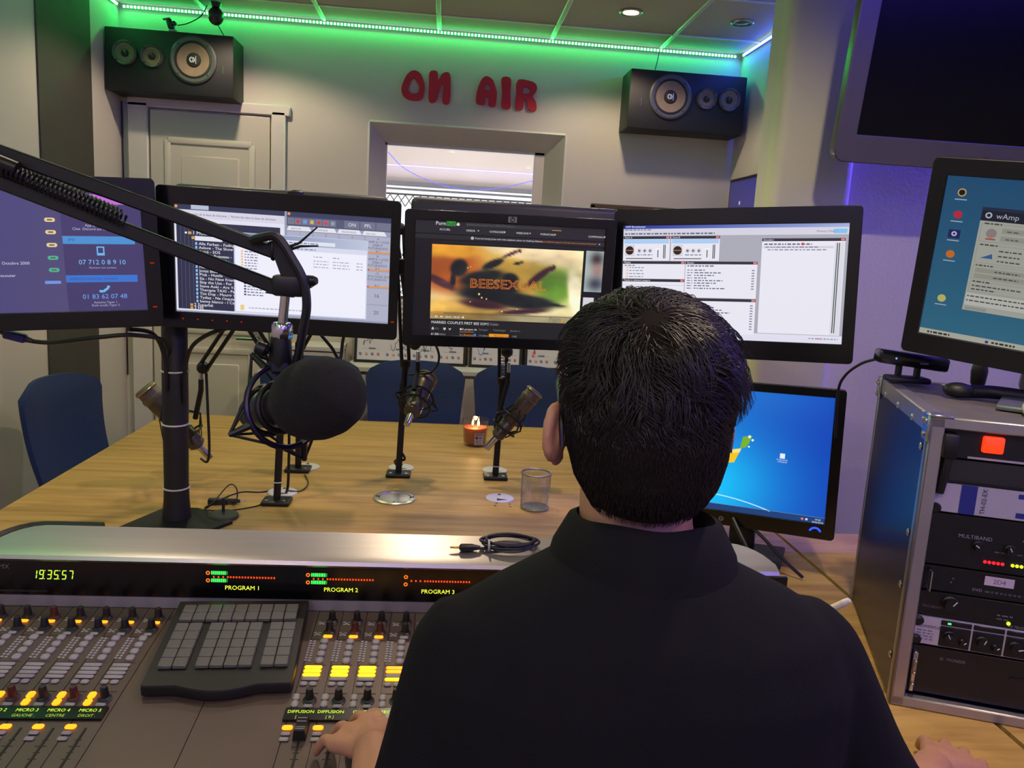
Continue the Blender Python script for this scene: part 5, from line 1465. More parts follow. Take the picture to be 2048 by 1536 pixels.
# channel strips: one plate per 40 mm column
def plate(x0, x1, y0=0.862, y1=1.243):
    m = MB()
    a = 0.0006
    vs = []
    for x in (x0 + a, x1 - a):
        for y in (y0, y1):
            for dz in (-0.003, 0.0):
                vs.append(cl_((x, y, SZ(y) + dz)))
    m.add(vs, [(0, 1, 3, 2), (4, 6, 7, 5), (0, 4, 5, 1), (2, 3, 7, 6), (0, 2, 6, 4), (1, 5, 7, 3)])
    return m
PITCH = 0.0394
LX = [-0.588 + PITCH * k for k in range(-3, 5)]      # left channels (knob column)
RX = [-0.1595 + PITCH * k for k in range(0, 9)]       # right channels
for x in LX:
    link('channel_plate', plate(x - 0.0255, x - 0.0255 + PITCH), CP, con)
link('blank_plate', plate(LX[-1] - 0.0255 + PITCH, -0.302), CP, con)
link('blank_plate', plate(-0.302, RX[0] - 0.0255), CP, con)
for x in RX:
    link('channel_plate', plate(x - 0.0255, x - 0.0255 + PITCH), CP, con)
link('blank_plate', plate(RX[-1] - 0.0255 + PITCH, CX1), CP, con)

# meter bridge
br = MB()
nx = 48
HX0, HX1 = -0.712, 0.590
secs = []
for i in range(nx + 1):
    x = HX0 + (HX1 - HX0) * (0.5 - 0.5 * cos(pi * i / nx))
    e = min(x - HX0, HX1 - x)
    r = 0.075
    by = 1.319 - (0 if e > r else r - sqrt(max(0, r * r - (r - e) ** 2)))
    secs.append((x, by))
def hz(y):
    return 0.9405 + 0.27 * (y - 1.246)
ring = []
for x, by in secs:
    yb = max(by, 1.262)
    prof = [(1.250, 0.752), (1.250, 0.924), (1.238, 0.926), (1.233, 0.931), (1.236, 0.937), (1.243, hz(1.243)), (1.252, hz(1.252)), (1.252 + (yb - 1.252) * 0.5, hz(1.252 + (yb - 1.252) * 0.5)), (yb - 0.006, hz(yb - 0.006)), (yb - 0.001, hz(yb) - 0.004), (yb, hz(yb) - 0.012), (yb, 0.752)]
    ring.append([cl_((x, y, z)) for y, z in prof])
n = len(ring[0])
vs = [p for r_ in ring for p in r_]
fs = []
for i in range(len(ring) - 1):
    for j in range(n):
        a, b = i * n + j, i * n + (j + 1) % n
        fs.append((a, b, b + n, a + n))
fs.append(tuple(range(n))); fs.append(tuple(range(len(vs) - n, len(vs))))
br.add(vs, fs)
hood = link('meter_hood', br.mesh('meter_hood', angle=35), ALU, con)
# dark rim on the rounded left end
rim = [cl_((x - 0.010, max(by, 1.262) + 0.005, hz(max(by, 1.262)) - 0.008)) for x, by in secs[:12]]
link('end_rim', MB().tube([rim[0][:2] + (rim[0][2] - 0.05,)] + rim, 0.009, 8), DK, con)
mp = link('meter_panel', MB().box(cl_(((CX0 + CX1) / 2, 1.2465, 0.8955)), (CX1 - CX0 - 0.01, 0.006, 0.056)), BPAN, con)
link('silver_strip', MB().prism([(1.2475 - CO.y, SZ(1.245) - CO.z + 0.001), (1.2475 - CO.y, 0.1175), (1.2425 - CO.y, 0.1165), (1.2395 - CO.y, SZ(1.24) - CO.z + 0.001)], CX0 - CO.x + 0.005, CX1 - CO.x - 0.005, 'x'), mat('satin_strip', (150, 146, 150), 0.4, 0.75, var=0.04), con)
FY = 1.2434
def glow_flat(name, w, h, draw, centre, parent, strength=2.0, rot=(0, 0, 0)):
    f = Flat(w, h)
    draw(f)
    return f.build(name, screen_material('display_%d' % int(strength * 10), strength), parent, centre, rot)
# clock with seven-segment digits
SEG = {'0': 'abcdef', '1': 'bc', '2': 'abged', '3': 'abgcd', '4': 'fgbc', '5': 'afgcd', '6': 'afgedc', '7': 'abc', '8': 'abcdefg', '9': 'abcdfg'}
def draw_clock(f):
    col = (190, 235, 60)
    for k, ch in enumerate('193557'):
        u0 = 0.02 + k * 0.155 + (0.03 if k >= 2 else 0) + (0.03 if k >= 4 else 0)
        u1, s = u0 + 0.085, 0.03
        Pt = {'a': ((u0 + s, 0.05), (u1 + s, 0.05)), 'b': ((u1 + s, 0.08), (u1 + s * 0.5, 0.46)), 'c': ((u1 + s * 0.5, 0.54), (u1, 0.92)), 'd': ((u0, 0.95), (u1, 0.95)), 'e': ((u0 + s * 0.5, 0.54), (u0, 0.92)), 'f': ((u0 + s, 0.08), (u0 + s * 0.5, 0.46)), 'g': ((u0 + s * 0.5, 0.5), (u1 + s * 0.5, 0.5))}
        for q in SEG[ch]:
            f.line(list(Pt[q]), 0.11, col, 1)
        if k in (1, 3):
            f.rect(u1 + 0.022, 0.90, u1 + 0.042, 1.0, col, 1); f.rect(u1 + 0.05, 0.0, u1 + 0.07, 0.1, col, 1)
glow_flat('clock_digits', 0.066, 0.0155, draw_clock, cl_((-0.605, FY, 0.9015)), mp, 1.3)
def draw_meter(lit, name):
    def fn(f):
        for v in (0.12, 0.50):
            f.disc(0.03, v + 0.05, 0.10, (255, 110, 20), 1, 12, 0.05)
            for k in range(lit):
                f.rect(0.075 + 0.026 * k, v - 0.05, 0.094 + 0.026 * k, v + 0.13, (60, 255, 90) if k < lit - 1 else (20, 130, 40), 1)
        u = 0.10
        for k in range(20):
            f.rect(u, 0.32, u + 0.022, 0.41, (255, 66, 16), 1)
            u += 0.065 if k < 3 else 0.0405
        f.text(name, 0.5, 1.0, 0.30, (225, 240, 60), 1, 'c')
    return fn
for x0, lit, nm in ((-0.368, 9, 'PROGRAM 1'), (-0.2085, 9, 'PROGRAM 2'), (-0.049, 0, 'PROGRAM 3'), (0.111, 0, 'PROGRAM 4')):
    glow_flat('level_meter', 0.114, 0.034, draw_meter(lit, nm), cl_((x0 + 0.057, FY, 0.899)), mp, 1.6)
f = Flat(0.05, 0.012)
f.text('OXYGEN DMX'[-3:], 0.9, 0.9, 0.9, (110, 110, 110), 1, 'r')
f.build('brand_print', print_material(), mp, cl_((-0.691, FY, 0.915)))
f = Flat(0.10, 0.008); f.scrawl(0.05, 0.7, 0.9, (40, 40, 42), 1, 0.4)
f.build('brand_print', print_material(), mp, cl_((-0.66, FY, 0.8735)))

# shared pieces
KN = MB().lathe([(0.0085, 0.0), (0.0088, 0.002), (0.0075, 0.003), (0.0062, 0.004), (0.0048, 0.017), (0.0040, 0.019), (0.0005, 0.0192)], 16).mesh('knob')
KB = MB().lathe([(0.0098, 0.0), (0.0098, 0.0012), (0.0088, 0.002), (0.0005, 0.002)], 18).mesh('knob_skirt')
BT = {}
def btn_mesh(w, d, h=0.0032):
    k = (w, d, h)
    if k not in BT:
        BT[k] = MB().rbox((0, 0, h / 2), (w, d, h), min(w, d) * 0.25, 1).mesh('button')
    return BT[k]
KNB = mat('knob_black', (22, 21, 22), 0.45)
KNR = mat('knob_dark_red', (64, 26, 24), 0.45)
SKT = mat('knob_skirt_grey', (60, 60, 64), 0.4)
BTW = mat('button_grey', (150, 144, 146), 0.45, var=0.04)
ORG = lit_plastic('button_orange_lit', (255, 140, 16), 2.2)
YEL = lit_plastic('button_yellow_lit', (255, 188, 20), 2.4)
LIT = {'o': ORG, 'y': YEL, 'g': BTW}
def put(name, me, m, x, y, dz=0.0):
    # shared mesh, own material through the object slot
    o = bpy.data.objects.new(name, me)
    if not me.materials:
        me.materials.append(None)
    o.material_slots[0].link = 'OBJECT'
    o.material_slots[0].material = m
    COL.objects.link(o)
    o.parent = con
    o.location = cl_((x, y, SZ(y) + dz))
    o.rotation_euler = (SL, 0, 0)
    return o
TICK = mat('tick_print', (60, 54, 48), 0.6)
SLOT = mat('fader_slot_black', (6, 6, 6), 0.6)
SEAM = mat('panel_seam', (70, 62, 56), 0.6)
CAPM = MB().add([(-0.0085, -0.016, 0), (0.0085, -0.016, 0), (0.0085, 0.016, 0), (-0.0085, 0.016, 0), (-0.007, -0.015, 0.014), (0.007, -0.015, 0.014), (0.007, -0.002, 0.009), (-0.007, -0.002, 0.009), (0.007, 0.015, 0.015), (-0.007, 0.015, 0.015)], [(0, 3, 2, 1), (0, 1, 5, 4), (4, 5, 6, 7), (7, 6, 8, 9), (3, 9, 8, 2), (0, 4, 7), (0, 7, 9, 3), (1, 2, 8, 6), (1, 6, 5)]).mesh('fader_cap', smooth=False)
CAPL = MB().box((0, -0.002, 0.0092), (0.012, 0.001, 0.001)).box((0, 0.005, 0.0124), (0.012, 0.001, 0.001)).box((0, 0.010, 0.0138), (0.012, 0.001, 0.001)).box((0, -0.009, 0.0122), (0.012, 0.001, 0.001)).mesh('fader_cap_lines')
# tiny segment-labels beside the square buttons
def legend_mesh():
    m = MB()
    for k in range(9):
        y = 0.0245 - k * 0.0061
        m.rbox((-0.0035, y, 0.0005), (0.0042, 0.0042, 0.001), 0.0004, 1)
        m.rbox((0.0025, y - 0.001, 0.0005), (0.0042, 0.0042, 0.001), 0.0004, 1)
    return m.mesh('legend')
LEG = legend_mesh()
def icon_mesh():
    m = MB()
    for a, b in ((-0.004, 0.003), (0.004, 0.003), (-0.003, -0.003), (0.003, -0.003), (0, 0)):
        m.rbox((a, b, 0.0005), (0.0045, 0.003, 0.001), 0.0004, 1)
    return m.mesh('icon')
ICO = icon_mesh()
def channel(x, top2, wide, pair2, onb, fader, section, kcol=(0, 0, 0)):
    K = (KNB, KNR)
    put('rotary_knob', KN, K[kcol[0]], x, 1.208, 0.001); put('knob_skirt', KB, SKT, x, 1.208)
    put('rotary_knob', KN, K[kcol[1]], x, 1.178, 0.001); put('knob_skirt', KB, SKT, x, 1.178)
    put('icon_print', ICO, BTW, x - 0.016, 1.204); put('icon_print', ICO, BTW, x - 0.018, 1.174)
    if section == 'L':
        put('button', btn_mesh(0.012, 0.007), LIT['o'] if top2 else BTW, x, 1.196)
        put('button', btn_mesh(0.012, 0.006), BTW, x - 0.001, 1.164)
    else:
        put('button', btn_mesh(0.014, 0.0075), LIT['o'] if top2 else BTW, x - 0.001, 1.166)
    for k in range(4):
        put('square_button', btn_mesh(0.0115, 0.0128), BTW, x - 0.004, 1.153 - 0.0162 * k)
    put('legend', LEG, BTW, x - 0.0215, 1.130)
    for k in range(4):
        put('wide_button', btn_mesh(0.025, 0.0072), LIT[wide[k]], x - 0.010, 1.0875 - 0.0090 * k)
    put('square_button', btn_mesh(0.0105, 0.0085), BTW, x - 0.0175, 1.0495); put('square_button', btn_mesh(0.0105, 0.0085), BTW, x - 0.0045, 1.0495)
    put('rotary_knob', KN, K[kcol[2]], x - 0.003, 1.014, 0.001); put('knob_skirt', KB, SKT, x - 0.003, 1.014)
    put('arrow_button', btn_mesh(0.0095, 0.013), LIT[pair2], x - 0.022, 1.0205); put('arrow_button', btn_mesh(0.0095, 0.013), LIT[pair2], x - 0.0215, 1.006)
    put('button', btn_mesh(0.013, 0.006), BTW, x - 0.003, 1.0015)
    put('button', btn_mesh(0.0135, 0.0085), LIT[onb], x - 0.022, 0.9585)
    put('button', btn_mesh(0.0125, 0.0068), BTW, x - 0.022, 0.9475); put('button', btn_mesh(0.0125, 0.0068), BTW, x - 0.0225, 0.937)
    sl = link('fader_slot', MB().box((0, 0, 0.0003), (0.0028, 0.075, 0.0012)), SLOT, con, cl_((x - 0.003, 0.920, SZ(0.920))), (SL, 0, 0))
    link('scale_tick', MB().box((0, 0.0, 0.0003), (0.014, 0.0008, 0.0006)).box((0, -0.011, 0.0003), (0.008, 0.0007, 0.0006)).box((0, -0.022, 0.0003), (0.010, 0.0007, 0.0006)).box((0, 0.011, 0.0003), (0.008, 0.0007, 0.0006)), TICK, con, cl_((x - 0.003, 0.925, SZ(0.925))), (SL, 0, 0))
    for y in (1.160, 1.095, 1.030):
        link('section_seam', MB().box((0, 0, 0.0003), (0.031, 0.0012, 0.0006)), SEAM, con, cl_((x - 0.009, y, SZ(y))), (SL, 0, 0))
    if fader:
        put('fader_cap', CAPM, KNB, x - 0.003, fader, 0.001)
        put('fader_cap_lines', CAPL, BTW, x - 0.003, fader, 0.001)
for k, x in enumerate(LX):
    q = k - 3
    channel(x, True, 'gggg', 'o', 'o', None, 'L', (1 if q == 0 else 0, 0, 1 if q in (1, 3) else 0))
for k, x in enumerate(RX):
    channel(x, k < 3, 'yyyg' if k < 3 else 'oogy', 'g', 'o', {0: 0.951, 2: 0.956, 5: 0.951}.get(k), 'R', (0, 1 if k in (1, 2) else 0, 0))

# scribble displays
def scribble_strip(label, xs_, names, x0, x1):
    w = x1 - x0
    g = link('name_display', MB().box((0, 0, 0.0015), (w, 0.0245, 0.004)), BPAN, con, cl_(((x0 + x1) / 2, 0.9835, SZ(0.9835))), (SL, 0, 0))
    f = Flat(w, 0.0245)
    for x, (a, b) in zip(xs_, names):
        u = (x - 0.010 - x0) / w
        f.text(a, u, 0.47, 0.34, (205, 245, 50), 1, 'c', 0.86)
        f.text(b, u, 0.88, 0.30, (150, 180, 50), 1, 'c', 0.86)
    f.build('name_text', screen_material('display_13', 1.3), g, (0, 0, 0.0037), (-pi / 2, 0, 0))
scribble_strip('', LX, [('MICRO 7', ''), ('MICRO 6', ''), ('MICRO 1', ''), ('MICRO 2', ''), ('MICRO 3', 'GAUCHE .'), ('MICRO 4', 'CENTRE'), ('MICRO 5', 'DROIT .')][0:0] + [('', ''), ('', ''), ('', ''), ('MICRO 1', ''), ('MICRO 2', ''), ('MICRO 3', 'GAUCHE .'), ('MICRO 4', 'CENTRE'), ('MICRO 5', 'DROIT .')], LX[0] - 0.030, LX[-1] + 0.010)
scribble_strip('', RX, [('DIFFUSION', '[ A ]'), ('DIFFUSION', '[ B ]'), ('CART.', '.'), ('PREECOUTE', '')] + [('', '')] * 5, RX[0] - 0.031, RX[-1] + 0.010)

# ------------------------------------------------------------------ keypad lying on the console
kp = thing('programmable_keypad', 'black programmable keypad with grey keys lying on the console', 'keypad', (-0.294, 1.115, SZ(1.115) + 0.001), Euler((SL, 0, radians(3.5))))
edge = [(-0.100, 0.110), (0.100, 0.110), (0.100, -0.090), (0.098, -0.095), (0.055, -0.095)] + [(0.055 - 0.11 * k / 12, -0.095 - 0.013 * sin(pi * k / 12)) for k in range(1, 12)] + [(-0.055, -0.095), (-0.098, -0.095), (-0.100, -0.090)]
def kz(y):
    return 0.018 + (y + 0.104) * 0.035
m = MB()
n = len(edge)
vs = [(x, y, 0.004) for x, y in edge] + [(x, y, kz(y) - 0.003) for x, y in edge] + [(x * 0.985, y * 0.985, kz(y)) for x, y in edge]
fs = [tuple(range(n - 1, -1, -1)), tuple(range(2 * n, 3 * n))]
for k in (0, 1):
    for i in range(n):
        j = (i + 1) % n
        fs.append((k * n + i, k * n + j, (k + 1) * n + j, (k + 1) * n + i))
m.add(vs, fs)
link('case', m, mat('keypad_case', (14, 13, 13), 0.38, var=0.1), kp)
KEYM = MB().rbox((0, 0, 0.003), (0.0181, 0.0192, 0.006), 0.0009, 1).mesh('key')
KEYC = mat('key_grey', (96, 94, 88), 0.3, var=0.06)
def key(c, r):
    x, y = -0.0775 + c * 0.0194, 0.081 - r * 0.0208
    o = link('key', KEYM, KEYC, kp, (x, y, kz(y)), (0.035, 0, 0))
for c in range(9):
    for r in range(2):
        key(c, r)
for r in range(5):
    for c in (0, 1, 2.55, 3.55, 4.55, 5.55, 7.1, 8.1):
        key(c, r + 2.32)
for x in (-0.09, 0.09):
    for y in (0.095, -0.082):
        link('rubber_foot', MB().lathe([(0.006, 0), (0.006, 0.005)], 10, Matrix.Translation((x, y, 0))), RUBBER, kp)

# ------------------------------------------------------------------ coiled cable on the meter hood
pts = []
for k in range(56):
    a = 2 * pi * k / 14 + 0.3
    w = k / 56
    x = 0.127 + (0.046 - 0.006 * sin(w * 9)) * cos(a)
    y = 1.284 + (0.019 + 0.006 * sin(w * 7)) * sin(a)
    pts.append((x, y, hz(y) + 0.006 + 0.010 * w))
lead = [(0.072, 1.270, hz(1.270) + 0.006), (0.082, 1.272, hz(1.272) + 0.005)]
wire('coiled_cable', 'coil of thin black audio cable lying on top of the console', lead + pts, 0.0023, mat('navy_cable', (20, 22, 32), 0.4), k=3)
t = thing('jack_plug', 'black minijack plug at the end of the coiled cable', 'plug', (0.041, 1.269, hz(1.269) + 0.0075), (0, 0, radians(2)))
link('plug_body', MB().lathe([(0.0035, 0.0), (0.0065, 0.003), (0.0065, 0.022), (0.005, 0.026), (0.003, 0.036)], 12, Matrix.Rotation(pi / 2, 4, 'Y')), DK, t)
link('jack_tip', MB().lathe([(0.0009, -0.016), (0.0018, -0.013), (0.0014, -0.011), (0.0018, -0.009), (0.0018, 0.0)], 10, Matrix.Rotation(pi / 2, 4, 'Y')), mat('gold', (190, 150, 70), 0.25, 1.0), t)
tb = link('cable_band', MB().torus(0.009, 0.002, 14, 6, Matrix.Diagonal((1, 1, 1, 1))), mat('white_band', (190, 186, 180), 0.5), None, (0.091, 1.272, hz(1.272) + 0.010), (0, pi / 2, 0))
tag(tb, 'white band tying the coiled audio cable', 'cable band')
# ------------------------------------------------------------------ big boom microphone in front of the monitors
bm_ = thing('microphone_boom', 'black spring boom arm reaching in from the left', 'microphone boom', (-0.205, 1.0, 1.41))
BO = Vector((-0.205, 1.0, 1.41))
def bl_(*p):
    return [tuple(Vector(q) - BO) for q in p]
def bar(a, b, w=0.017, d=0.012):
    a, b = Vector(a) - BO, Vector(b) - BO
    L = (b - a).length
    x = (b - a).normalized()
    y = Vector((0, 1, 0))
    y = (y - x * y.dot(x)).normalized()
    z = x.cross(y)
    M = Matrix((x, y, z)).transposed().to_4x4()
    M.translation = (a + b) / 2
    return MB().rbox((0, 0, 0), (L, d, w), 0.002, 1, M)
link('upper_bar', bar((-0.80, 1.0, 1.617), (-0.212, 1.0, 1.4345)), MET, bm_)
link('lower_bar', bar((-0.80, 1.0, 1.588), (-0.20, 1.0, 1.388)), MET, bm_)
link('elbow_joint', MB().rbox(Vector((-0.812, 1.0, 1.606)) - BO, (0.05, 0.03, 0.06), 0.006, 2), MET, bm_)
link('lower_arm', bar((-0.815, 1.0, 1.60), (-0.885, 1.06, 0.80), 0.02, 0.02), MET, bm_)
link('table_clamp', MB().rbox(Vector((-0.887, 1.062, 0.7785)) - BO, (0.06, 0.06, 0.056), 0.006, 2), MET, bm_)
def coil(a, b, r, turns, wr):
    a, b = Vector(a) - BO, Vector(b) - BO
    d = (b - a)
    x = d.normalized()
    u = x.orthogonal().normalized()
    w = x.cross(u)
    n = turns * 8
    return MB().tube([a + d * (i / n) + (u * cos(2 * pi * i / 8) + w * sin(2 * pi * i / 8)) * r for i in range(n + 1)], wr, 5)
link('spring', coil((-0.62, 0.988, 1.550), (-0.385, 0.988, 1.462), 0.0075, 46, 0.0016), MET, bm_)
link('spring', coil((-0.62, 1.012, 1.552), (-0.40, 1.012, 1.469), 0.0075, 46, 0.0016), MET, bm_)
link('spring_cover', MB().tube(bl_((-0.70, 0.985, 1.582), (-0.50, 0.985, 1.513)), 0.008, 10), MET, bm_)
# head plate linking both bars
link('head_plate', MB().prism([(-0.012, 0.036), (0.004, 0.040), (0.030, -0.004), (0.040, -0.016), (0.018, -0.030), (-0.016, -0.026), (0.004, -0.006)], -0.009, 0.009, 'y'), MET, bm_)
link('swivel_block', MB().rbox((0.012, 0, -0.016), (0.040, 0.024, 0.026), 0.005, 2), MET, bm_)
kb = link('tension_knob', MB().lathe([(0.0035, 0.0), (0.0035, 0.008), (0.0075, 0.009), (0.0065, 0.018), (0.0045, 0.022)], 12, align_z((0.026, -0.004, -0.010), (1, -0.35, 0.12))), MET, bm_)
link('chrome_post', MB().tube(bl_((-0.197, 1.0, 1.392), (-0.2015, 1.0, 1.342)), 0.0058, 14), CHROME, bm_)
tie = link('cable_tie', MB().torus(0.011, 0.002, 20, 6, Matrix.Translation(bl_((-0.213, 1.0, 1.436))[0]) @ Matrix.Rotation(pi / 2, 4, 'Y')), ELAS, bm_)
link('tie_tail', MB().tube(bl_((-0.200, 0.992, 1.438), (-0.18, 0.992, 1.447), (-0.159, 0.992, 1.467)), [0.0022, 0.0016, 0.0010], 5), ELAS, tie)
link('tie_tail', MB().tube(bl_((-0.198, 0.992, 1.436), (-0.178, 0.99, 1.443), (-0.157, 0.99, 1.4445)), [0.0022, 0.0016, 0.0010], 5), ELAS, tie)
wire('boom_cable', 'black microphone cable curving round the end of the boom', [(-0.236, 0.988, 1.446), (-0.226, 0.984, 1.450), (-0.205, 0.982, 1.452), (-0.187, 0.982, 1.428), (-0.173, 0.982, 1.402), (-0.169, 0.984, 1.371), (-0.174, 0.988, 1.34), (-0.181, 0.995, 1.305), (-0.192, 1.01, 1.27), (-0.205, 1.035, 1.248)], 0.0055, CBL)

fmic = thing('foam_microphone', 'large broadcast microphone with round black foam windscreen in shock mount', 'microphone', (-0.203, 1.0, 1.24))
AX = Vector((0.66, -0.72, 0.30)).normalized()
MF = align_z((0, 0, 0), AX)
link('body', MB().lathe([(0.014, -0.075), (0.021, -0.070), (0.0225, -0.02), (0.025, -0.018), (0.025, 0.05), (0.023, 0.055), (0.022, 0.11)], 28, MF), mat('dark_mic_body', (42, 42, 46), 0.45, 0.4, var=0.1), fmic)
FOAM = mat('black_foam', (15, 15, 16), 0.95, var=0.3, scale=500, bump=1.0, bscale=900)
# windscreen: pear-shaped foam
prof = [(0.022, 0.030), (0.034, 0.034), (0.043, 0.048), (0.0485, 0.068), (0.050, 0.088), (0.0475, 0.110), (0.041, 0.130), (0.030, 0.145), (0.016, 0.153), (0.001, 0.155)]
link('foam_windscreen', MB().lathe([(a, b) for a, b in prof], 48, MF), FOAM, fmic)
PUR = mat('ring_anodised', (44, 40, 62), 0.3, 0.7)
ring_ = link('shock_mount', MB().torus(0.052, 0.0038, 48, 8, MF @ Matrix.Translation((0, 0, 0.012))), PUR, fmic)
link('inner_ring', MB().torus(0.031, 0.004, 36, 8, MF @ Matrix.Translation((0, 0, 0.0))).torus(0.031, 0.004, 36, 8, MF @ Matrix.Translation((0, 0, -0.03))), MET, ring_)
el = MB()
for k in range(4):
    a = k * pi / 2 + 0.35
    d = Vector((cos(a), sin(a), 0))
    tip = MF @ (d * 0.075 + Vector((0, 0, -0.004)))
    b0, b1 = MF @ (d * 0.053 + Vector((0, 0, 0.012))), MF @ (d * 0.033 + Vector((0, 0, -0.03)))
    link('bracket', MB().tube([b0, tip], [0.005, 0.0035], 8), MET, ring_)
    for s in (-1, 1):
        d2 = Vector((cos(a + s * 0.7), sin(a + s * 0.7), 0))
        el.tube([tip, MF @ (d2 * 0.052 + Vector((0, 0, 0.012)))], 0.0019, 6)
        el.tube([tip, MF @ (d2 * 0.033 + Vector((0, 0, -0.02)))], 0.0017, 6)

link('elastic_cord', el, ELAS, ring_)
o0 = Vector((-0.203, 1.0, 1.24))
link('thread_collar', MB().lathe([(0.0125, -0.010), (0.0135, -0.008), (0.0135, 0.006), (0.011, 0.010)], 8, Matrix.Translation(Vector((-0.2015, 1.0, 1.338)) - o0)), CHROME, fmic)
link('stem', MB().lathe([(0.012, -0.044), (0.0145, -0.03), (0.0135, -0.008), (0.0125, 0.0)], 16, Matrix.Translation(Vector((-0.203, 1.0, 1.330)) - o0)), MET, fmic)
link('stem_block', MB().rbox(Vector((-0.203, 1.0, 1.293)) - o0, (0.024, 0.026, 0.018), 0.004, 1), mat('blue_black_plastic', (24, 24, 44), 0.35), fmic)
link('thumb_screw', MB().lathe([(0.005, 0.0), (0.009, 0.004), (0.009, 0.014), (0.007, 0.016)], 12, Matrix.Translation(Vector((-0.216, 0.99, 1.312)) - o0) @ Matrix.Rotation(radians(-70), 4, 'Y')), MET, fmic)

# ------------------------------------------------------------------ flight-case rack with audio units
RYAW = radians(-20)
RO = Vector((0.76, 1.142, 0.7515))
RW, RD, RH = 0.545, 0.44, 0.485
ALR = mat('rack_aluminium', (170, 164, 166), 0.35, 0.75, var=0.05)
NAVY = mat('rack_laminate', (14, 22, 48), 0.32, var=0.08)
def rot_r(v):
    return Matrix.Rotation(RYAW, 4, 'Z') @ Vector(v)
rk = thing('flight_case', 'dark blue rack flight case with aluminium edges on the right', 'flight case', RO, (0, 0, RYAW))
# local: x right along the front, y back, z up
sd = link('side_panel', MB().box((0.006, RD / 2, RH / 2), (0.012, RD - 0.02, RH - 0.02)), NAVY, rk)
link('side_panel', MB().box((RW - 0.006, RD / 2, RH / 2), (0.012, RD - 0.02, RH - 0.02)), NAVY, rk)
link('top_panel', MB().box((RW / 2, RD / 2, RH - 0.005), (RW - 0.02, RD - 0.02, 0.010)), mat('rack_top_grey', (96, 90, 96), 0.5, var=0.15, scale=20), rk)
link('bottom_panel', MB().box((RW / 2, RD / 2, 0.007), (RW - 0.02, RD - 0.02, 0.012)), NAVY, rk)
link('back_panel', MB().box((RW / 2, RD - 0.008, RH / 2), (RW - 0.02, 0.012, RH - 0.02)), NAVY, rk)
def L_edge(c, s):
    return MB().rbox(c, s, 0.002, 1)
for c, s in (((0.004, RD / 2, RH - 0.014), (0.010, RD, 0.030)), ((0.012, RD / 2, RH), (0.026, RD, 0.004)), ((RW - 0.012, RD / 2, RH), (0.026, RD, 0.004)), ((RW / 2, RD - 0.01, RH), (RW, 0.024, 0.004)),
             ((0.010, 0.006, RH / 2), (0.022, 0.016, RH)), ((RW - 0.010, 0.006, RH / 2), (0.022, 0.016, RH)), ((RW / 2, 0.006, RH - 0.008), (RW, 0.016, 0.018)), ((RW / 2, 0.006, 0.008), (RW, 0.016, 0.018)), ((0.002, 0.010, RH / 2), (0.006, 0.024, RH)), ((0.002, RD - 0.008, RH / 2), (0.006, 0.018, RH))):
    link('edge_profile', L_edge(c, s), ALR, rk)
for y, z in ((0.012, RH - 0.018), (RD - 0.014, RH - 0.018)):
    cb = link('corner_bracket', MB().rbox((-0.002, y, z), (0.006, 0.034, 0.046), 0.003, 1).rbox((0.014, y, RH + 0.002), (0.036, 0.034, 0.004), 0.0015, 1), mat('zinc', (180, 184, 190), 0.22, 0.9), rk)
    for dy, dz in ((-0.009, 0.010), (0.009, 0.010), (0.0, -0.012)):
        link('rivet', MB().ball((-0.006, y + dy, z + dz), (0.003, 0.004, 0.004), 10, 6), CHROME, cb)
for y, z in ((0.035, 0.43), (0.035, 0.285), (0.035, 0.195), (0.035, 0.07), (0.12, 0.462), (0.24, 0.462), (0.36, 0.462)):
    link('rivet', MB().ball((-0.001, y, z), (0.003, 0.0065, 0.0065), 12, 8), CHROME, rk)
RB = mat('rack_black', (13, 13, 15), 0.4, var=0.1)
LIL = mat('pale_lilac_panel', (176, 168, 186), 0.45, var=0.03)
U = 0.0445
def unit(name, label, z0, h, front=None, depth=0.25, mface=RB, cat='rack unit'):
    o = thing(name, label, cat, RO + rot_r((0.022, 0.016, z0)), (0, 0, RYAW), 'audio units in the flight case')
    w = RW - 0.044
    link('chassis', MB().box((w / 2, depth / 2 + 0.006, h / 2), (w - 0.03, depth, h - 0.004)), RB, o)
    link('front_panel', MB().rbox((w / 2, 0.003, h / 2), (w, 0.006, h - 0.0012), 0.001, 1), mface, o)
    return o, w
def rknob(o, x, z, r=0.011, d=0.014, ptr=0.6):
    k = link('rotary_knob', MB().lathe([(r, 0.0), (r, 0.003), (r * 0.85, 0.004), (r * 0.8, d), (0.001, d)], 18, Matrix.Translation((x, 0, z)) @ Matrix.Rotation(pi / 2, 4, 'X')), RB, o)
    a = ptr
    link('pointer', MB().tube([(x + r * 0.2 * sin(a), -d - 0.0004, z + r * 0.2 * cos(a)), (x + r * 0.9 * sin(a), -d - 0.0004, z + r * 0.9 * cos(a))], 0.0008, 5), mat('white_print', (206, 204, 206), 0.5), k)
def scr(o, x, z):
    link('rack_screw', MB().lathe([(0.0085, 0.0), (0.0085, 0.003), (0.005, 0.006), (0.001, 0.006)], 16, Matrix.Translation((x, 0, z)) @ Matrix.Rotation(pi / 2, 4, 'X')), mat('black_screw', (16, 15, 17), 0.35), o)
def pflat(o, x, z, w, h, draw, name='panel_print', m=None, y=-0.0004):
    f = Flat(w, h)
    draw(f)
    q = f.build(name, m or print_material(), o, (x + w / 2, y, z + h / 2))
    if name == 'panel_print':
        q['kind'] = 'stuff'
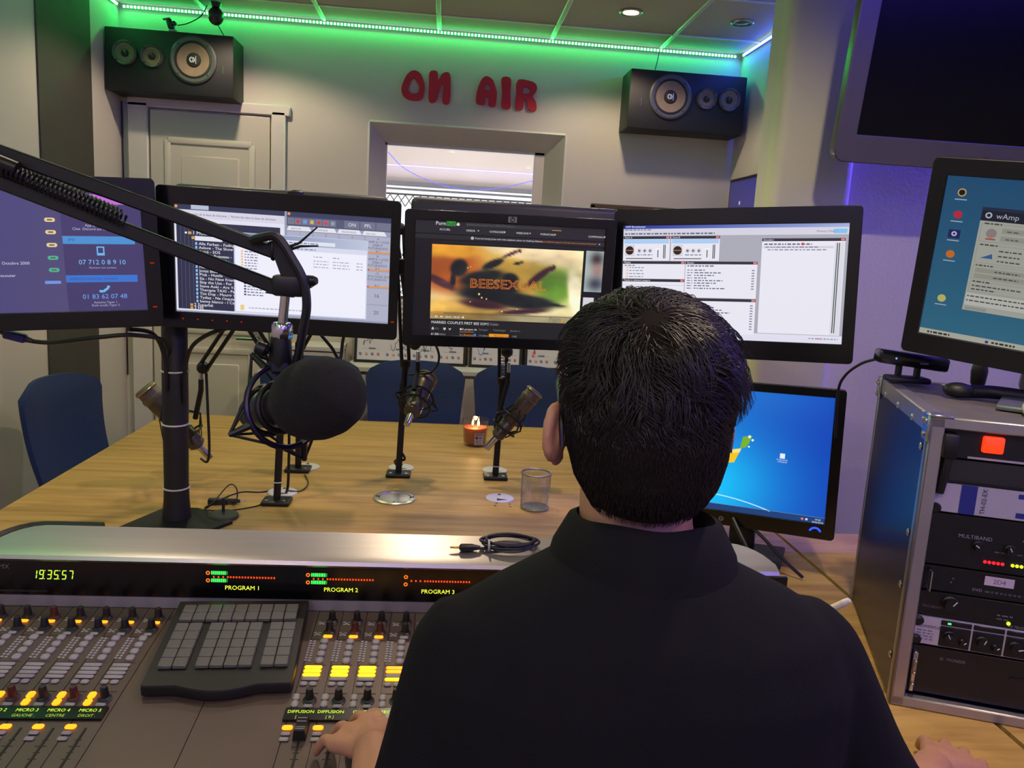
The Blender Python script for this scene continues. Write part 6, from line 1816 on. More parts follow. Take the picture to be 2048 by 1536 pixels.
# top: power strip with glowing red switch
o, w = unit('power_strip', 'black rack power strip with a glowing red switch', 0.420, 0.048)
link('rocker_switch', MB().rbox((0.072, -0.004, 0.028), (0.030, 0.010, 0.026), 0.003, 2), lit_plastic('red_switch_lit', (255, 50, 14), 1.6), o)
link('socket', MB().lathe([(0.020, 0.0), (0.020, 0.004), (0.016, 0.004), (0.015, -0.004)], 24, Matrix.Translation((0.165, 0, 0.028)) @ Matrix.Rotation(pi / 2, 4, 'X')), LIL, o)
link('edge_line', MB().box((w / 2 + 0.02, -0.001, 0.004), (w - 0.04, 0.003, 0.003)), LIL, o)
clp = link('power_plug', MB().rbox((0.010, -0.012, 0.022), (0.022, 0.024, 0.040), 0.004, 2), RB, o)
link('plug_cable', MB().tube([(0.010, -0.012, 0.004), (0.008, -0.014, -0.03), (0.006, -0.010, -0.055)], 0.007, 8), CBL, o)
o, w = unit('rack_drawer', 'plain dark grey blank panel below the red switch', 0.381, 0.038, mface=mat('rack_dark_grey', (40, 38, 42), 0.4))
link('panel_lip', MB().box((w / 2, -0.001, 0.002), (w, 0.004, 0.003)), RB, o)
# patch panel
o, w = unit('network_panel', 'pale network panel with blue stripes marked TH-02-EX', 0.331, 0.049, mface=LIL)
for u0, v0, u1, v1 in ((0.085, 0.0, 0.135, 1.0), (0.26, 0.10, 1.0, 0.26), (0.26, 0.74, 1.0, 0.92)):
    pflat(o, 0.46 * u0, 0.001 + 0.047 * (1 - v1), 0.46 * (u1 - u0), 0.047 * (v1 - v0), lambda f: f.rect(0, 0, 1, 1, (30, 40, 130), 1), 'blue_stripe')
f = Flat(0.040, 0.012)
f.text('TH-02-EX', 0.5, 0.85, 0.82, (40, 36, 60), 1, 'c')
f.build('panel_print', print_material(), o, (0.072, -0.0009, 0.0245), (0, -pi / 2, 0))
for k in range(4):
    s = link('network_socket', MB().rbox((0.160 + 0.030 * k, -0.002, 0.0245), (0.020, 0.006, 0.018), 0.001, 1), mat('socket_grey', (120, 120, 134), 0.4), o)
    link('socket_hole', MB().box((0.160 + 0.030 * k, -0.0052, 0.024), (0.013, 0.001, 0.010)), RB, s)
scr(o, 0.006, 0.0405); scr(o, 0.006, 0.006)
# compressor
o, w = unit('compressor', 'black compressor unit with red and yellow indicator lights', 0.243, 0.087)
def dr(f):
    f.text('MULTIBAND', 0.10, 0.42, 0.10, (150, 146, 156), 1); f.text('AUTO COMPRESSOR', 0.30, 0.36, 0.14, (150, 146, 156), 1)
    for k in range(10):
        f.scrawl(0.22 + 0.07 * k, 0.62, 0.04, (96, 94, 104), 1, 0.02)
pflat(o, 0.0, 0.0, 0.45, 0.087, dr)
for k in range(8):
    link('indicator', MB().ball((0.088 + 0.0062 * k + (0.008 if k > 4 else 0), -0.001, 0.016), 0.0026, 8, 6), emit('led_red', (255, 30, 40), 2.2) if k < 5 else emit('led_yellow', (220, 245, 40), 2.2), o)
for k in range(6):
    rknob(o, 0.075 + 0.045 * k, 0.040, 0.009, 0.013, -1 + 0.5 * k)
# disc player
o, w = unit('disc_player', 'black disc player with a pale paper label', 0.199, 0.043)
link('handle', MB().tube([(0.010, -0.002, 0.006), (0.010, -0.018, 0.006), (0.010, -0.018, 0.037), (0.010, -0.002, 0.037)], 0.003, 8), CHROME, o)
def dr(f):
    f.text('DVD', 0.17, 0.78, 0.16, (150, 146, 156), 1); f.scrawl(0.21, 0.78, 0.12, (70, 68, 84), 1, 0.08)
    f.disc(0.105, 0.42, 0.03, (110, 108, 116), 1, 8); f.disc(0.10, 0.58, 0.03, (110, 108, 116), 1, 8)
pflat(o, 0.0, 0.0, 0.45, 0.043, dr)
def dr(f):
    f.rect(0, 0, 1, 1, (196, 180, 200), 0); f.text('2D4', 0.5, 0.75, 0.7, (90, 76, 110), 1, 'c')
pflat(o, 0.092, 0.022, 0.042, 0.015, dr, 'paper_label')
# mixer amplifier
o, w = unit('line_mixer', 'black line mixer with dial and small yellow light', 0.155, 0.043)
def dr(f):
    f.text('PROGRAM RIGHTS', 0.02, 0.66, 0.14, (110, 96, 110), 1)
    for u in (0.26, 0.36, 0.44, 0.52):
        f.scrawl(u, 0.58, 0.05, (110, 108, 120), 1, 0.05); f.scrawl(u, 0.72, 0.04, (90, 88, 100), 1, 0.05)
    f.text('AX TELCOM', 0.30, 0.95, 0.12, (150, 146, 156), 1)
pflat(o, 0.0, 0.0, 0.45, 0.043, dr)
rknob(o, 0.048, 0.026, 0.013, 0.015, 0.6)
rknob(o, 0.260, 0.026, 0.013, 0.015, -0.5)
link('indicator', MB().ball((0.135, -0.001, 0.008), 0.003, 8, 6), MATS['led_yellow'], o)
# headphone amplifier
o, w = unit('headphone_amplifier', 'pale headphone amplifier with four black dial fields', 0.105, 0.049, mface=LIL)
def dr(f):
    f.text('POWERPLAY', 0.012, 0.40, 0.14, (60, 50, 80), 1)
    for k in range(4):
        f.scrawl(0.014, 0.52 + 0.1 * k, 0.055, (110, 100, 130), 1, 0.04)
pflat(o, 0.0, 0.0, 0.45, 0.049, dr)
for k in range(4):
    x = 0.040 + 0.0475 * k
    fd = link('dial_field', MB().rbox((x + 0.0225, -0.0005, 0.0195), (0.0445, 0.003, 0.034), 0.0008, 1).rbox((x + 0.0225, -0.0005, 0.0425), (0.0445, 0.003, 0.008), 0.0008, 1), RB, o)
    rknob(o, x + 0.014, 0.020, 0.010, 0.013, -0.5 + 0.9 * k)
    rknob(o, x + 0.034, 0.014, 0.006, 0.010, 0.8)
link('indicator', MB().rbox((0.052, -0.002, 0.0425), (0.005, 0.002, 0.003), 0.0005, 1), emit('led_green', (60, 255, 110), 2.0), o)
scr(o, 0.006, 0.0405); scr(o, 0.006, 0.008)
# bottom player
o, w = unit('media_player', 'large black player at the bottom of the flight case', 0.020, 0.083)
def dr(f):
    f.text('PIONEER', 0.125, 0.24, 0.085, (120, 118, 126), 1); f.disc(0.108, 0.215, 0.03, (120, 118, 126), 1, 14, 0.018)
pflat(o, 0.0, 0.0, 0.45, 0.083, dr)
link('handle', MB().rbox((0.008, -0.006, 0.04), (0.008, 0.014, 0.07), 0.002, 1), CHROME, o)
for k in range(3):
    link('rack_screw', MB().ball((0.008, -0.015, 0.02 + 0.02 * k), 0.003, 8, 6), CHROME, o)
link('disc_slot', MB().box((0.23, -0.0005, 0.052), (0.16, 0.002, 0.004)), SLOT, o)

# ------------------------------------------------------------------ things on the flight case
kc = thing('motion_camera', 'black bar-shaped motion camera with a blue light on the flight case', 'camera bar', RO + rot_r((0.035, 0.37, RH + 0.0045)), (0, 0, radians(-9)))
link('bar', MB().rbox((0, 0, 0.045), (0.137, 0.034, 0.027), 0.006, 2, Matrix.Rotation(radians(5), 4, 'Y')), GLOSS, kc)
for x in (-0.018, 0.018):
    link('neck_post', MB().rbox((x, 0, 0.022), (0.008, 0.018, 0.028), 0.002, 1), MATB, kc)
link('foot', MB().rbox((0, 0, 0.006), (0.080, 0.045, 0.012), 0.005, 2), MATB, kc)
link('status_light', MB().ball((-0.032, -0.0175, 0.048), 0.0018, 8, 6), emit('led_blue', (90, 120, 255), 3.0), kc)
f = Flat(0.02, 0.006); f.scrawl(0.1, 0.8, 0.8, (150, 150, 160), 1, 0.5)
f.build('mark', print_material(), kc, (0.022, -0.0176, 0.041))
wire('camera_cable', 'black cable hanging from the motion camera behind the blue monitor', [RO + rot_r((-0.02, 0.385, RH + 0.045)), RO + rot_r((-0.045, 0.41, RH + 0.030)), RO + rot_r((-0.07, 0.43, RH + 0.0)), RO + rot_r((-0.078, 0.445, RH - 0.04)), RO + rot_r((-0.07, 0.46, RH - 0.14))], 0.003, CBL)
hd_ = thing('headset', 'small black headset lying on the flight case below the teal monitor', 'headset', RO + rot_r((0.105, 0.235, RH + 0.0015)), (0, 0, radians(-14)))
link('ear_cup', MB().ball((-0.012, 0.0, 0.014), (0.026, 0.022, 0.014), 16, 10), MATB, hd_)
link('head_band', MB().tube(spline([(0.0, 0.004, 0.012), (0.05, 0.008, 0.014), (0.10, 0.0, 0.012), (0.14, -0.008, 0.010)], 6), [0.012] * 19, 10), MATB, hd_)
ms = thing('white_remote', 'pale rounded device lying at the right of the flight case top', 'remote', RO + rot_r((0.175, 0.10, RH + 0.0015)), (0, 0, radians(-35)))
link('shell', MB().rbox((0.05, 0, 0.010), (0.14, 0.045, 0.020), 0.009, 3), mat('pale_shell', (196, 200, 186), 0.4), ms)
link('button_row', MB().rbox((0.05, 0, 0.0205), (0.06, 0.012, 0.002), 0.0008, 1), mat('pale_button', (160, 164, 156), 0.5), ms)
hb = thing('monitor_stand_base', 'silver foot of the teal monitor standing on the flight case', 'monitor foot', RO + rot_r((0.235, 0.14, RH + 0.0015)), (0, 0, radians(-40)))
link('foot_plate', MB().rbox((0, 0.03, 0.005), (0.20, 0.16, 0.010), 0.004, 2), MATS['silver_stand'], hb)
link('foot_column', MB().rbox((0.0, 0.06, 0.05), (0.05, 0.03, 0.10), 0.006, 2), MATS['silver_stand'], hb)
mh = thing('wall_cable_grip', 'black cable clip hanging under the teal monitor', 'cable clip', (1.035, 1.43, 1.276))
link('grip', MB().lathe([(0.006, -0.036), (0.013, -0.024), (0.015, 0.0), (0.012, 0.016), (0.006, 0.022)], 12), MATB, mh)
link('cord', MB().tube([(0, 0, 0.02), (0.002, -0.02, 0.05), (0.004, -0.05, 0.085)], 0.006, 8), CBL, mh)
link('cord_end', MB().tube([(0, 0, -0.034), (-0.002, 0, -0.046)], 0.005, 8), CBL, mh)
nt_ = link('wall_note', MB().box((0, 0, 0), (0.055, 0.002, 0.045)), mat('cream_paper', (186, 180, 170), 0.8), None, (1.47, 2.362, 1.21))
tag(nt_, 'small cream paper note on the wall behind the flight case', 'note')
# ------------------------------------------------------------------ the presenter, seen from behind
def remesh(mb, voxel, smooth=6, name='surface', factor=0.5):
    me = bpy.data.meshes.new(name)
    me.from_pydata(mb.v, [], mb.f)
    bm = bmesh.new(); bm.from_mesh(me)
    bmesh.ops.recalc_face_normals(bm, faces=bm.faces)
    bm.to_mesh(me); bm.free()
    ob = bpy.data.objects.new(name, me)
    COL.objects.link(ob)
    r = ob.modifiers.new('r', 'REMESH'); r.mode = 'VOXEL'; r.voxel_size = voxel
    s = ob.modifiers.new('s', 'SMOOTH'); s.factor = factor; s.iterations = smooth
    dg = bpy.context.evaluated_depsgraph_get()
    out = bpy.data.meshes.new_from_object(ob.evaluated_get(dg))
    bpy.data.objects.remove(ob); bpy.data.meshes.remove(me)
    out.shade_smooth()
    return out
def limb(mb, pts, rs, n=14):
    """tapered limb with rounded joints"""
    mb.tube(spline(pts, 5), list(np.interp(np.linspace(0, len(pts) - 1, (len(pts) - 1) * 5 + 1), range(len(pts)), rs)), n)
    mb.ball(pts[0], rs[0], 12, 8); mb.ball(pts[-1], rs[-1], 12, 8)

SKIN = mat('skin', (188, 136, 108), 0.5, var=0.06, scale=40, bump=0.1, bscale=300)
SKIN.node_tree.nodes['Principled BSDF'].inputs['Subsurface Weight'].default_value = 0.15
SKIN.node_tree.nodes['Principled BSDF'].inputs['Subsurface Radius'].default_value = (0.01, 0.004, 0.002)
HAIR = mat('dark_brown_hair', (27, 18, 15), 0.45, var=0.35, scale=60, spec=0.6)
SHIRT = mat('dark_navy_cotton', (12, 10, 16), 0.9, var=0.12, scale=30, bump=0.4, bscale=700, spec=0.25)
ps = thing('person', 'person with short dark hair in a dark polo shirt, seated with back turned', 'person', (0.2, 0.70, 0.0))
PO = Vector((0.2, 0.70, 0.0))
hx = 0.193
body = MB()
body.loft([(1.203, hx, 0.775, 0.028, 0.035), (1.213, hx, 0.765, 0.042, 0.055), (1.232, hx, 0.752, 0.052, 0.073), (1.265, hx, 0.745, 0.060, 0.086), (1.305, hx, 0.738, 0.067, 0.092), (1.345, hx, 0.735, 0.069, 0.094), (1.38, hx, 0.735, 0.064, 0.086), (1.403, hx, 0.737, 0.050, 0.068), (1.414, hx, 0.738, 0.028, 0.040)], 32)
body.ball((hx, 0.838, 1.285), (0.013, 0.020, 0.020), 12, 8)              # nose
body.ball((hx, 0.828, 1.298), (0.010, 0.012, 0.024), 12, 8)
body.ball((hx, 0.826, 1.245), (0.024, 0.012, 0.009), 12, 8)              # mouth
body.ball((hx, 0.822, 1.327), (0.055, 0.016, 0.010), 14, 8)              # brow
for s in (-1, 1):
    body.ball((hx + s * 0.032, 0.812, 1.310), 0.014, 12, 8)              # eyes
    body.ball((hx + s * 0.040, 0.795, 1.280), (0.022, 0.025, 0.022), 12, 8)
    ex = hx + (0.070 if s > 0 else -0.076)
    ey = 0.018 if s > 0 else -0.004
    # ear: outer shell with lobe
    body.torus(0.0165, 0.0062, 20, 8, Matrix.Translation((ex + s * 0.010, 0.722 + ey, 1.286)) @ Matrix.Rotation(s * radians(32), 4, 'Z') @ Matrix.Rotation(pi / 2, 4, 'Y') @ Matrix.Diagonal((1.35, 0.9, 1, 1)))
    body.ball((ex + s * 0.005, 0.730 + ey, 1.284), (0.010, 0.017, 0.023), 12, 8)
    body.ball((ex + s * 0.005, 0.732 + ey, 1.260), (0.0080, 0.009, 0.010), 10, 8)
    body.ball((hx + s * 0.066, 0.745, 1.288), (0.015, 0.02, 0.024), 10, 8)
limb(body, [(hx, 0.735, 1.27), (hx, 0.722, 1.20), (0.2, 0.708, 1.13)], [0.054, 0.055, 0.064], 20)
body.loft([(1.16, 0.2, 0.703, 0.07, 0.06), (1.135, 0.2, 0.70, 0.13, 0.075), (1.08, 0.2, 0.695, 0.185, 0.092), (0.95, 0.2, 0.695, 0.178, 0.10), (0.75, 0.2, 0.70, 0.165, 0.102), (0.60, 0.2, 0.705, 0.170, 0.11), (0.545, 0.2, 0.71, 0.16, 0.10)], 28)
# arms
LS, LE, LW = (0.040, 0.700, 1.070), (-0.026, 0.645, 0.835), (-0.060, 0.842, 0.868)
RS, RE, RW_ = (0.365, 0.700, 1.070), (0.515, 0.725, 0.845), (0.665, 0.890, 0.812)
limb(body, [LS, ((LS[0] + LE[0]) / 2, (LS[1] + LE[1]) / 2, (LS[2] + LE[2]) / 2), LE], [0.046, 0.043, 0.036])
limb(body, [LE, ((LE[0] + LW[0]) / 2, (LE[1] + LW[1]) / 2, (LE[2] + LW[2]) / 2), LW], [0.038, 0.035, 0.025])
limb(body, [RS, ((RS[0] + RE[0]) / 2, (RS[1] + RE[1]) / 2, (RS[2] + RE[2]) / 2), RE], [0.046, 0.043, 0.036])
limb(body, [RE, ((RE[0] + RW_[0]) / 2, (RE[1] + RW_[1]) / 2, (RE[2] + RW_[2]) / 2), RW_], [0.038, 0.035, 0.025])
# legs: seated
for s in (-1, 1):
    hxp = 0.2 + s * 0.095
    limb(body, [(hxp, 0.74, 0.585), (hxp + s * 0.02, 0.95, 0.60), (hxp + s * 0.03, 1.14, 0.575)], [0.085, 0.072, 0.055])
    limb(body, [(hxp + s * 0.03, 1.14, 0.575), (hxp + s * 0.03, 1.13, 0.35), (hxp + s * 0.03, 1.12, 0.10)], [0.054, 0.052, 0.036])
    limb(body, [(hxp + s * 0.03, 1.10, 0.06), (hxp + s * 0.035, 1.22, 0.045)], [0.042, 0.035])
# hands: palm, four unequal bent fingers, thumb from the side of the palm
def hand(wrist, knuckles, tips, thumb, rise=0.010, r=0.0088):
    w = Vector(wrist)
    K = [Vector(k) for k in knuckles]
    for k in K:
        limb(body, [w, (w + k) / 2 + Vector((0, 0, 0.003)), k], [0.018, 0.0135, 0.0108], 10)
    for a, b in zip(K, K[1:]):
        limb(body, [a, b], [0.0105, 0.0105], 8)
        limb(body, [(a + w) / 2, (b + w) / 2], [0.013, 0.013], 8)
    for k, t_ in zip(K, tips):
        t_ = Vector(t_)
        m1_ = k + (t_ - k) * 0.45 + Vector((0, 0, rise))
        m2_ = k + (t_ - k) * 0.78 + Vector((0, 0, rise * 0.6))
        limb(body, [k, m1_, m2_, t_], [r * 1.08, r, r * 0.92, r * 0.82], 10)
    T = [Vector(p) for p in thumb]
    limb(body, T, [0.014, 0.0115, 0.0095, 0.0085][:len(T)], 10)
hand(LW, [(-0.052, 0.896, 0.866), (-0.0725, 0.899, 0.867), (-0.093, 0.893, 0.861), (-0.111, 0.880, 0.852)],
     [(-0.079, 0.948, 0.843), (-0.098, 0.944, 0.838), (-0.120, 0.928, 0.829), (-0.136, 0.905, 0.824)],
     [(-0.044, 0.858, 0.860), (-0.028, 0.882, 0.848), (-0.032, 0.908, 0.838), (-0.042, 0.928, 0.834)], 0.011, 0.0076)
hand(RW_, [(0.700, 0.952, 0.800), (0.722, 0.945, 0.800), (0.741, 0.932, 0.796), (0.755, 0.916, 0.790)],
     [(0.730, 1.012, 0.762), (0.757, 1.002, 0.762), (0.775, 0.985, 0.762), (0.786, 0.955, 0.762)],
     [(0.660, 0.905, 0.802), (0.662, 0.935, 0.786), (0.672, 0.962, 0.772), (0.684, 0.980, 0.765)])
def at_person(me):
    me.transform(Matrix.Translation(-PO))
    return me
link('body', at_person(remesh(body, 0.0034, 7, 'body')), SKIN, ps)

# polo shirt
sh = MB()
sh.loft([(1.178, 0.2, 0.707, 0.072, 0.066), (1.165, 0.2, 0.703, 0.098, 0.074), (1.142, 0.2, 0.698, 0.150, 0.084), (1.118, 0.2, 0.694, 0.186, 0.096, 2.2), (1.07, 0.2, 0.690, 0.206, 0.110, 2.3), (1.0, 0.2, 0.690, 0.207, 0.118, 2.4), (0.92, 0.2, 0.692, 0.202, 0.120, 2.4), (0.82, 0.2, 0.697, 0.196, 0.122, 2.3), (0.70, 0.2, 0.702, 0.190, 0.124, 2.3), (0.60, 0.2, 0.705, 0.192, 0.128, 2.3)], 40)
limb(sh, [(0.055, 0.697, 1.066), LS, (0.006, 0.678, 0.95), (LE[0] + 0.004, LE[1], LE[2] + 0.02)], [0.060, 0.061, 0.056, 0.051], 18)
limb(sh, [(0.345, 0.697, 1.066), RS, (0.445, 0.712, 0.95), (RE[0] - 0.004, RE[1], RE[2] + 0.02)], [0.060, 0.062, 0.057, 0.052], 18)
sme = remesh(sh, 0.006, 10, 'polo_shirt')
rs = np.random.RandomState(2)
wv = [(rs.uniform(-1, 1, 3) * np.array([30, 26, 22]), rs.uniform(0, 6.28), rs.uniform(0.0006, 0.0016)) for _ in range(10)]
nv_ = len(sme.vertices)
co = np.empty(nv_ * 3, np.float32); no = np.empty(nv_ * 3, np.float32)
sme.vertices.foreach_get('co', co); sme.vertices.foreach_get('normal', no)
co, no = co.reshape(-1, 3), no.reshape(-1, 3)
co = co + no * sum(a * np.sin(co @ k + ph) for k, ph, a in wv)[:, None]
sme.vertices.foreach_set('co', co.astype(np.float32).ravel())
shirt = link('polo_shirt', at_person(sme), SHIRT, ps)
# collar: folded band standing round the neck
cv, cf = [], []
prof = [(0.066, 0.060, 1.174, 0.004), (0.063, 0.060, 1.204, 0.003), (0.066, 0.063, 1.216, 0.001), (0.074, 0.070, 1.212, 0.0), (0.088, 0.081, 1.186, -0.002), (0.095, 0.087, 1.158, -0.004)]
n = 48
for rx, ry, z, dy in prof:
    for j in range(n):
        a = 2 * pi * j / n
        f_ = 0.5 + 0.5 * sin(a)              # 1 at the front
        cv.append((0.2 - PO.x + rx * cos(a), 0.712 + dy - PO.y + ry * sin(a), z - 0.014 * f_ + 0.0012 * sin(5 * a)))
for i in range(len(prof) - 1):
    for j in range(n):
        a, b = i * n + j, i * n + (j + 1) % n
        cf.append((a, b, b + n, a + n))
link('collar', MB().add(cv, cf).mesh('collar', angle=80), SHIRT, shirt)
# trousers and shoes
tr_ = MB()
tr_.loft([(0.66, 0.2, 0.705, 0.178, 0.118), (0.58, 0.2, 0.71, 0.19, 0.128), (0.525, 0.2, 0.715, 0.175, 0.115)], 28)
for s in (-1, 1):
    hxp = 0.2 + s * 0.095
    limb(tr_, [(hxp, 0.74, 0.585), (hxp + s * 0.02, 0.95, 0.595), (hxp + s * 0.03, 1.14, 0.575)], [0.092, 0.080, 0.064])
    limb(tr_, [(hxp + s * 0.03, 1.14, 0.575), (hxp + s * 0.03, 1.13, 0.35), (hxp + s * 0.03, 1.12, 0.12)], [0.063, 0.060, 0.052])
link('trousers', at_person(remesh(tr_, 0.009, 6, 'trousers')), mat('dark_denim', (26, 28, 38), 0.9, var=0.15), ps)
for s in (-1, 1):
    hxp = 0.2 + s * 0.128
    m_ = MB(); limb(m_, [(hxp, 1.08, 0.055), (hxp + s * 0.005, 1.24, 0.045)], [0.050, 0.043]); m_.box((hxp, 1.16, 0.012), (0.085, 0.25, 0.024))
    link('shoe', at_person(remesh(m_, 0.006, 5, 'shoe')), DK, ps)

# hair: close-cropped shell, longer wavy strands on top
HS = [(1.222, hx - 0.002, 0.697, 0.043, 0.048), (1.228, hx - 0.002, 0.696, 0.050, 0.053), (1.239, hx - 0.001, 0.695, 0.0575, 0.063), (1.255, hx, 0.700, 0.0680, 0.073), (1.278, hx, 0.704, 0.0745, 0.079), (1.30, hx - 0.001, 0.708, 0.0770, 0.084), (1.345, hx - 0.002, 0.718, 0.0775, 0.093), (1.374, hx - 0.003, 0.726, 0.0715, 0.098), (1.396, hx - 0.003, 0.735, 0.060, 0.090), (1.410, hx - 0.004, 0.740, 0.043, 0.070), (1.419, hx - 0.004, 0.744, 0.024, 0.042), (1.422, hx - 0.004, 0.744, 0.004, 0.008)]
zz_ = [s[0] for s in HS]
def hsec(z):
    return [float(np.interp(z, zz_, [s[k] for s in HS])) for k in (1, 2, 3, 4)]
def hp_(z, a):
    cx, cy, rx, ry = hsec(z)
    return Vector((cx + rx * cos(a), cy + ry * sin(a), z))
shell = MB()
zs = list(np.linspace(1.222, 1.422, 50))
shell.loft([(z,) + tuple(hsec(z)) for z in zs], 72)
hme = shell.mesh('hair')
rn = np.random.RandomState(7)
wv = [(rn.uniform(-1, 1, 3) * np.array([110, 110, 50]), rn.uniform(0, 6.28)) for _ in range(12)]
for v in hme.vertices:
    p = np.array(v.co)
    amp = 0.0030 * min(1, max(0, (p[2] - 1.30) / 0.06)) + 0.0003
    v.co += v.normal * min(0.0004, amp * sum(sin(float(np.dot(k, p)) + ph) for k, ph in wv) / 3 - 0.0008)
at_person(hme)
hair = link('hair', hme, mat('hair_undercoat', (22, 15, 13), 0.85, var=0.3, scale=90, spec=0.15), ps)
rd = random.Random(11)
crown = Vector((hx - 0.01, 0.665, 1.40))
cen = Vector((hx, 0.72, 1.30))
lock = {}
STR = []
def strand(p, d, nrm, L, lift, r, seg, curl):
    STR.append((tuple(p - PO), tuple(d), tuple(nrm), L, lift, r, seg, curl, rd.uniform(0, 6.28)))
def strands_mesh(name):
    V, Fc, off = [], [], 0
    for seg in sorted(set(q[6] for q in STR)):
        Q = [q for q in STR if q[6] == seg]
        P = np.array([q[0] for q in Q]); D = np.array([q[1] for q in Q]); N = np.array([q[2] for q in Q])
        L, lf, r, cu, ph = [np.array([q[k] for q in Q])[:, None, None] for k in (3, 4, 5, 7, 8)]
        S = np.cross(D, N)
        t_ = np.linspace(0, 1, seg + 1)[None, :, None]
        X = P[:, None] + D[:, None] * L * t_ + N[:, None] * (lf * np.sin(pi * np.minimum(1, t_ * 1.1)) - 0.15 * L * t_ ** 2) + S[:, None] * cu * np.sin(3.4 * t_ + ph)
        rr = r * (1 - 0.75 * t_)
        ring = [X + rr * (S[:, None] * cos(a) + N[:, None] * sin(a)) for a in (0, 2.094, 4.189)]
        A = np.stack(ring, 2).reshape(-1, 3)
        n, k = len(Q), seg + 1
        base = (np.arange(n)[:, None, None] * k + np.arange(seg)[None, :, None]) * 3
        j = np.arange(3)[None, None, :]
        F4 = np.stack([base + j, base + (j + 1) % 3, base + 3 + (j + 1) % 3, base + 3 + j], -1).reshape(-1, 4) + off
        V.append(A); Fc.append(F4); off += len(A)
    V, Fc = np.concatenate(V), np.concatenate(Fc)
    me = bpy.data.meshes.new(name)
    me.vertices.add(len(V)); me.vertices.foreach_set('co', V.astype(np.float32).ravel())
    me.loops.add(Fc.size); me.loops.foreach_set('vertex_index', Fc.astype(np.int32).ravel())
    me.polygons.add(len(Fc)); me.polygons.foreach_set('loop_start', np.arange(0, Fc.size, 4, dtype=np.int32))
    me.update(calc_edges=True); me.validate()
    me.shade_smooth()
    return me
for k in range(7800):
    z = 1.418 - 0.125 * rd.random() ** 1.25
    a = rd.uniform(0, 2 * pi)
    p = hp_(z, a)
    if k % 3 == 0:                       # even cover over the top of the head
        q_ = sqrt(rd.random())
        dx, dy = 0.060 * q_ * cos(a), 0.088 * q_ * sin(a)
        z = float(np.interp(q_, [0, 0.35, 0.72, 1.0], [1.422, 1.4195, 1.410, 1.394]))
        p = Vector((hx - 0.004 + dx, 0.740 + dy, z))
    nrm = (p - cen); nrm.normalize()
    cellk = (round(a * 4.2), round(z * 55))
    if cellk not in lock:
        lock[cellk] = (rd.uniform(-0.75, 0.75), rd.uniform(0.7, 1.3), rd.uniform(-0.2, 1.0))
    la, lb, lc = lock[cellk]
    away = p - crown
    flow = away.normalized() + Vector((0.55, 0.10, -0.10))
    flow = flow - nrm * flow.dot(nrm)
    if flow.length < 1e-4:
        continue
    flow.normalize()
    flow = (flow * cos(la) + nrm.cross(flow) * sin(la)).normalized()
    top = min(1, max(0, (z - 1.30) / 0.08))
    right = max(0, (p.x - hx) / 0.08)
    L = (0.010 + 0.026 * top + 0.010 * right * top) * lb
    lift = (0.0012 + 0.0035 * top + 0.004 * right * top) * (0.6 + 0.6 * lc)
    strand(p - nrm * 0.001, flow, nrm, L, lift, 0.00055, 5, 0.0030 * top)
# thicker wavy locks on top
for k in range(150):
    q_ = sqrt(rd.random()); a = rd.uniform(0, 2 * pi)
    dx, dy = 0.066 * q_ * cos(a), 0.090 * q_ * sin(a)
    z = float(np.interp(q_, [0, 0.35, 0.72, 1.0], [1.422, 1.4195, 1.408, 1.382]))
    p = Vector((hx - 0.004 + dx, 0.735 + dy, z))
    nrm = (p - cen).normalized()
    flow = (p - crown).normalized() * 0.7 + Vector((0.6, 0.0, 0.0)) + Vector((rd.uniform(-0.5, 0.5), rd.uniform(-0.5, 0.5), 0))
    flow = (flow - nrm * flow.dot(nrm)).normalized()
    right = max(0, (p.x - hx) / 0.08)
    for j in range(16):
        off = Vector((rd.gauss(0, 0.0018), rd.gauss(0, 0.0018), rd.gauss(0, 0.001)))
        fl = (flow + Vector((rd.gauss(0, 0.08), rd.gauss(0, 0.08), rd.gauss(0, 0.06)))).normalized()
        strand(p + off, fl, nrm, rd.uniform(0.022, 0.036), rd.uniform(0.002, 0.0045) + 0.003 * right, 0.0006, 6, 0.0035)
for k in range(5200):
    z = 1.225 + 0.11 * rd.random()
    a = rd.uniform(pi * 0.92, 2.08 * pi)
    p = hp_(z, a)
    nrm = (p - cen); nrm.z *= 0.3; nrm.normalize()
    d = Vector((rd.uniform(-0.3, 0.3), 0, -1))
    d = (d - nrm * d.dot(nrm)).normalized()
    strand(p - nrm * 0.0005, d, nrm, rd.uniform(0.005, 0.010), 0.0009, 0.0004, 2, 0.0)
sme = strands_mesh('hair_strands')
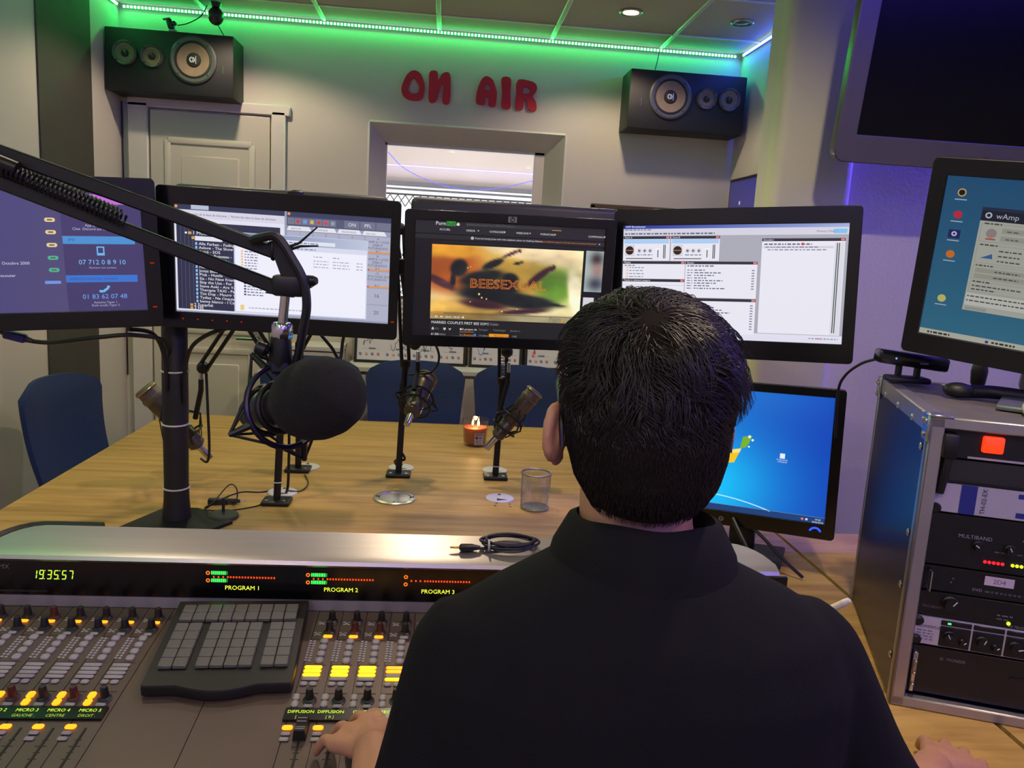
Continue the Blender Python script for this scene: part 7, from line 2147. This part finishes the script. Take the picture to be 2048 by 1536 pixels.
link('hair_strands', sme, HAIR, hair)['kind'] = 'stuff'
# spectacles: thin frame with arms over the ears
gl_ = MB()
for s in (-1, 1):
    gl_.tube([Vector(p) - PO for p in spline([(hx + s * 0.066, 0.838, 1.320), (hx + s * 0.073, 0.80, 1.319), (hx + s * 0.0805, 0.735, 1.317), (hx + s * 0.0815, 0.712, 1.302), (hx + s * 0.080, 0.702, 1.276)], 5)], 0.0022, 6)
    gl_.torus(0.024, 0.0018, 24, 6, Matrix.Translation(Vector((hx + s * 0.036, 0.848, 1.305)) - PO) @ Matrix.Rotation(pi / 2, 4, 'X'))
gl_.tube([Vector((hx - 0.012, 0.85, 1.312)) - PO, Vector((hx + 0.012, 0.85, 1.312)) - PO], 0.0018, 6)
link('spectacles', gl_, DK, ps)

# stool under the presenter
so = thing('studio_stool', 'black round studio stool under the seated presenter', 'stool', (0.2, 0.72, 0))
link('seat', MB().lathe([(0.16, 0.43), (0.19, 0.44), (0.195, 0.47), (0.18, 0.498), (0.001, 0.50)], 32), mat('black_leatherette', (20, 20, 22), 0.5), so)
link('column', MB().tube([(0, 0, 0.08), (0, 0, 0.44)], 0.025, 14), MET, so)
for k in range(5):
    a = 2 * pi * k / 5 + 0.3
    leg = link('leg', MB().tube([(0, 0, 0.09), (0.25 * cos(a), 0.25 * sin(a), 0.06)], [0.022, 0.014], 8), MET, so)
    link('castor', MB().lathe([(0.026, -0.012), (0.026, 0.012)], 14, Matrix.Translation((0.25 * cos(a), 0.25 * sin(a), 0.026)) @ Matrix.Rotation(pi / 2, 4, 'X')), RUBBER, leg)
pn = thing('white_stylus', 'white pen end showing past the right shoulder', 'pen', (0.492, 0.862, 1.052), Euler((radians(20), radians(48), 0)))
link('barrel', MB().tube([(0, 0, -0.03), (0, 0, 0.006)], 0.0042, 10), mat('ivory_plastic', (206, 192, 174), 0.4), pn)
link('cap', MB().lathe([(0.0042, 0.005), (0.0044, 0.006), (0.0034, 0.013), (0.001, 0.014)], 10), mat('white_plastic', (214, 212, 208), 0.4), pn)
